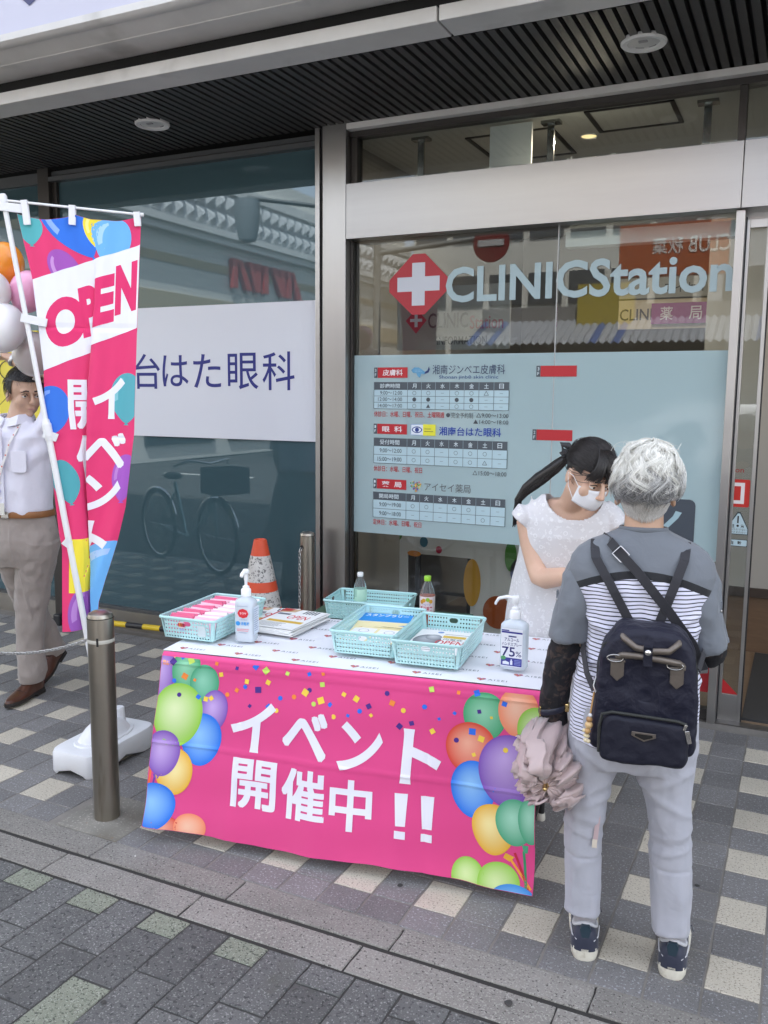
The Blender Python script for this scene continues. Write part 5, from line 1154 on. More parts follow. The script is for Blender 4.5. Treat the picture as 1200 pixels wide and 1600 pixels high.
drop((.145, .22), .062, .085, '#a455b6', '#c893d3', .2, R(20))
drop((.025, .80), .085, .10, '#3474d8', '#7fa6ee', .6, R(-20)); drop((.435, .74), .07, .095, '#57a9b4', '#86c4cc', .6)
drop((.055, 1.10), .06, .085, '#4fa3ad', '#8cc6cd', .6, R(10)); drop((.45, 1.08), .055, .09, '#a558bd', '#bd83d0', .6)
q.rect(.035, .17, -1.60, -1.36, H('#f3de3c'), .8); drop((.12, 1.70), .09, .13, '#9a58b4', '#b783cc', .7)
drop((.43, 1.56), .17, .20, '#6fb4ef', '#a9c8f6', .7, R(-25)); drop((.345, 1.68), .06, .13, '#2f6fd6', '#6c9cea', 1.2)
# OPEN on the slanting white band
OP = [('O', .034, .200, -.535, -.335), ('P', .182, .262, -.490, -.285), ('E', .278, .372, -.445, -.245), ('N', .375, .464, -.395, -.190)]
for ch, u0, u1, z0, z1 in OP:
    q.text(ch, (u0, u1, z0, z1), PK, 4, .06, fn=lambda x, y, m=(u0+u1)/2: (x+.10*(-(y+.4))*.0, y+.30*(x-m)))
WT = WB
for ch, u0, u1, z0, z1 in (('イ', .293, .425, -.84, -.665), ('ベ', .262, .444, -1.05, -.90), ('ン', .272, .442, -1.24, -1.08), ('ト', .315, .430, -1.46, -1.28)):
    (q.heavy(ch, (u0, u1, z0, z1), WT, 4, .0052) if ch == 'ベ' else q.text(ch, (u0, u1, z0, z1), WT, 4, .04))
for ch, u0, z0, z1 in (('開', .105, -.885, -.675), ('催', .115, -1.12, -.91), ('中', .138, -1.36, -1.15)): q.heavy(ch, (u0, u0+.15, z0, z1), WT, 4, .0045)
q.build('printed_design', flag, M_cloth_print, fl, clip=(.001, FW-.001, -FH+.001, -.001), cu=FU[1:-1], cv=FV[1:-1], eps=.0002, base=.0009, world=True)
# reverse of the cloth loops that tie it to bar and pole
def loop_strip(a, b, w_, name='loop'):
    a, b = Vector(a), Vector(b); d = (b-a).normalized(); sd_ = d.cross(FN).normalized(); m_ = MB()
    for k, off in ((0, -.012), (1, .010)):
        m_.add([a-sd_*w_/2+FN*off, a+sd_*w_/2+FN*off, b+sd_*w_/2+FN*off*.5, b-sd_*w_/2+FN*off*.5], [(0, 1, 2, 3)])
    m_.add([a-sd_*w_/2-FN*.012, a+sd_*w_/2-FN*.012, a+sd_*w_/2+FN*.010, a-sd_*w_/2+FN*.010], [(0, 1, 2, 3)])
    m_.build(name, mat('loop webbing', (.8, .8, .82), .6), fl, world=True)
for f in (.07, .46, .985):
    pb = bar_a+(bar_b-bar_a)*(.17+.81*f)+Vector((0, 0, .008)); pf = Vector(flag(f*FW*.97+.008, -.04))-FN*.012
    loop_strip(pb, pf, .026)
for zz in (2.375, 1.93, 1.45, .99):
    k = (zz-pole_b.z)/(pole_t.z-pole_b.z); pp_ = pole_b+(pole_t-pole_b)*k-FE*.016
    v = FT-zz; pf = Vector(flag(.045, -max(v, .012)-.02))-FN*.012
    if zz > 2.3: pf = pp_+FE*.085+Vector((0, 0, -.006))
    loop_strip(pp_-FN*.006, pf, .034)
# ------------------------------------------------------------------ steel bollards
M_bol = mat('weathered steel', (.36, .33, .285), .34, 1., var=.16, vs=9, stretch=(1, 1, .12), spot=[(14., .62, (.2, .16, .12), .12)], bump=.08, bs=60)
def bollard(x, y, h, r_, lab):
    o = empty('bollard', (x, y, 0), 0, lab, 'bollard', 'steel chain bollards')
    MB().lathe([(r_, -.02), (r_, h-.03), (r_*.985, h-.022), (r_*.9, h-.01), (r_*.6, h-.002), (.001, h)], 40).build('post', M_bol, o, smooth=35)
    MB().lathe([(r_+.0004, h-.027), (r_+.0008, h-.026), (r_+.0008, h-.024), (r_+.0004, h-.023)], 40, caps=False).build('cap_seam', M_frame, o, smooth=35)
    MB().lathe([(r_+.0006, h-.118), (r_+.001, h-.117), (r_+.001, h-.105), (r_+.0006, h-.104)], 40, caps=False).build('ring_groove', mat('bollard tape', (.5, .48, .42), .5), o, smooth=35) if 'front' in lab else None
    return o
ba1 = bollard(-2.333, 2.40, .815, .0485, 'front brushed steel bollard standing on the worn concrete pad')
b_2 = bollard(-2.572, 4.31, .835, .043, 'rear steel bollard with a chain hanging from it beside the pillar')
MB().lathe([(.001, 0), (.013, 0), (.013, .003), (.001, .003)], 16, M=Matrix.Translation((-.012, -.0405, .745)) @ Matrix.Rotation(R(90), 4, 'X')).build('chain_hole', M_black, b_2)
MB().box(-.004, .004, -.0005, .0005, -.016, .016, M=Matrix.Translation((.0497*math.sin(.5), -.0497*math.cos(.5), .705)) @ Matrix.Rotation(.5, 4, 'Z')).build('slot', M_black, ba1)
M_chain = mat('galvanised chain', (.55, .55, .55), .3, 1.)
def chain(name, pts, lab, w_=.011, ln_=.026, r_=.0024):
    P_ = [Vector(p) for p in pts]; o = None; b = MB(); seg = []
    L_ = [0.]
    for a, c in zip(P_, P_[1:]): L_.append(L_[-1]+(c-a).length)
    k = int(L_[-1]/(ln_*.72)); 
    me = MB().tube([(w_/2*math.cos(a)*(1), 0, 0) if False else ((ln_/2-w_/2)*(1 if math.cos(a) > 0 else -1)+w_/2*math.cos(a), w_/2*math.sin(a), 0) for a in np.linspace(.13, 2*math.pi+.13, 14, endpoint=False)], r_, 6, closed=True, ref=(0, 0, 1)).mesh('link', [M_chain], 60)
    o = empty(name, P_[0], 0, lab, 'chain')
    for i in range(k):
        t = L_[-1]*(i+.5)/k; j = max(0, min(len(P_)-2, int(np.searchsorted(L_, t)-1))); f = (t-L_[j])/max(L_[j+1]-L_[j], 1e-6)
        p = P_[j]+(P_[j+1]-P_[j])*f; d = (P_[j+1]-P_[j]).normalized()
        q_ = d.to_track_quat('X', 'Z').to_matrix().to_4x4() @ Matrix.Rotation(R(45 if i % 2 else -45), 4, 'X')
        e = bpy.data.objects.new('link', me); COL.objects.link(e); e.parent = o
        e.matrix_local = Matrix.Translation(p-P_[0]) @ q_
cpts = []
for t in np.linspace(0, 1, 24): cpts.append((-2.372-1.35*t, 2.40+.05*t, .705-.29*t*(1-t)*2.0+.0*t))
chain('barrier_chain', cpts, 'galvanised chain sagging from the front bollard towards the man')
chain('hanging_chain', [(-2.584, 4.262, .742), (-2.588, 4.252, .72), (-2.59, 4.25, .4), (-2.59, 4.25, .02)], 'short chain hanging straight down the rear bollard')
# ------------------------------------------------------------------ traffic cone and barrier bar
cn = empty('traffic_cone', (-2.825, 4.20, 0), R(20), 'orange traffic cone with two scuffed white bands by the tinted window', 'traffic cone')
M_or = mat('cone orange', (.72, .085, .03), .5, var=.08, vs=12)
M_scuff = mat('scuffed white band', (.62, .6, .57), .55, var=.12, vs=20, spot=[(38., .56, (.2, .19, .18), .05), (90., .6, (.12, .12, .12), .04)])
cz = .785; prof = lambda z: .198-(.198-.037)*(z/cz)
def conepart(z0, z1, nm, m, off=0.):
    MB().lathe([(prof(z)+off, z) for z in np.linspace(z0, z1, 4)], 40, caps=False).build(nm, m, cn, smooth=60)
MB().box(-.225, .225, -.225, .225, .0, .03).lathe([(.212, .03), (.198, .045), (.188, .06)], 40).build('base', M_or, cn, bevel=.012, smooth=40)
conepart(.05, .775, 'body', M_or)
conepart(.385, .487, 'white_band', M_scuff, .0014); conepart(.54, .692, 'white_band', M_scuff, .0014); conepart(.485, .542, 'orange_band', M_or, .0026)
MB().lathe([(prof(.775), .775), (.0365, .783), (.03, .785), (.026, .78), (.02, .70), (.001, .69)], 40).build('tip', M_or, cn, smooth=40)
br = empty('barrier_bar', (-4.2, 4.40, 0), 0, 'yellow and black striped barrier bar lying low along the window base', 'barrier bar')
M_yel = mat('bar yellow', (.72, .5, .02), .45); M_bk = mat('bar black', (.02, .02, .022), .45)
x = -4.62; k = 0
while x < -3.15:
    z0 = .058+.012*(x+4.62); MB().tube([(x, 4.40, .052+.05*(x+4.62)/1.4), (x+.145, 4.40, .052+.05*(x+4.765)/1.4)], .019, 16).build('stripe', M_yel if k % 2 else M_bk, br, smooth=40, world=True); x += .145; k += 1
MB().box(-4.68, -4.62, 4.36, 4.44, 0, .08).box(-3.17, -3.10, 4.36, 4.44, .0, .125).build('end_loop', M_bk, br, world=True, bevel=.01)
# ------------------------------------------------------------------ balloons
def balloon(c, r_, col, lab, stretch=1.12, tilt=(0, 0)):
    o = empty('balloon', c, 0, lab, 'balloon', 'bunch of party balloons')
    m = mat('balloon '+lab[:14], col, .22, coat=.3, sss=.15)
    prof = []
    for t in np.linspace(-math.pi/2+.12, math.pi/2-.02, 22):
        rr = r_*math.cos(t); zz = r_*math.sin(t)*stretch
        if t < 0: zz *= 1.12; rr *= 1-.10*(-t/(math.pi/2))**2
        prof.append((rr, zz))
    zb0 = prof[0][1]; prof = [(.012, zb0-.018), (.006, zb0-.010)]+prof
    b_ = MB().lathe(prof, 36).build('body', m, o, smooth=180)
    MB().tube([(0, 0, zb0-.015), (.01, .01, zb0-.09), (.0, .02, zb0-.17)], .0012, 6).build('string', M_white_pl, o)
    o.rotation_euler = (tilt[0], tilt[1], 0)
def dirp(X, Y): pass
def fp(s, z, off): p = Vector((-3.1, 3.0, 0))+Vector((math.cos(R(44)), math.sin(R(44)), 0))*s+Vector((-math.sin(R(44)), math.cos(R(44)), 0))*off; return (p.x, p.y, z)
balloon(fp(-.222, 2.205, .08), .082, (.86, .3, .03), 'orange balloon at the top of the bunch beside the pole', 1.1, (.3, .2))
balloon(fp(-.123, 2.075, .0), .082, (.86, .42, .62), 'pink balloon behind the slanting white pole', 1.1, (-.2, .3))
balloon(fp(-.268, 2.07, -.06), .075, (.84, .80, .80), 'small white balloon cut by the frame above the big white one', 1.1, (.2, -.4))
balloon(fp(-.224, 1.905, -.1), .095, (.84, .83, .84), 'big white balloon just above the raised hand', 1.08, (-.3, 0))
balloon(fp(-.12, 1.80, .03), .09, (.62, .58, .57), 'greyish beige balloon behind the pole under the white one', 1.1, (.3, .3))
# ================================================================== people
V3 = Vector
def rot(rx=0, ry=0, rz=0): return Matrix.Rotation(R(rz), 4, 'Z') @ Matrix.Rotation(R(ry), 4, 'Y') @ Matrix.Rotation(R(rx), 4, 'X')
def add_head(b, M, w=.073, d=.092, jaw=1.):
    R3 = M.to_3x3()
    def el(c, r_, n=20, k=12): b.ball(M @ V3(c), r_, n, k, 0, R3)
    el((0, .014, .032), (w, d, .088)); el((0, -.018, -.042), (w*.80*jaw, .068, .07)); el((0, -.064, -.092), (.022*jaw, .019, .017), 12, 8)
    for sx in (-1, 1):
        el((sx*.034, -.056, -.028), (.029, .027, .032), 12, 8); el((sx*.030, -.076, .024), (.026, .014, .010), 12, 8)
        el((sx*w*1.0, .016, -.012), (.0095, .019, .031), 12, 8); el((sx*w*1.04, .012, -.034), (.008, .011, .012), 10, 6)
    b.tube([M @ V3(p) for p in ((0, -.082, .022), (0, -.096, .0), (0, -.112, -.026), (0, -.102, -.034))], [.008, .0095, .0125, .008], 10)
    for sx in (-1, 1): el((sx*.011, -.098, -.031), (.008, .009, .007), 8, 6)
    el((0, -.087, -.056), (.021, .012, .0055), 12, 6); el((0, -.085, -.066), (.018, .012, .006), 12, 6)
def add_face(o, M, skin=None, iris=(.05, .03, .02), lip=(.42, .2, .17), brow=(.03, .025, .02)):
    for sx in (-1, 1):
        e = MB().ball(M @ V3((sx*.031, -.0735, .004)), (.0125, .0125, .0125), 14, 10).build('eye', mat('eye white', (.75, .73, .7), .2), o, smooth=180)
        c = M @ V3((sx*.031, -.0852, .0035)); MB().ball(c, (.0055, .002, .0055), 12, 8, 0, M.to_3x3()).build('iris', mat('iris %.3f' % iris[0], iris, .15), e, smooth=180)
        if skin: MB().ball(M @ V3((sx*.031, -.0732, .0085)), (.0142, .0135, .0128), 16, 10, 0, M.to_3x3()).build('upper_lid', skin, o, smooth=180)
        MB().tube([M @ V3((sx*x, y, z)) for x, y, z in ((.014, -.0865, .027), (.03, -.0915, .030), (.05, -.079, .021))], [.003, .0036, .002], 8).build('eyebrow', mat('eyebrow hair %.3f' % brow[0], brow, .8), o, smooth=60)
        MB().tube([M @ V3((sx*x, y, z)) for x, y, z in ((.018, -.082, .006), (.025, -.086, .0135), (.034, -.087, .0145), (.046, -.078, .008))], .0018, 6).build('eyelid', mat('lash line', (.04, .025, .02), .7), o, smooth=60)
    MB().tube([M @ V3(p) for p in ((-.02, -.092, -.0605), (0, -.0985, -.0605), (.02, -.092, -.0605))], [(.0012, .0022), (.004, .003), (.0012, .0022)], 8, ref=(0, 0, 1)).build('lips', mat('lips %.3f' % lip[0], lip, .45), o, smooth=60)
def add_hand(M, curl, side, nm, m, parent, sc_=1., spread=1.):
    # wrist at the origin, fingers towards +X, back of the hand +Z, thumb on the side of +Y * side
    b = MB(); T_ = lambda p: M @ (V3(p)*sc_)
    b.tube([T_(p) for p in ((-.045, 0, 0), (-.01, 0, 0), (.03, 0, .002), (.07, 0, .0), (.088, 0, -.001))], [(.017*sc_, .024*sc_), (.0175*sc_, .026*sc_), (.016*sc_, .036*sc_), (.0135*sc_, .040*sc_), (.010*sc_, .037*sc_)], 16, ref=M.to_3x3() @ V3((0, 0, 1)))
    b.build  # palm
    objs = []
    fing = ((.030, .072, .0092), (.010, .080, .0095), (-.011, .074, .0090), (-.030, .058, .0080))
    for i, (y, L_, r_) in enumerate(fing):
        y *= side; p = V3((.072, y, 0)); ang = 0; pts = [p.copy()]; dr = V3((1, y*.6*spread, 0)).normalized()
        for k, fr_ in enumerate((.45, .32, .23)):
            ang += curl*(.9 if k == 0 else 1.1)
            p = p+V3((dr.x*math.cos(ang), dr.y*math.cos(ang), -math.sin(ang)))*L_*fr_; pts.append(p.copy())
        b.tube([T_(q) for q in [V3((.045, y*.9, 0))]+pts], [r_*sc_*1.05, r_*sc_*1.05, r_*sc_, r_*sc_*.92, r_*sc_*.72], 10)
        b.ball(T_(pts[-1]), r_*sc_*.72, 10, 6)
    th = [V3((.008, .022*side, -.006)), V3((.036, .046*side, -.014)), V3((.060, .052*side, -.026-.01*curl)), V3((.078, .048*side-.008*side*curl, -.036-.014*curl))]
    b.tube([T_(q) for q in th], [.013*sc_, .0125*sc_, .0105*sc_, .0075*sc_], 10); b.ball(T_(th[-1]), .0075*sc_, 10, 6)
    return fuse(b, nm, m, parent, .0026*sc_, 3)
def sup(cx, cy, z, w_, d_, e=2.4, n=44, tilt=0., tw=0.):
    out = []
    for j in range(n):
        a = 2*math.pi*j/n; x = math.copysign(abs(math.cos(a))**(2/e), math.cos(a))*w_; y = math.copysign(abs(math.sin(a))**(2/e), math.sin(a))*d_
        if tw: x, y = x*math.cos(tw)-y*math.sin(tw), x*math.sin(tw)+y*math.cos(tw)
        out.append((cx+x, cy+y, z+tilt*y))
    return out
def folds(scale, amp, seed=0, k=None):
    def fn(co, no):
        f = fbm(co, scale, seed); g = f*amp
        if k is not None: g = g*k(co)
        return co+no*g[:, None]
    return fn
def shade_nodes(name):
    m = bpy.data.materials.new(name); m.use_nodes = True; N = m.node_tree.nodes; L = m.node_tree.links
    return m, N, L, N['Principled BSDF']
def math_n(N, L, op, a, b=None, c=None):
    n = N.new('ShaderNodeMath'); n.operation = op
    for i, v in enumerate((a, b, c)):
        if v is None: continue
        if isinstance(v, (int, float)): n.inputs[i].default_value = v
        else: L.new(v, n.inputs[i])
    return n.outputs[0]
def mix_c(N, L, f, a, b):
    n = N.new('ShaderNodeMix'); n.data_type = 'RGBA'
    L.new(f, n.inputs[0])
    for i, v in ((6, a), (7, b)):
        if isinstance(v, tuple): n.inputs[i].default_value = (*v, 1)
        else: L.new(v, n.inputs[i])
    return n.outputs[2]
def weave(N, L, b, strength=.2, sc_=900., fold=.0, fs_=14.):
    tc = N.new('ShaderNodeTexCoord'); t = N.new('ShaderNodeTexNoise'); t.inputs['Scale'].default_value = sc_; L.new(tc.outputs['Object'], t.inputs['Vector'])
    bu = N.new('ShaderNodeBump'); bu.inputs['Strength'].default_value = strength; bu.inputs['Distance'].default_value = .0006; L.new(t.outputs['Fac'], bu.inputs['Height'])
    if fold:
        t2 = N.new('ShaderNodeTexNoise'); t2.inputs['Scale'].default_value = fs_; t2.inputs['Detail'].default_value = 3; t2.inputs['Distortion'].default_value = .6; L.new(tc.outputs['Object'], t2.inputs['Vector'])
        b2 = N.new('ShaderNodeBump'); b2.inputs['Strength'].default_value = fold; b2.inputs['Distance'].default_value = .012; L.new(t2.outputs['Fac'], b2.inputs['Height']); L.new(bu.outputs[0], b2.inputs['Normal']); L.new(b2.outputs[0], b.inputs['Normal'])
    else: L.new(bu.outputs[0], b.inputs['Normal'])
    b.inputs['Sheen Weight'].default_value = .2; b.inputs['Roughness'].default_value = .85
    return tc
def cloth_mat(name, col, strength=.2, sc_=900., fold=.5, fs_=14., rough=.85, var=.05):
    m, N, L, b = shade_nodes(name); tc = weave(N, L, b, strength, sc_, fold, fs_); b.inputs['Roughness'].default_value = rough
    t = N.new('ShaderNodeTexNoise'); t.inputs['Scale'].default_value = 30; t.inputs['Detail'].default_value = 6; L.new(tc.outputs['Object'], t.inputs['Vector'])
    L.new(mix_c(N, L, t.outputs['Fac'], tuple(c*(1-var) for c in col), tuple(min(1, c*(1+var)) for c in col)), b.inputs['Base Color'])
    return m
def hair_mat(name, c0, c1, rough=.38):
    m, N, L, b = shade_nodes(name); hi = N.new('ShaderNodeHairInfo')
    L.new(mix_c(N, L, hi.outputs['Random'], c0, c1), b.inputs['Base Color']); b.inputs['Roughness'].default_value = rough; b.inputs['IOR'].default_value = 1.5
    return m
# ------------------------------------------------------------------ the grey haired woman, seen from behind
ow = empty('person', (-.36, 2.42, 0), R(10), 'small grey haired woman seen from behind in striped top with navy backpack', 'person')
b = MB(); HM = Matrix.Translation((-.02, .032, 1.372)) @ rot(-10, 0, 186)
add_head(b, HM, .072, .09)
b.tube([(-.02, .0, 1.20), (-.02, .008, 1.26), (-.02, .02, 1.33)], [(.062, .06), (.053, .052), (.05, .052)], 20, ref=(1, 0, 0))
b.loft([sup(-.022, .005, z, w_, d_) for z, w_, d_ in ((.62, .13, .095), (.75, .145, .1), (.95, .125, .09), (1.08, .135, .095), (1.16, .14, .09), (1.205, .10, .075), (1.235, .06, .06))])
b.tube([(-.12, 0, 1.165), (-.175, 0, 1.10), (-.2, .0, .95), (-.232, .015, .84), (-.244, .03, .70), (-.244, .036, .66)], [.05, .043, .038, .036, .026, .023], 14)
b.tube([(.08, 0, 1.165), (.125, 0, 1.10), (.16, .01, .96), (.145, .12, .93), (.09, .25, .945), (.06, .285, .955)], [.05, .042, .037, .035, .027, .023], 14)
b.tube([(-.095, 0, .70), (-.128, .0, .58), (-.140, .0, .42), (-.143, .01, .30), (-.134, .012, .07)], [.06, .05, .04, .038, .022], 14)
b.tube([(.05, 0, .70), (.072, .0, .58), (.092, .0, .42), (.10, .01, .30), (.114, .0, .07)], [.06, .05, .042, .038, .022], 14)
for x, rz_ in ((-.132, 6), (.118, -10)):
    b.tube([(x, .0, .05), (x-.015*math.sin(R(rz_)), .07, .045), (x-.1*math.sin(R(rz_))*1.4, .14, .035)], [.03, .032, .025], 12)
fuse(b, 'body', M_skin_o, ow, .005, 4)
add_face(ow, HM, M_skin_o, lip=(.4, .2, .18), brow=(.4, .38, .36))
add_hand(Matrix.Translation((-.244, .040, .66)) @ rot(0, 82, 0) @ rot(70, 0, 0), .75, 1, 'hand', M_skin_o, ow, .86)
add_hand(Matrix.Translation((.058, .288, .956)) @ rot(0, -5, 120), .45, 1, 'hand', M_skin_o, ow, .86)
# trousers
M_tr = cloth_mat('pale grey cotton trousers', H('#a9aab3'), .25, 500., .75, 9.)
tb_ = MB()
tb_.loft([sup(-.024, .004, z, w_, d_) for z, w_, d_ in ((.60, .165, .10), (.66, .172, .112), (.74, .168, .115), (.84, .155, .105))])
tb_.tube([(-.115, .004, .68), (-.128, .002, .60), (-.140, .0, .50), (-.144, .004, .40), (-.1445, .006, .30), (-.1445, .012, .20), (-.1435, .014, .15), (-.1435, .012, .126)], [(.086, .095), (.074, .085), (.058, .068), (.053, .063), (.0515, .06), (.0515, .058), (.052, .058), (.052, .058)], 28, ref=(1, 0, 0))
tb_.tube([(.055, .004, .68), (.068, .002, .60), (.085, .0, .48), (.095, .004, .40), (.099, .006, .30), (.103, .006, .20), (.1055, .004, .135), (.1055, .002, .112)], [(.09, .095), (.08, .085), (.063, .07), (.060, .065), (.058, .062), (.055, .058), (.052, .056), (.052, .056)], 28, ref=(1, 0, 0))
def tr_disp(co, no):
    x, y, z = co[:, 0], co[:, 1], co[:, 2]
    f = fbm(co, (12, 12, 3.6), 3.)*.011+fbm(co, (6, 6, 14), 8., 2)*.002
    # creases behind the knee and slant folds from the seat
    for zc, s_, a_ in ((.352, .008, .0028), (.378, .008, -.002), (.402, .009, .0024)):
        f += a_*np.exp(-((z-zc-.25*(x-.02)*np.sign(x))/s_)**2)*(y < .02)
    for k_, zz in ((1.6, .60), (1.1, .54), (-1.4, .57)): f += .0045*np.exp(-((z-zz-k_*(x+.02)*.4)/.012)**2)*(np.abs(x+.02) < .16)*(y < 0)
    f -= .0035*np.exp(-((z-.318)/.004)**2)   # stitched seam below the knee
    keep = np.clip((z-.09)/.03, 0, 1)
    return co+no*(f*keep)[:, None]
fuse(tb_, 'trousers', M_tr, ow, .0055, 3, disp=tr_disp)
# striped top
SHR = [(.672, -.026, .006, .176, .118), (.70, -.026, .006, .176, .119), (.80, -.024, .004, .170, .115), (.90, -.020, .002, .160, .108), (.97, -.012, .0, .157, .104), (1.02, -.014, .0, .163, .104), (1.07, -.018, .0, .176, .104), (1.11, -.021, -.002, .190, .102), (1.15, -.022, -.002, .196, .096), (1.185, -.022, .0, .188, .088), (1.21, -.022, .0, .170, .080), (1.23, -.021, .0, .142, .072), (1.246, -.02, .002, .104, .066), (1.258, -.02, .004, .078, .061), (1.268, -.02, .006, .062, .058)]
_zs = [r_[0] for r_ in SHR]
def shr(z): return [float(np.interp(z, _zs, [r_[i] for r_ in SHR])) for i in range(1, 5)]
def back_y(x, z, off=.004):
    cx, cy, w_, d_ = shr(z); t = min(abs(x-cx)/w_, .985); return cy-d_*(1-t**2.4)**(1/2.4)-off
m, N, L, pb = shade_nodes('striped jersey'); tc = weave(N, L, pb, .2, 700., .35, 16.)
sx_ = N.new('ShaderNodeSeparateXYZ'); L.new(tc.outputs['Object'], sx_.inputs[0])
nz = N.new('ShaderNodeTexNoise'); nz.inputs['Scale'].default_value = 7.; nz.inputs['Detail'].default_value = 2; L.new(tc.outputs['Object'], nz.inputs['Vector'])
xc = math_n(N, L, 'ADD', sx_.outputs[0], .02); x2 = math_n(N, L, 'MULTIPLY', xc, xc)
zc = math_n(N, L, 'MULTIPLY_ADD', x2, 1.55, sx_.outputs[2])
zw = math_n(N, L, 'MULTIPLY_ADD', nz.outputs['Fac'], .03, sx_.outputs[2])
st_ = math_n(N, L, 'FRACT', math_n(N, L, 'MULTIPLY', zw, 1/.0112)); ln_ = math_n(N, L, 'LESS_THAN', st_, .27)
c1 = mix_c(N, L, ln_, H('#dcdcec'), (.012, .012, .02))
c2 = mix_c(N, L, math_n(N, L, 'GREATER_THAN', zc, 1.146), c1, (.012, .013, .016))
M_grey = H('#6d7279')
c3 = mix_c(N, L, math_n(N, L, 'GREATER_THAN', zc, 1.167), c2, M_grey)
L.new(c3, pb.inputs['Base Color']); M_shirt = m
b = MB(); b.loft([sup(cx, cy, z, w_, d_, 2.4, 60) for z, cx, cy, w_, d_ in SHR])
def sh_disp(co, no):
    x, y, z = co[:, 0], co[:, 1], co[:, 2]
    f = fbm(co, (11, 11, 5), 5.)*.012*np.clip((1.2-z)/.2, 0, 1)
    f += .004*np.sin(x*95)*np.exp(-((x+.02)/.06)**2)*np.clip((1.15-z)/.1, 0, 1)*np.clip((z-.7)/.3, 0, 1)   # gathers at the centre back
    for k_, zz in ((1.1, .93), (1.1, .97), (-1.1, .95)): f += .006*np.exp(-((z-zz-k_*(x+.02)*.5)/.012)**2)*(np.abs(x+.02) > .05)
    return co+no*f[:, None]
fuse(b, 'striped_top', M_shirt, ow, .0045, 2, disp=sh_disp)
MB().tube([(-.02+.0625*math.cos(a), .006+.0585*math.sin(a), 1.266-.004*math.sin(a)) for a in np.linspace(0, 2*math.pi, 40, endpoint=False)], [(.0075, .003)]*40, 8, closed=True, ref=(0, 0, 1)).build('neckband', cloth_mat('grey rib', tuple(c*.9 for c in M_grey), .4, 600., 0.), ow, smooth=180)
M_sleeve = cloth_mat('grey jersey sleeve', M_grey, .2, 700., .5, 12.)
def sleeve(pts, rad, seed):
    b = MB(); b.tube(pts, rad, 28, ref=(1, 0, 0)); o = fuse(b, 'sleeve', M_sleeve, ow, .0045, 2, disp=folds((12, 12, 7), .010, seed))
    e = V3(pts[-1]); d = (V3(pts[-1])-V3(pts[-2])).normalized()
    return o
sleeve([(-.135, .0, 1.185), (-.165, .0, 1.165), (-.182, .0, 1.12), (-.190, -.002, 1.05), (-.203, .0, .985), (-.207, .002, .948)], [(.030, .035), (.046, .052), (.053, .058), (.056, .066), (.056, .064), (.058, .064)], 2.)
sleeve([(.095, .0, 1.185), (.122, .0, 1.165), (.138, .0, 1.12), (.144, -.002, 1.05), (.162, .004, .985), (.170, .010, .957)], [(.030, .035), (.044, .052), (.051, .058), (.053, .066), (.054, .064), (.055, .064)], 9.)
for x_, z_ in ((-.243, 1.085), (.187, 1.085)): MB().box(x_-.003, x_+.003, -.022, -.006, z_-.03, z_).build('sleeve_tab', M_sleeve, ow, bevel=.002); MB().ball((x_, -.024, z_-.026), .0045, 8, 6).build('tab_button', M_steel, ow, smooth=180)
# black lace arm covers
m, N, L, pb = shade_nodes('black lace'); tc = N.new('ShaderNodeTexCoord')
n1 = N.new('ShaderNodeTexNoise'); n1.inputs['Scale'].default_value = 42; n1.inputs['Detail'].default_value = 4; n1.inputs['Distortion'].default_value = 1.2; L.new(tc.outputs['Object'], n1.inputs['Vector'])
f1 = N.new('ShaderNodeMapRange'); f1.inputs[1].default_value = .55; f1.inputs[2].default_value = .62; L.new(n1.outputs['Fac'], f1.inputs[0])
L.new(mix_c(N, L, f1.outputs[0], (.006, .006, .009), (.045, .028, .024)), pb.inputs['Base Color']); pb.inputs['Roughness'].default_value = .7
bu = N.new('ShaderNodeBump'); bu.inputs['Strength'].default_value = .8; bu.inputs['Distance'].default_value = .003; L.new(n1.outputs['Fac'], bu.inputs['Height']); L.new(bu.outputs[0], pb.inputs['Normal'])
M_lace_b = m
b = MB(); b.tube([(-.200, .002, .985), (-.212, .004, .94), (-.226, .010, .88), (-.240, .02, .80), (-.246, .026, .74), (-.246, .032, .69), (-.245, .036, .658)], [.044, .045, .045, .0415, .0395, .0375, .0365], 24)
fuse(b, 'arm_cover', M_lace_b, ow, .0045, 2, disp=folds((26, 26, 16), .006, 4.))
b = MB(); b.tube([(.165, .008, .975), (.170, .03, .935), (.155, .10, .925), (.115, .19, .935), (.07, .27, .95)], [.044, .046, .042, .037, .031], 24)
fuse(b, 'arm_cover', M_lace_b, ow, .0045, 2, disp=folds((26, 26, 16), .006, 7.))
wt = MB().tube([(-.246+.0415*math.cos(a), .026+.0415*math.sin(a), .728+.012*math.cos(a)) for a in np.linspace(0, 2*math.pi, 30, endpoint=False)], [(.0085, .0022)]*30, 8, closed=True, ref=(0, 0, 1)).build('watch_strap', mat('navy leather strap', (.012, .014, .03), .4), ow, smooth=60)
gold = mat('gold metal', (.75, .55, .25), .25, 1.)
MB().box(-.212, -.200, -.004, .02, .728, .752).build('clasp', gold, ow, bevel=.003); MB().box(-.284, -.279, .0, .012, .705, .735).build('clasp', gold, ow, bevel=.002)
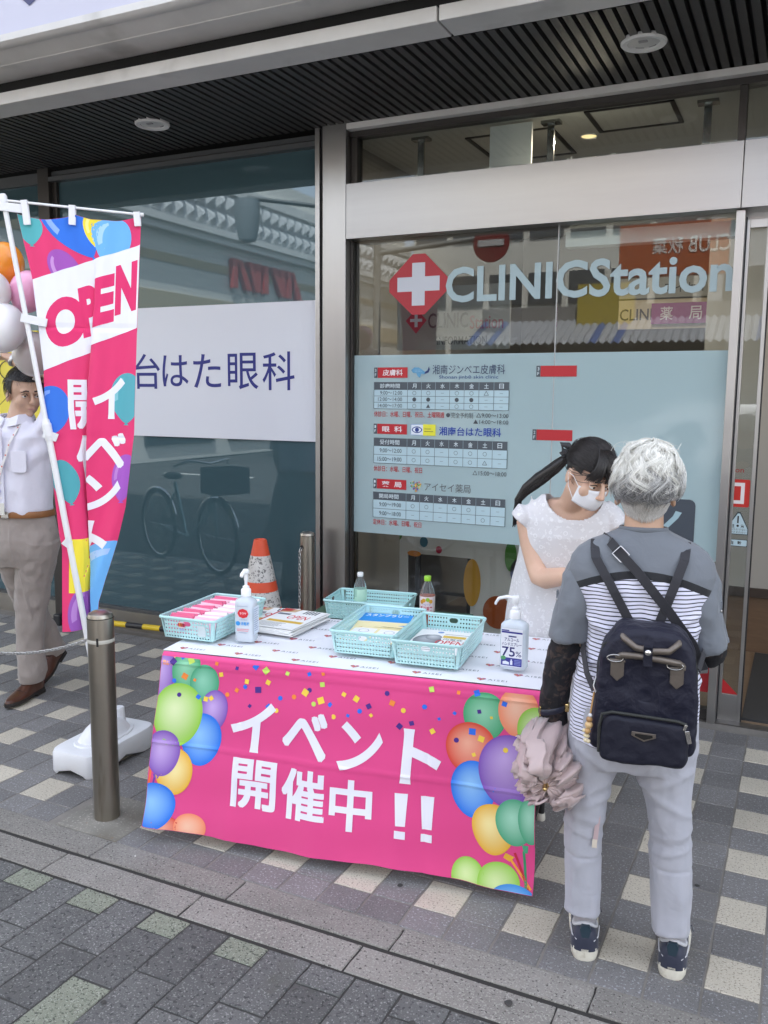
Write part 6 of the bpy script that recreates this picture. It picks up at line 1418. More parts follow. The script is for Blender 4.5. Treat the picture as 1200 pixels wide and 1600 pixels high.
# shoes and socks
M_navy = cloth_mat('navy shoe fabric', (.016, .02, .042), .4, 500., 0., rough=.6); M_sole = mat('cream rubber sole', (.62, .59, .5), .6, var=.1, vs=20, spot=(30., .6, (.42, .37, .29), .12)); M_sock = cloth_mat('grey rib sock', (.32, .31, .33), .9, 260., 0.)
M_lin = cloth_mat('pale shoe lining', (.5, .5, .52), .3, 400., 0.)
def shoe(x, y, rz_):
    M = Matrix.Translation((x, y, 0)) @ rot(0, 0, rz_)
    b = MB(); Ly = [(-.052, .010), (-.048, .022), (-.040, .032), (-.02, .0375), (.02, .037), (.06, .037), (.10, .042), (.14, .043), (.17, .036), (.187, .022)]
    def outline(k, z, zt=0.): 
        P_ = [(w_*k, y_*(1 if k > .98 else .985)) for y_, w_ in Ly]; pts = P_+[(-a, c) for a, c in P_[::-1]]
        return [M @ V3((a, c, z+(.012 if c > .16 else 0)*(1 if z < .02 else .4))) for a, c in pts]
    o = MB().loft([outline(.90, .0), outline(1.0, .006), outline(1.04, .022), outline(1.03, .037), outline(.9, .042)]).build('sole', M_sole, ow, bevel=0, smooth=50)
    MB().loft([outline(.86, -.0015), outline(.9, .0045)]).build('outsole', mat('brown outsole', (.2, .1, .07), .7), o)
    rings = []
    for y_, w_, h_ in ((-.052, .014, .060), (-.047, .026, .088), (-.036, .036, .098), (-.018, .0400, .098), (.005, .0405, .090), (.03, .0400, .090), (.06, .039, .094), (.09, .0395, .078), (.12, .039, .060), (.15, .037, .05), (.175, .028, .044), (.185, .016, .04)):
        rings.append([M @ V3((math.copysign(abs(math.cos(a))**.8, math.cos(a))*w_, y_, .03+(h_-.03)*max(0, math.sin(a))**.75 if math.sin(a) > 0 else .03)) for a in np.linspace(0, 2*math.pi, 24, endpoint=False)])
    MB().loft(rings).build('upper', M_navy, o, smooth=60)
    ht = [(-.011, .104), (.011, .104), (.016, .094), (.010, .072), (-.010, .072), (-.016, .094)]
    MB().loft([[M @ V3((a, -.0525+.12*abs(a)+(c-.066)*.14, c)) for a, c in ht], [M @ V3((a, -.030, c)) for a, c in ht]]).build('heel_tab', mat('petrol heel tab', (.012, .03, .045), .4), o)
    col_ = [M @ V3((.0325*math.cos(a), .006+.034*math.sin(a), .093+.010*abs(math.cos(a))**2*-1+.012*max(0, -math.sin(a))**2)) for a in np.linspace(0, 2*math.pi, 30, endpoint=False)]
    MB().tube(col_, .0055, 8, closed=True).build('collar', M_lin, o, smooth=60)
    for sx in (-1, 1):
        MB().tube([M @ V3((sx*.024, -.046, .062)), M @ V3((sx*.037, -.026, .066)), M @ V3((sx*.0415, .01, .078))], .0018, 6).build('trim_line', M_lin, o)
    MB().tube([M @ V3((.0, .006, .06)), M @ V3((-.004 if x < 0 else -.002, .008, .12)), M @ V3((-.010 if x < 0 else -.006, .008, .19))], [(.031, .033), (.032, .035), (.035, .038)], 20).build('sock', M_sock, ow, smooth=60)
    MB().tube([M @ V3((.02, .07, .088)), M @ V3((.045, .075, .10)), M @ V3((.05, .07, .085))], .0015, 6).build('lace', M_navy, o)
shoe(-.131, .006, 4); shoe(.116, -.008, -6)
# ---- backpack (worn: a part of nothing, it hangs from her)
bp = empty('backpack', (-.36, 2.42, 0), R(10), 'navy nylon backpack with bronze leather handles on the grey haired woman', 'backpack')
M_nyl = cloth_mat('navy nylon', (.009, .0095, .022), .6, 240., .5, 26., rough=.55); M_nyl2 = cloth_mat('navy nylon dark', (.008, .0085, .019), .6, 240., .35, 26., rough=.6)
for m_ in (M_nyl, M_nyl2): m_.node_tree.nodes['Principled BSDF'].inputs['Sheen Weight'].default_value = .03; m_.node_tree.nodes['Principled BSDF'].inputs['Specular IOR Level'].default_value = .3
M_lea = mat('bronze leather', (.14, .118, .10), .34, .45, var=.15, vs=18, bump=.25, bs=140); M_stp = cloth_mat('webbing strap', (.010, .010, .016), .6, 800., 0., rough=.6)
def rr_outline(pts, r_, y, k=1., c=(0, .87)):
    out = []; n = len(pts)
    for i in range(n):
        p0, p, p1 = V3((*pts[i-1], 0)), V3((*pts[i], 0)), V3((*pts[(i+1) % n], 0))
        rr = r_[i]; a = (p0-p).normalized(); d = (p1-p).normalized(); A = p+a*rr; D = p+d*rr
        for t in (0, .2, .4, .6, .8, 1.): q = A*(1-t)**2+p*2*t*(1-t)+D*t*t; out.append((c[0]+(q.x-c[0])*k, y, c[1]+(q.y-c[1])*k))
    return out
OUT = [(-.138, .708), (.132, .715), (.118, 1.018), (.05, 1.046), (-.055, 1.046), (-.116, 1.012)]; RR = [.03, .03, .065, .03, .03, .065]
b = MB(); b.loft([rr_outline(OUT, RR, -.112, .93), rr_outline(OUT, RR, -.12, 1.), rr_outline(OUT, RR, -.19, 1.), rr_outline(OUT, RR, -.212, .97), rr_outline(OUT, RR, -.222, .90), rr_outline(OUT, RR, -.226, .75)])
def bag_disp(co, no): return co+no*(fbm(co, (13, 13, 13), 6.)*.006)[:, None]
fuse(b, 'main_compartment', M_nyl, bp, .004, 3, disp=bag_disp)
b = MB(); PO = [(-.112, .698), (.104, .698), (.106, .818), (-.108, .825)]; PR = [.025, .025, .03, .03]
b.loft([rr_outline(PO, PR, -.2, 1., (0, .75)), rr_outline(PO, PR, -.236, 1., (0, .75)), rr_outline(PO, PR, -.25, .965, (0, .75)), rr_outline(PO, PR, -.256, .86, (0, .75)), rr_outline(PO, PR, -.257, .6, (0, .75))])
pk_ = fuse(b, 'front_pocket', M_nyl2, bp, .004, 3, disp=bag_disp)
MB().tube([(-.109, -.243, .72), (-.110, -.245, .79), (-.104, -.246, .822), (-.08, -.247, .830), (.0, -.249, .827), (.08, -.247, .822), (.10, -.246, .815)], .0042, 10).build('zip', mat('zip tape', (.02, .022, .02), .5, bump=1., bs=500), pk_, smooth=60)
MB().box(-.0035, .0035, -.002, .002, -.012, .004, M=Matrix.Translation((.098, -.253, .814)) @ rot(0, 20, 0)).box(-.0055, .0055, -.0015, .0015, -.045, -.012, M=Matrix.Translation((.098, -.254, .814)) @ rot(0, -14, 0)).build('zip_pull', mat('nickel', (.7, .68, .66), .25, 1.), pk_, bevel=.001)
MB().loft([[(x, -.2585, z) for x, z in ((-.030, .79), (.028, .788), (.029, .778), (.0, .766), (-.031, .78))], [(x*1.0, -.2625, z) for x, z in ((-.030, .79), (.028, .788), (.029, .778), (.0, .766), (-.031, .78))]]).build('metal_plate', M_lea, pk_, bevel=.001)
MB().loft([[(x*.72, -.2622, (z-.779)*.6+.779) for x, z in ((-.030, .79), (.028, .788), (.029, .778), (.0, .766), (-.031, .78))], [(x*.72, -.2632, (z-.779)*.6+.779) for x, z in ((-.030, .79), (.028, .788), (.029, .778), (.0, .766), (-.031, .78))]]).build('plate_inset', mat('black enamel plate', (.015, .014, .014), .2), pk_)
# handles, tabs, rings
MB().tube([(-.068, -.19, 1.028), (-.058, -.225, 1.018), (-.03, -.238, 1.0), (.01, -.24, .994), (.05, -.236, .996), (.072, -.222, 1.012), (.075, -.19, 1.024)], .0085, 14).build('handle', M_lea, bp, smooth=60)
MB().tube([(-.072, -.222, .968), (-.06, -.234, .977), (-.02, -.239, .979), (.03, -.239, .974), (.075, -.233, .967), (.086, -.22, .955)], .0085, 14).build('handle', M_lea, bp, smooth=60)
MB().box(-.011, .011, -.252, -.246, .956, 1.006).box(-.011, .011, -.252, -.2, 1.0, 1.006).build('snap_strap', M_nyl2, bp, bevel=.002)
MB().lathe([(.001, 0), (.007, 0), (.0075, .002), (.006, .004), (.001, .0045)], 18, M=Matrix.Translation((0, -.252, .993)) @ rot(90)).build('snap_button', mat('nickel', (.7, .68, .66), .25, 1.), bp, smooth=50)
for x, z in ((-.072, .95), (.072, .942)):
    t5 = [(-.0165, .012), (.0165, .012), (.0165, -.028), (0, -.043), (-.0165, -.028)]
    MB().loft([[(x+a, -.222, z+c) for a, c in t5], [(x+a, -.233, z+c) for a, c in t5]]).build('leather_tab', M_lea, bp, bevel=.0015)
    MB().tube([(x-.006+.017*math.cos(a)*(1.15), -.234, z+.017+.009*math.sin(a)) for a in np.linspace(0, 2*math.pi, 20, endpoint=False)], .0024, 8, closed=True).build('ring', mat('dark nickel', (.35, .34, .33), .25, 1.), bp, smooth=60)
    MB().box(x-.02, x+.02, -.231, -.223, z+.006, z+.014).build('keeper', M_lea, bp, bevel=.002)
# main zip over the top
MB().tube([(-.124, -.19, .80), (-.118, -.195, .93), (-.108, -.198, .99), (-.06, -.203, 1.022), (0, -.205, 1.026), (.06, -.203, 1.022), (.108, -.198, .992), (.12, -.195, .94), (.126, -.19, .80)], .004, 10).build('zip', mat('zip tape', (.02, .022, .02), .5, bump=1., bs=500), bp, smooth=60)
def ribbon(pts, w_, th, nm, m, parent, face=(0, -1, 0)):
    P_ = [V3(p) for p in pts]; b = MB(); rings = []
    for i, p in enumerate(P_):
        t = (P_[min(i+1, len(P_)-1)]-P_[max(i-1, 0)]).normalized(); f = V3(face); f = (f-t*f.dot(t)).normalized(); s_ = t.cross(f)
        rings.append([p+s_*w_/2, p+s_*w_/2+f*th, p-s_*w_/2+f*th, p-s_*w_/2])
    b.loft(rings); return b.build(nm, m, parent, bevel=.0006)
def strap_line(keys, n=22):
    ks_ = np.array(keys, float); t = np.linspace(0, 1, len(ks_)); T_ = np.linspace(0, 1, n)
    return [(float(np.interp(q, t, ks_[:, 0])), float(np.interp(q, t, ks_[:, 1]))) for q in T_]
def over(keys): return [(x, back_y(x, z, .0075), z) for x, z in strap_line(keys)]
sL_ = over([(-.05, 1.04), (-.10, 1.13), (-.141, 1.195)]); sR_ = over([(.03, 1.04), (.06, 1.13), (.084, 1.20)])
top_l = [(-.145, -.055, 1.218), (-.146, -.02, 1.233), (-.145, .02, 1.231), (-.142, .07, 1.19)]; top_r = [(.088, -.055, 1.222), (.090, -.02, 1.238), (.09, .02, 1.236), (.088, .07, 1.19)]
ribbon(sL_+top_l, .024, .003, 'shoulder_strap', M_stp, bp); ribbon(sR_+top_r, .024, .003, 'shoulder_strap', M_stp, bp)
ribbon([(-.165, .06, 1.0), (-.168, -.0, .965), (-.164, -.06, .93), (-.15, -.115, .885), (-.128, -.15, .85)], .018, .003, 'lower_strap', M_stp, bp, (-.6, -1, 0))
ribbon([(.15, .06, 1.02), (.152, 0., .98), (.146, -.06, .95), (.13, -.12, .92)], .018, .003, 'lower_strap', M_stp, bp, (.6, -1, 0))
cb = empty('shoulder_bag_strap', (-.36, 2.42, 0), R(10), 'black webbing strap of a shoulder bag crossing her back', 'strap')
cs = over([(-.105, 1.238), (-.03, 1.165), (.05, 1.07), (.115, .98), (.13, .94)]); cs = [(x, y-.005, z) for x, y, z in cs]
ribbon([(-.118, .04, 1.228), (-.115, .0, 1.243), (-.108, -.05, 1.236)]+cs+[(.15, -.04, .90), (.155, .03, .87)], .025, .003, 'webbing', M_stp, cb)
i_ = 4; p = V3(cs[i_-2]); q_ = V3(cs[i_])
d = (q_-p).normalized(); Mx = Matrix.Translation(p+V3((0, -.005, 0))) @ rot(0, math.degrees(math.atan2(-d.z, d.x)), 0)
MB().tube([Mx @ V3(c) for c in ((-.016, 0, -.015), (.016, 0, -.015), (.016, 0, .015), (-.016, 0, .015))], .0022, 8, closed=True, ref=(0, 1, 0)).build('slide_buckle', mat('nickel', (.7, .68, .66), .25, 1.), cb, smooth=40)
# charm on the zip
ch = empty('bead_charm', (-.36, 2.42, 0), R(10), 'little wooden bead charm dangling beside the backpack', 'charm')
MB().tube([(-.127, -.2, .862), (-.131, -.212, .835), (-.134, -.218, .81)], .0022, 6).build('cord', mat('tan cord', (.4, .22, .07), .7), ch)
for (x, z, r_, c) in ((-.1345, .806, .0055, (.6, .6, .6)), (-.136, .795, .0085, (.36, .2, .08)), (-.1365, .780, .0105, (.62, .42, .2)), (-.139, .764, .0085, (.5, .3, .12)), (-.144, .751, .0055, (.68, .58, .36)), (-.138, .750, .0055, (.68, .58, .36)), (-.148, .764, .005, (.68, .58, .36)), (-.143, .738, .006, (.7, .6, .4)), (-.136, .736, .006, (.7, .6, .4))):
    MB().ball((x, -.222, z), r_, 12, 8).build('bead', mat('bead %.2f %.2f' % (c[0], c[2]), c, .35), ch, smooth=180)
MB().tube([(-.124, -.19, .90), (-.129, -.203, .88), (-.124, -.208, .862), (-.119, -.203, .876)], .0028, 8).build('zip_pull', mat('dark nickel', (.35, .34, .33), .25, 1.), ch, smooth=60)
# ---- umbrella hanging open from her hand, tip towards us
um = empty('umbrella', (-.36, 2.42, 0), R(10), 'crumpled mauve umbrella hanging half folded from the grey haired woman\'s hand', 'umbrella')
tipc = V3((-.250, -.115, .548)); AN = [-180, -150, -115, -90, -60, -35, -10, 15, 40, 65, 95, 125, 150, 180]; RD = [.085, .095, .085, .08, .10, .128, .14, .135, .125, .13, .142, .135, .10, .085]
def umb(a, r_):
    Rr = float(np.interp(math.degrees(a), AN, RD)); ca, sa = math.cos(a), math.sin(a)
    n_ = noise.noise(V3((ca*1.6, sa*1.6, 3.1))); n2 = noise.noise(V3((ca*3.1+5, sa*3.1, r_*1.5)))
    ph = a*5.5+n_*4.; pl = math.sin(ph); pl2 = math.sin(a*13+1.3+n_*6+r_*1.5)
    tri = 2*abs((ph/math.pi) % 2-1)-1       # creased rather than wavy
    rad = Rr*(r_**.85)*(1+.06*pl*r_+.10*n2*r_)
    y = tipc.y+.006+.13*r_**2+(.034*tri+.012*pl2)*r_**.7*(1.15-.5*r_)+.03*n2*r_
    wob = noise.noise(V3((ca*r_*6, sa*r_*6, 1.7)))*.034*r_+noise.noise(V3((ca*r_*15, sa*r_*15, 4.7)))*.010*r_
    return (tipc.x+rad*ca+wob, y+wob, tipc.z+rad*sa+wob*.7-.01*r_)
b = MB(); NA, NR = 150, 22
for j in range(NR+1):
    for i in range(NA): b.v.append(umb(-math.pi+2*math.pi*i/NA, max(.04, j/NR)))
for j in range(NR):
    for i in range(NA): b.f.append([j*NA+i, j*NA+(i+1) % NA, (j+1)*NA+(i+1) % NA, (j+1)*NA+i]); b.m.append(0)
M_umb = mat('mauve umbrella cloth', H('#b5a19f'), .36, sheen=.3, bump=.1, bs=700)
uo = b.build('canopy', M_umb, um, smooth=180); s_ = uo.modifiers.new('t', 'SOLIDIFY'); s_.thickness = .0012
# the loose panels folded over the top
def flap(seed, a0, a1, r0, r1, lift):
    b = MB(); n_ = 26; k_ = 12
    for j in range(k_+1):
        for i in range(n_+1):
            a = R(a0+(a1-a0)*i/n_); t = j/k_; r_ = r0+(r1-r0)*t; x, y, z = umb(a, max(.05, r_))
            bulge = abs(math.sin(math.pi*i/n_))**.7; f = math.sin(i*.75+seed*2+t*2)*.008+noise.noise(V3((i*.2, j*.25, seed)))*.012
            b.v.append((x+f, y-lift*abs(bulge)*math.sin(math.pi*(.15+.85*t))-.006, z+f*.7+.02*bulge*t))
    for j in range(k_):
        for i in range(n_): b.f.append([j*(n_+1)+i, j*(n_+1)+i+1, (j+1)*(n_+1)+i+1, (j+1)*(n_+1)+i]); b.m.append(0)
    o = b.build('panel', M_umb, um, smooth=180); q = o.modifiers.new('t', 'SOLIDIFY'); q.thickness = .0012
flap(1, 20, 75, .25, 1.02, .045); flap(2, 78, 125, .2, 1.05, .05); flap(3, 125, 178, .25, .98, .04); flap(4, -60, 0, .3, 1.0, .035); flap(5, -130, -70, .3, .95, .03)
MB().lathe([(.001, -.022), (.005, -.02), (.0075, -.012), (.007, 0), (.01, .004), (.010, .012)], 16, M=Matrix.Translation(tipc) @ rot(-90)).build('ferrule', gold, um, smooth=40)
MB().tube([(-.25, -.10, .548), (-.247, .01, .60), (-.245, .045, .63)], .006, 10).build('shaft', mat('dark nickel', (.35, .34, .33), .25, 1.), um)
MB().tube([(-.245, .03, .61), (-.244, .05, .64), (-.243, .07, .67)], [.013, .015, .012], 12).build('handle', mat('umbrella grip', (.1, .05, .04), .4), um, smooth=60)
ribbon([(-.122, -.03, .535), (-.108, -.05, .50), (-.106, -.055, .45), (-.110, -.058, .40), (-.113, -.058, .362)], .013, .0012, 'tie_strap', mat('mauve strap', H('#b7a1a3'), .6), um)
ribbon([(-.1125, -.0595, .385), (-.113, -.0595, .36)], .0135, .0014, 'velcro_end', mat('cream velcro', (.6, .54, .45), .8), um)
# ---- hair
HC = V3((-.02, .02, 1.386)); HR = V3((.078, .094, .098))
b = MB(); b.ball(HC, tuple(HR*.985), 28, 20)
M_hg = mat('grey hair base', (.5, .49, .46), .6, var=.2, vs=30)
hb_ = b.build('hair', M_hg, ow, smooth=180)
bmh = bmesh.new(); bmh.from_mesh(hb_.data)
dead = [v for v in bmh.verts if (v.co.z < 1.325+.035*(v.co.y > -.03)) or (v.co.y > .05 and v.co.z < 1.40)]
bmesh.ops.delete(bmh, geom=dead, context='VERTS'); bmh.to_mesh(hb_.data); bmh.free()
def strands_cap(n_cl, per, th0r, th1f, volf, wave, seed, phi=None, npt=9, jit=.007, crown=(.01, -.012), curl=1.6):
    rg = random.Random(seed); out = []
    for c in range(n_cl):
        ph = rg.uniform(*(phi or (0, 2*math.pi))); t0 = R(rg.uniform(*th0r)); t1 = t0+R(rg.uniform(*th1f(ph))); w0 = rg.uniform(0, 6.28); dphi = rg.uniform(-.5, .5)*curl*.5; wv_ = wave*rg.uniform(.4, 1.5); vol = volf*rg.uniform(.85, 1.15)
        for s in range(per):
            jp, jt, jr = rg.gauss(0, .06), rg.gauss(0, .05), rg.gauss(0, .012); st = []
            for k in range(npt):
                q = k/(npt-1); th = t0+(t1-t0)*q+jt; f = ph+jp+dphi*q+wv_*math.sin(w0+q*5.5)*q/max(.35, math.sin(th)); r_ = vol+jr+.035*math.sin(q*math.pi)+.03*math.sin(w0*2+q*6)*q*wave*4
                if q > .8: r_ -= .0*(q-.8)
                st.append((HC.x+crown[0]*(1-q)+HR.x*r_*math.sin(th)*math.cos(f), HC.y+crown[1]*(1-q)+HR.y*r_*math.sin(th)*math.sin(f), HC.z+HR.z*r_*math.cos(th)))
            out.append(st)
    return out
# phi = -pi/2 is the back of the head, +pi/2 her forehead
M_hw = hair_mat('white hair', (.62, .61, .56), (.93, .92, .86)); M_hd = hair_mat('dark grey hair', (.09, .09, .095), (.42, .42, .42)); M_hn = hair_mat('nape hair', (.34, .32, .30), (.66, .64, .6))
PB = (math.pi*.97, math.pi*2.03)
hair_obj('strands', strands_cap(150, 20, (2, 46), lambda ph: (34, 50), 1.12, .30, 1, curl=2.0), .00085, M_hw, hb_)
hair_obj('strands', strands_cap(110, 20, (34, 62), lambda ph: (28, 42), 1.12, .32, 2, PB, curl=1.7), .00085, M_hw, hb_)
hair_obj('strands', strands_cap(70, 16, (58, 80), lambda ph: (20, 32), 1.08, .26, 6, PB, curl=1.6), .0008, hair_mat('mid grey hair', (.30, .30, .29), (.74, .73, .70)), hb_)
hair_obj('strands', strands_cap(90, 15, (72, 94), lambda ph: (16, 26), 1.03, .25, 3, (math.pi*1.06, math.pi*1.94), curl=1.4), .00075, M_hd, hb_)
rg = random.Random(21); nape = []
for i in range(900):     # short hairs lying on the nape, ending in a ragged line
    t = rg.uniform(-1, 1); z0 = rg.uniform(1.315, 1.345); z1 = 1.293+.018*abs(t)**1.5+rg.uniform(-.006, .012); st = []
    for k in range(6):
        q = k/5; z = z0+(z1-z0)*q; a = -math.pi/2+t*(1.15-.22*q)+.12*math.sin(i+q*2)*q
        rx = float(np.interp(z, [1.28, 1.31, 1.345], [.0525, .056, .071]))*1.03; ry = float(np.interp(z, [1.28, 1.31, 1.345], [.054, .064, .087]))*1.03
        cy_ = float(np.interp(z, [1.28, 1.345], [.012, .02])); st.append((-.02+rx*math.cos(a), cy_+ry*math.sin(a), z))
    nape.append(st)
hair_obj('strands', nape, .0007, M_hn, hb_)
rg = random.Random(11); tuft = []
for i in range(330):
    a = rg.uniform(-.1, 1.0)*math.pi; x0 = rg.gauss(-.028, .022); y0 = rg.gauss(.0, .03); hgt = rg.uniform(.012, .03); dx = rg.uniform(-.02, .05); st = []
    for k in range(9):
        q = k/8; st.append((x0+dx*q+.012*math.sin(q*4+i), y0+.03*q*math.sin(i), 1.478+hgt*math.sin(math.pi*min(1, q*1.05))-.02*q*q))
    tuft.append(st)
hair_obj('tuft', tuft, .0005, M_hw, hb_)
# ------------------------------------------------------------------ the woman in white behind the table
yw = empty('person', (-.86, 3.3, 0), R(14), 'young woman in a white lace dress and face mask bending over behind the table', 'person')
YH = Matrix.Translation((.122, -.208, 1.343)) @ rot(0, 0, 34) @ rot(30, 0, 0) @ rot(0, 6, 0)
b = MB(); add_head(b, YH, .070, .088, .92)
nk0, nk1 = V3((.058, -.075, 1.20)), YH @ V3((0, .022, -.06))
b.tube([V3((.05, -.06, 1.14)), nk0, (nk0+nk1)/2, nk1], [.062, .053, .045, .046], 18)
b.loft([sup(cx, cy, z, w_, d_) for z, cx, cy, w_, d_ in ((.55, .05, .10, .15, .10), (.72, .05, .09, .155, .105), (.86, .05, .055, .13, .09), (1.0, .052, -.005, .14, .095), (1.10, .055, -.05, .155, .09), (1.17, .056, -.065, .15, .075), (1.215, .057, -.07, .11, .06), (1.24, .058, -.078, .07, .055))])
b.tube([(-.065, -.062, 1.168), (-.098, -.068, 1.140), (-.082, -.08, 1.06), (-.060, -.10, .985), (-.043, -.118, .945), (-.02, -.14, .943), (.045, -.195, .966), (.13, -.265, .985), (.175, -.30, .99)], [.042, .042, .039, .037, .039, .040, .034, .026, .021], 18)
b.tube([(.18, -.062, 1.185), (.215, -.068, 1.14), (.225, -.09, 1.03), (.225, -.13, .955), (.215, -.20, .955), (.205, -.29, .96), (.20, -.33, .96)], [.05, .042, .039, .038, .034, .025, .021], 18)
for sx in (-.03, .13): b.tube([(sx, .10, .58), (sx, .10, .3), (sx, .11, .07)], [.07, .052, .032], 14)
fuse(b, 'body', M_skin, yw, .005, 4)
add_face(yw, YH, M_skin, lip=(.5, .2, .2))
add_hand(Matrix.Translation((.178, -.303, .99)) @ rot(0, -4, -42), .5, -1, 'hand', M_skin, yw, .88)
add_hand(Matrix.Translation((.199, -.335, .96)) @ rot(0, 2, -98), .5, 1, 'hand', M_skin, yw, .88)
MB().tube([(.0, .11, .0), (-.0, .02, .0)], .01, 6) 
for sx in (-.03, .13):
    MB().loft([[(sx+math.copysign(abs(math.cos(a))**.7, math.cos(a))*.036*k, .06+math.sin(a)*.115*k, z) for a in np.linspace(0, 2*math.pi, 24, endpoint=False)] for k, z in ((.95, 0), (1, .01), (1, .03), (.8, .06))]).build('shoe', mat('cream flat shoe', (.6, .56, .48), .5), yw, smooth=50)
# dress with lace relief
m, N, L, pb = shade_nodes('white lace fabric'); tc = N.new('ShaderNodeTexCoord')
vo = N.new('ShaderNodeTexVoronoi'); vo.inputs['Scale'].default_value = 34; L.new(tc.outputs['Object'], vo.inputs['Vector'])
d_ = vo.outputs['Distance']; rg_ = math_n(N, L, 'ABSOLUTE', math_n(N, L, 'SUBTRACT', d_, .24)); fl_ = math_n(N, L, 'LESS_THAN', rg_, .05)
sep = N.new('ShaderNodeSeparateColor'); L.new(vo.outputs['Color'], sep.inputs[0]); on = math_n(N, L, 'GREATER_THAN', sep.outputs[0], .42)
n2 = N.new('ShaderNodeTexNoise'); n2.inputs['Scale'].default_value = 70; n2.inputs['Detail'].default_value = 3; L.new(tc.outputs['Object'], n2.inputs['Vector'])
tw = math_n(N, L, 'GREATER_THAN', n2.outputs['Fac'], .6); hgt = math_n(N, L, 'MAXIMUM', math_n(N, L, 'MULTIPLY', fl_, on), math_n(N, L, 'MULTIPLY', tw, .8))
L.new(mix_c(N, L, hgt, H('#d6d4d6'), H('#e6e5e7')), pb.inputs['Base Color']); pb.inputs['Roughness'].default_value = .8; pb.inputs['Sheen Weight'].default_value = .2
n3 = N.new('ShaderNodeTexNoise'); n3.inputs['Scale'].default_value = 13; n3.inputs['Detail'].default_value = 3; L.new(tc.outputs['Object'], n3.inputs['Vector'])
b1_ = N.new('ShaderNodeBump'); b1_.inputs['Strength'].default_value = .6; b1_.inputs['Distance'].default_value = .0015; L.new(hgt, b1_.inputs['Height'])
b2_ = N.new('ShaderNodeBump'); b2_.inputs['Strength'].default_value = .3; b2_.inputs['Distance'].default_value = .012; L.new(n3.outputs['Fac'], b2_.inputs['Height']); L.new(b1_.outputs[0], b2_.inputs['Normal']); L.new(b2_.outputs[0], pb.inputs['Normal'])
M_lace = m
b = MB()
b.loft([sup(cx, cy, z, w_, d__, 2.2, 60) for z, cx, cy, w_, d__ in ((.36, .05, .10, .275, .18), (.50, .05, .095, .26, .17), (.62, .05, .085, .25, .16), (.72, .052, .07, .236, .15), (.82, .052, .045, .212, .136), (.92, .052, .015, .196, .126), (1.02, .055, -.02, .182, .118), (1.10, .058, -.05, .176, .112), (1.16, .060, -.066, .172, .098), (1.20, .060, -.072, .158, .084), (1.232, .060, -.078, .132, .072), (1.256, .060, -.082, .105, .064))])
for pts, rad in (([(-.06, -.066, 1.20), (-.10, -.068, 1.178), (-.125, -.07, 1.148)], [(.05, .056), (.050, .058), (.046, .060)]), ([(.175, -.066, 1.20), (.215, -.068, 1.172), (.236, -.07, 1.142)], [(.05, .056), (.050, .058), (.046, .060)])):
    b.tube(pts, rad, 24, ref=(0, 0, 1) if False else (1, 0, .6))
def dr_disp(co, no):
    x, y, z = co[:, 0], co[:, 1], co[:, 2]; k = np.clip((1.1-z)/.35, 0, 1)
    f = .010*np.sin((x-.05)*42+np.sin(y*20)*1.2+z*3)*k+fbm(co, (10, 10, 3), 1.)*.012*k+fbm(co, (9, 9, 9), 4.)*.002
    return co+no*f[:, None]
dress = fuse(b, 'dress', M_lace, yw, .005, 3, disp=dr_disp)
bmh = bmesh.new(); bmh.from_mesh(dress.data)
def in_neck(c):       # scooped neckline
    u = (c.x-.078)/.108; w_ = (c.z-1.268)/.098
    return (u*u+w_*w_ < 1 and c.y < -.05) or (((c.x-.06)/.085)**2+((c.y+.07)/.075)**2 < 1 and c.z > 1.215)
bmesh.ops.delete(bmh, geom=[f for f in bmh.faces if in_neck(f.calc_center_median())], context='FACES')
bmesh.ops.delete(bmh, geom=[f for f in bmh.faces if f.calc_center_median().z < .372], context='FACES')
bmh.to_mesh(dress.data); bmh.free(); dress.data.polygons.foreach_set('use_smooth', [True]*len(dress.data.polygons))
s_ = dress.modifiers.new('t', 'SOLIDIFY'); s_.thickness = .003; s_.offset = -1
sm = dress.modifiers.new('s', 'SMOOTH'); sm.iterations = 2
# mask
b = MB(); ms = []
for j in range(9):
    t = -1+2*j/8; row = []
    for i in range(17):
        a = R(-74+148*i/16); z = -.046+.043*t*(1-.25*abs(math.sin(a)))-.004*abs(math.sin(a)); bl = math.cos(a)
        row.append(YH @ V3((math.sin(a)*.066, -.028-.058*bl-(.022*bl**3)*(1-.55*abs(t+.1))-.006*math.sin(t*9)*.25*bl, z)))
    ms.append(row)
for row in ms: b.v += [tuple(p) for p in row]
for j in range(8):
    for i in range(16): b.f.append([j*17+i, j*17+i+1, (j+1)*17+i+1, (j+1)*17+i]); b.m.append(0)
mk_ = b.build('face_mask', mat('white mask', (.74, .74, .76), .8, sheen=.2), yw, smooth=180); q = mk_.modifiers.new('t', 'SOLIDIFY'); q.thickness = .002
for sx in (-1, 1):
    MB().tube([YH @ V3((sx*.064, -.045, -.02)), YH @ V3((sx*.075, -.01, .0)), YH @ V3((sx*.079, .018, -.004)), YH @ V3((sx*.074, -.008, -.045)), YH @ V3((sx*.061, -.045, -.075))], .0013, 6).build('ear_loop', M_white_pl, mk_)
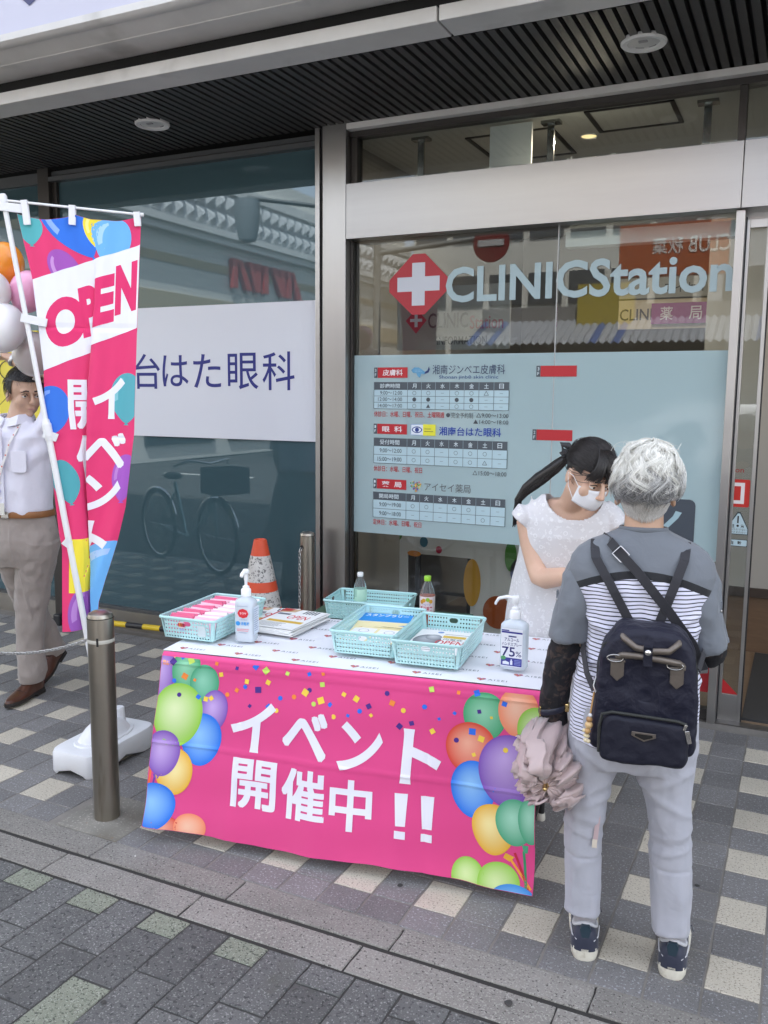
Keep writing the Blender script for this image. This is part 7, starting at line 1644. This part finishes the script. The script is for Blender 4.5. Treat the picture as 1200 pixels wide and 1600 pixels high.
# black hair: cap, strands combed back, pony tail and bow
M_hb = mat('black hair base', (.012, .010, .010), .4); M_hbs = hair_mat('black hair', (.008, .007, .007), (.03, .024, .022), .32)
b = MB(); R3 = YH.to_3x3(); b.ball(YH @ V3((0, .014, .034)), (.0765, .0965, .0935), 36, 24, 0, R3)
hc_ = b.build('hair', M_hb, yw, smooth=180); bmh = bmesh.new(); bmh.from_mesh(hc_.data); inv = YH.inverted()
def bare(v):
    p = inv @ v.co
    return p.y < .0 and p.z < .052-.55*(p.y+.0)*-.35 - (.03 if abs(p.x) > .06 else 0) or (p.z < -.028 and p.y < .055) or p.z < -.055
bmesh.ops.delete(bmh, geom=[v for v in bmh.verts if bare(v)], context='VERTS'); bmh.to_mesh(hc_.data); bmh.free()
rg = random.Random(5); st_all = []
tie = YH @ V3((-.012, .108, .028))
for i in range(2600):
    a = rg.uniform(-1, 1)*math.pi*.62; e0 = rg.uniform(-.15, 1.0)   # start along the hairline and crown
    x0 = .074*math.sin(a); y0 = -.066*math.cos(a)*rg.uniform(.2, 1.0)+.01; zz = .05+.06*e0*math.cos(a*.7)
    p0 = V3((x0, y0, zz)); L0 = V3((p0.x/.078, (p0.y-.014)/.098, (p0.z-.034)/.096)); 
    if L0.length < .01: continue
    L0.normalize(); pe = V3((-.012+rg.gauss(0, .012), .104, .028+rg.gauss(0, .012))); Le = V3((pe.x/.078, (pe.y-.014)/.098, (pe.z-.034)/.096)).normalized(); st = []
    h = 1.0+rg.uniform(-.005, .035)
    for k in range(9):
        q = k/8; d = (L0*(1-q)+Le*q).normalized()*(h+.03*math.sin(math.pi*q)); st.append(tuple(YH @ V3((d.x*.078, d.y*.098+.014, d.z*.096+.034))))
    st_all.append(st)
for i in range(520):      # side-swept fringe
    x0 = rg.uniform(-.05, .045); st = []
    a0, a1, a2 = V3((x0*.5-.012, -.030, .128)), V3((x0*1.05, -.092, .085)), V3((x0*1.45+(.012 if x0 > -.01 else -.014), -.093+.35*abs(x0)*abs(x0)*12, .036+rg.uniform(-.012, .012)+.1*abs(x0)))
    for k in range(9):
        q = k/8; p = a0*(1-q)**2+a1*2*q*(1-q)+a2*q*q; st.append(tuple(YH @ (p+V3((.002*math.sin(i+q*4), 0, 0)))))
    st_all.append(st)
for i in range(90):       # fly-aways
    st = list(st_all[rg.randrange(2000)]); o_ = V3((rg.gauss(0, .006), rg.gauss(0, .006), rg.uniform(0, .010))); st_all.append([tuple(V3(p)+o_*(k/8)*(1-k/9)*3) for k, p in enumerate(st)])
hair_obj('strands', st_all, .0008, M_hbs, hc_, .8)
tail = []
tp = [tie, V3((.000, -.082, 1.355)), V3((-.055, -.045, 1.312)), V3((-.105, -.015, 1.268)), V3((-.138, .01, 1.22)), V3((-.148, .03, 1.12))]
for i in range(1500):
    r_ = math.sqrt(rg.random()); a = rg.uniform(0, 6.28); st = []; lng = rg.uniform(.82, 1.0)
    for k in range(10):
        q = k/9*lng*(len(tp)-1); j = min(int(q), len(tp)-2); f = q-j; c = tp[j]*(1-f)+tp[j+1]*f
        wdt = [.018, .045, .050, .040, .028, .014][j]*(1-f)+[.018, .045, .050, .040, .028, .014][j+1]*f
        fz = rg.gauss(0, .0015); st.append((c.x+wdt*r_*math.cos(a)*.45+fz+.004*math.sin(q*2+i), c.y+wdt*r_*math.sin(a)*.6, c.z+wdt*r_*(math.cos(a)*.9)+fz+.004*math.sin(q*1.7+i*2)))
    tail.append(st)
pt = MB().tube([tuple(p) for p in tp], [.010, .022, .026, .022, .015, .005], 14).build('ponytail', M_hb, yw, smooth=180)
hair_obj('strands', tail, .0009, M_hbs, pt, .7)
bw_ = MB()
for sx, dz in ((-1, .010), (1, .006), (-1, -.014), (1, -.012)):
    bw_.tube([tie+V3((0, 0, .004)), tie+V3((sx*.016-.01, 0, .012+dz)), tie+V3((sx*.032-.016, .006, .010+dz*1.6)), tie+V3((sx*.03-.014, .004, -.006+dz)), tie+V3((0, 0, -.002))], [(.006, .004), (.013, .006), (.012, .008), (.010, .006), (.005, .004)], 10)
bw_.ball(tie, .011, 10, 8); bw_.build('hair_bow', cloth_mat('black satin', (.01, .01, .012), .3, 300., .4, 40., .45), yw, smooth=60)
# ------------------------------------------------------------------ the man under the balloons
mn = empty('person', (-3.61, 3.18, 0), R(12), 'man in white shirt and taupe trousers walking with one arm raised to the balloons', 'person')
MH = Matrix.Translation((.035, .03, 1.615)) @ rot(0, 0, 58) @ rot(10, 0, 0)
b = MB(); add_head(b, MH, .076, .096, 1.05)
b.tube([(.0, .0, 1.40), (.008, .008, 1.48), (.022, .026, 1.56), (.03, .036, 1.60)], [.07, .058, .054, .054], 18)
b.loft([sup(0, .0, z, w_, d_) for z, w_, d_ in ((.86, .11, .08), (1.0, .13, .085), (1.15, .145, .095), (1.32, .175, .11), (1.41, .165, .095), (1.45, .12, .075), (1.48, .07, .06))])
b.tube([(.15, 0, 1.41), (.195, .03, 1.50), (.20, .075, 1.63), (.195, .085, 1.665), (.14, .085, 1.70), (.01, .07, 1.76), (-.075, .06, 1.80)], [.058, .05, .044, .042, .04, .033, .026], 16)
b.tube([(-.15, 0, 1.41), (-.21, .0, 1.30), (-.235, .01, 1.14), (-.235, -.04, 1.0), (-.225, -.09, .90)], [.058, .05, .042, .036, .026], 16)
b.tube([(.085, .02, .90), (.04, .04, .70), (-.005, .06, .49), (-.03, .075, .28), (-.04, .085, .08)], [.07, .06, .05, .045, .03], 16)
b.tube([(-.09, .02, .90), (-.105, .10, .70), (-.12, .19, .50), (-.12, .30, .32), (-.118, .405, .16)], [.07, .06, .05, .045, .03], 16)
fuse(b, 'body', M_skin_m, mn, .0055, 4)
add_face(mn, MH, M_skin_m)
add_hand(Matrix.Translation((-.08, .058, 1.803)) @ rot(0, -22, 172), .5, -1, 'hand', M_skin_m, mn, 1.0)
add_hand(Matrix.Translation((-.224, -.095, .895)) @ rot(0, 78, -95), .4, 1, 'hand', M_skin_m, mn, 1.0)
# watch
wc = V3((-.045, .064, 1.785)); ax = V3((-.12, -.02, .06)).normalized(); t1 = ax.orthogonal().normalized(); t2 = ax.cross(t1)
MB().tube([wc+t1*.032*math.cos(a)+t2*.032*math.sin(a) for a in np.linspace(0, 2*math.pi, 28, endpoint=False)], [(.010, .003)]*28, 8, closed=True, ref=tuple(ax)).build('watch', mat('steel watch band', (.55, .55, .54), .3, .9), mn, smooth=60)
# shirt
M_ws = cloth_mat('white shirt cotton', H('#dedeea'), .2, 900., .55, 10., .75, .02)
b = MB(); b.loft([sup(0, .0, z, w_, d_, 2.4, 56) for z, w_, d_ in ((1.0, .158, .112), (1.03, .166, .118), (1.08, .170, .116), (1.2, .176, .116), (1.33, .192, .120), (1.40, .19, .112), (1.44, .158, .09), (1.468, .11, .074), (1.49, .075, .064))])
b.tube([(.12, 0, 1.40), (.165, .01, 1.435), (.198, .032, 1.50), (.203, .06, 1.575)], [.062, .068, .066, .068], 24)
b.tube([(-.12, 0, 1.40), (-.19, .0, 1.36), (-.23, .002, 1.25), (-.24, .008, 1.18)], [.062, .068, .062, .066], 24)
def ws_disp(co, no):
    x, y, z = co[:, 0], co[:, 1], co[:, 2]
    f = fbm(co, (9, 9, 4), 2.)*.009+.004*np.sin(x*60+z*14)*np.clip((1.2-z)/.15, 0, 1)+.006*np.sin((x-z)*48)*np.clip((x-.05)/.1, 0, 1)*np.clip((z-1.2)/.1, 0, 1)
    return co+no*f[:, None]
fuse(b, 'shirt', M_ws, mn, .0055, 2, disp=ws_disp)
for sx in (-1, 1):
    MB().loft([[(sx*.012, -.070, 1.492), (sx*.06, -.058, 1.512), (sx*.074, .0, 1.516), (sx*.07, .05, 1.518)], [(sx*.018, -.098, 1.452), (sx*.068, -.092, 1.462), (sx*.098, -.01, 1.476), (sx*.08, .055, 1.49)], [(sx*.016, -.092, 1.45), (sx*.064, -.086, 1.458), (sx*.09, -.008, 1.474), (sx*.074, .05, 1.488)], [(sx*.010, -.066, 1.488), (sx*.056, -.054, 1.508), (sx*.068, .0, 1.512), (sx*.066, .046, 1.514)]], closed=True).build('collar', M_ws, mn, smooth=40)
pk = MB().loft([[(x, -.122+.02*max(0, x-.09)*10-.02*(1.34-z)*0-off, z) for x, z in ((.055, 1.335), (.135, 1.335), (.135, 1.24), (.125, 1.228), (.065, 1.228), (.055, 1.24))] for off in (0, .006)]).build('pocket', M_ws, mn, bevel=.0015)
MB().box(-.015, .015, -.1385, -.130, 1.05, 1.44).build('placket', M_ws, mn, bevel=.002)
for i in range(5): MB().lathe([(.001, 0), (.005, 0), (.0055, .001), (.001, .0015)], 12, M=Matrix.Translation((0, -.139, 1.10+.075*i)) @ rot(90)).build('button', M_white_pl, mn)
# lanyard with badge
def lan(keys): return [(x, y, z) for x, y, z in keys]
M_lan = mat('white lanyard', (.72, .7, .7), .6)
LA = [(.068, .0, 1.505), (.072, -.07, 1.46), (.055, -.128, 1.38), (.02, -.142, 1.27), (-.01, -.144, 1.19)]; LB = [(-.068, .0, 1.505), (-.07, -.07, 1.46), (-.06, -.128, 1.38), (-.035, -.142, 1.27), (-.018, -.144, 1.19)]
la = ribbon(LA, .013, .0015, 'lanyard', M_lan, mn); ribbon(LB, .013, .0015, 'lanyard', M_lan, mn)
for K_ in (LA, LB):
    for i in range(1, 4):
        for f in (.15, .6):
            p = V3(K_[i])*(1-f)+V3(K_[i+1])*f; MB().ball(p+V3((0, -.0022, 0)), (.0042, .0012, .0042), 8, 6).build('heart_print', mat('heart red', (.6, .12, .1), .6), la)
MB().box(-.02, -.008, -.150, -.142, 1.165, 1.19).build('clip', M_black, mn, bevel=.001)
MB().lathe([(.001, 0), (.0155, 0), (.0155, .006), (.001, .008)], 20, M=Matrix.Translation((-.016, -.142, 1.135)) @ rot(90)).build('badge_reel', mat('lavender reel', (.45, .45, .7), .4), mn, smooth=40)
MB().box(-.02, -.012, -.148, -.146, 1.07, 1.13).build('badge_strap', mat('clear strap', (.6, .62, .72), .3), mn)
MB().box(-.055, .02, -.150, -.146, 1.015, 1.075).build('badge', mat('cream badge', (.66, .66, .6), .35), mn, bevel=.001)
# belt and trousers
M_tp = cloth_mat('taupe trousers', (.31, .27, .245), .3, 700., .6, 9., .8, .06)
b = MB(); b.loft([sup(0, .012, z, w_, d_) for z, w_, d_ in ((.73, .12, .09), (.78, .160, .115), (.84, .176, .126), (.88, .18, .128), (.96, .172, .122), (1.02, .162, .116))])
b.tube([(.088, .02, .88), (.06, .035, .74), (.02, .05, .60), (-.005, .06, .48), (-.022, .07, .32), (-.034, .08, .17), (-.038, .083, .085)], [(.10, .125), (.095, .11), (.082, .095), (.074, .085), (.068, .078), (.063, .074), (.062, .074)], 26, ref=(1, 0, 0))
b.tube([(-.09, .02, .88), (-.10, .09, .72), (-.115, .17, .56), (-.12, .22, .46), (-.12, .30, .32), (-.118, .375, .20), (-.117, .405, .15)], [(.10, .12), (.094, .105), (.084, .095), (.076, .085), (.068, .076), (.062, .07), (.06, .07)], 26, ref=(1, 0, 0))
def tp_disp(co, no):
    z = co[:, 2]; f = fbm(co, (7, 7, 5), 6.)*.016+fbm(co, (16, 16, 9), 2.)*.005
    f += .006*np.exp(-((co[:, 0]-.02-(.9-z)*.05)/.006)**2)*(co[:, 1] < 0)*np.clip((z-.1)*4, 0, 1)      # pressed front crease
    return co+no*(f*np.clip((z-.08)/.05, 0, 1)*np.clip((1.02-z)/.05, .2, 1))[:, None]
fuse(b, 'trousers', M_tp, mn, .006, 2, disp=tp_disp)
M_belt = mat('tan leather belt', (.27, .115, .04), .45, var=.15, vs=20)
def belt_pt(a, k=1.): c = sup(0, .008, 1.012, .170*k, .124*k, 2.4, 60); return c
MB().tube([(x, y, 1.012) for x, y, z in sup(0, .008, 1.012, .1705, .124, 2.4, 60)], [(.0165, .003)]*60, 8, closed=True, ref=(0, 0, 1)).build('belt', M_belt, mn, smooth=60)
for a in (10, 28, 42): x, y, z = sup(0, .008, 0, .1755, .129, 2.4, 60)[a]; MB().box(x-.005, x+.005, y-.003, y+.003, .985, 1.04).build('belt_loop', M_tp, mn)
MB().box(-.022, .022, -.126, -.118, .994, 1.03).build('buckle', mat('nickel', (.7, .68, .66), .25, 1.), mn, bevel=.004)
# leather shoes
M_bsh = mat('brown leather', (.075, .028, .016), .3, var=.2, vs=14, bump=.15, bs=40); M_bso = mat('dark leather sole', (.02, .016, .014), .6)
def dshoe(M):
    Ly = [(-.052, .026), (-.04, .036), (0, .036), (.05, .035), (.10, .043), (.15, .046), (.20, .038), (.24, .022), (.252, .008)]
    def ol(k, z): P_ = [(w_*k, y_) for y_, w_ in Ly]; return [M @ V3((a, c, z+(.02 if c > .2 else 0)*0)) for a, c in P_+[(-a, c) for a, c in P_[::-1]]]
    so_ = MB().loft([ol(.98, .0), ol(1.02, .004), ol(1.03, .016), ol(.98, .02)]).build('shoe_sole', M_bso, mn, smooth=40)
    MB().loft([[M @ V3((a, c, z)) for a, c in ((.034, -.05), (.036, .03), (-.036, .03), (-.034, -.05))] for z in (-.012, .004)]).build('shoe_heel', M_bso, so_)
    rg_ = []
    for y_, w_, h_ in ((-.052, .022, .05), (-.042, .033, .078), (-.01, .035, .085), (.03, .034, .09), (.06, .035, .088), (.09, .040, .072), (.13, .044, .056), (.17, .042, .047), (.21, .033, .04), (.24, .019, .033), (.25, .008, .026)):
        rg_.append([M @ V3((math.copysign(abs(math.cos(a))**.75, math.cos(a))*w_, y_, .016+(h_-.016)*(max(0, math.sin(a))**.75))) for a in np.linspace(0, 2*math.pi, 24, endpoint=False)])
    sh = MB().loft(rg_).build('shoe', M_bsh, so_, smooth=60)
    for i in range(4):
        y_ = .065+.014*i; MB().tube([M @ V3((-.018, y_, .09-.0125*i)), M @ V3((0, y_+.006, .094-.0125*i)), M @ V3((.018, y_, .09-.0125*i))], .0022, 6).build('lace', M_bso, so_)
    MB().tube([M @ V3((-.036, .135, .045)), M @ V3((0, .142, .058)), M @ V3((.036, .135, .045))], .0016, 6).build('toe_seam', M_bso, so_)
dshoe(Matrix.Translation((-.040, .105, .012)) @ rot(0, 0, 183))
dshoe(Matrix.Translation((-.118, .43, .105)) @ rot(0, 0, 186) @ rot(-24, 0, 0))
# short black hair
b = MB(); R3 = MH.to_3x3(); b.ball(MH @ V3((0, .016, .036)), (.0805, .1005, .092), 36, 24, 0, R3)
mh_ = b.build('hair', M_hb, mn, smooth=180); bmh = bmesh.new(); bmh.from_mesh(mh_.data); inv2 = MH.inverted()
def bare2(v):
    p = inv2 @ v.co
    return (p.y < -.02 and p.z < .066) or (p.z < -.002 and p.y < .04) or p.z < -.045
bmesh.ops.delete(bmh, geom=[v for v in bmh.verts if bare2(v)], context='VERTS'); bmh.to_mesh(mh_.data); bmh.free()
rg = random.Random(8); sh_ = []
for i in range(2200):
    d = V3((rg.gauss(0, 1), rg.gauss(.15, 1), rg.gauss(.5, .8))).normalized()
    p = V3((d.x*.080, d.y*.100+.016, d.z*.091+.036))
    if (p.y < -.02 and p.z < .066) or (p.z < .0 and p.y < .04) or p.z < -.045: continue
    fl2 = V3((.35, -.75, .25)) if p.z > .07 else V3((0, .3, -1.)); st = []
    for k in range(6): q = k/5; o_ = p+d*(.004+.012*math.sin(q*2.2)*(1 if p.z > .05 else .4))+fl2*.022*q; st.append(tuple(MH @ o_))
    sh_.append(st)
hair_obj('strands', sh_, .0007, M_hbs, mh_)
MB().tube([MH @ V3((-.078, .0, -.01)), (-.02, -.09, 1.56), (-.055, -.11, 1.45), (-.10, -.13, 1.30), (-.12, -.14, 1.10)], .0016, 6).build('earpiece_cord', M_black, mn)
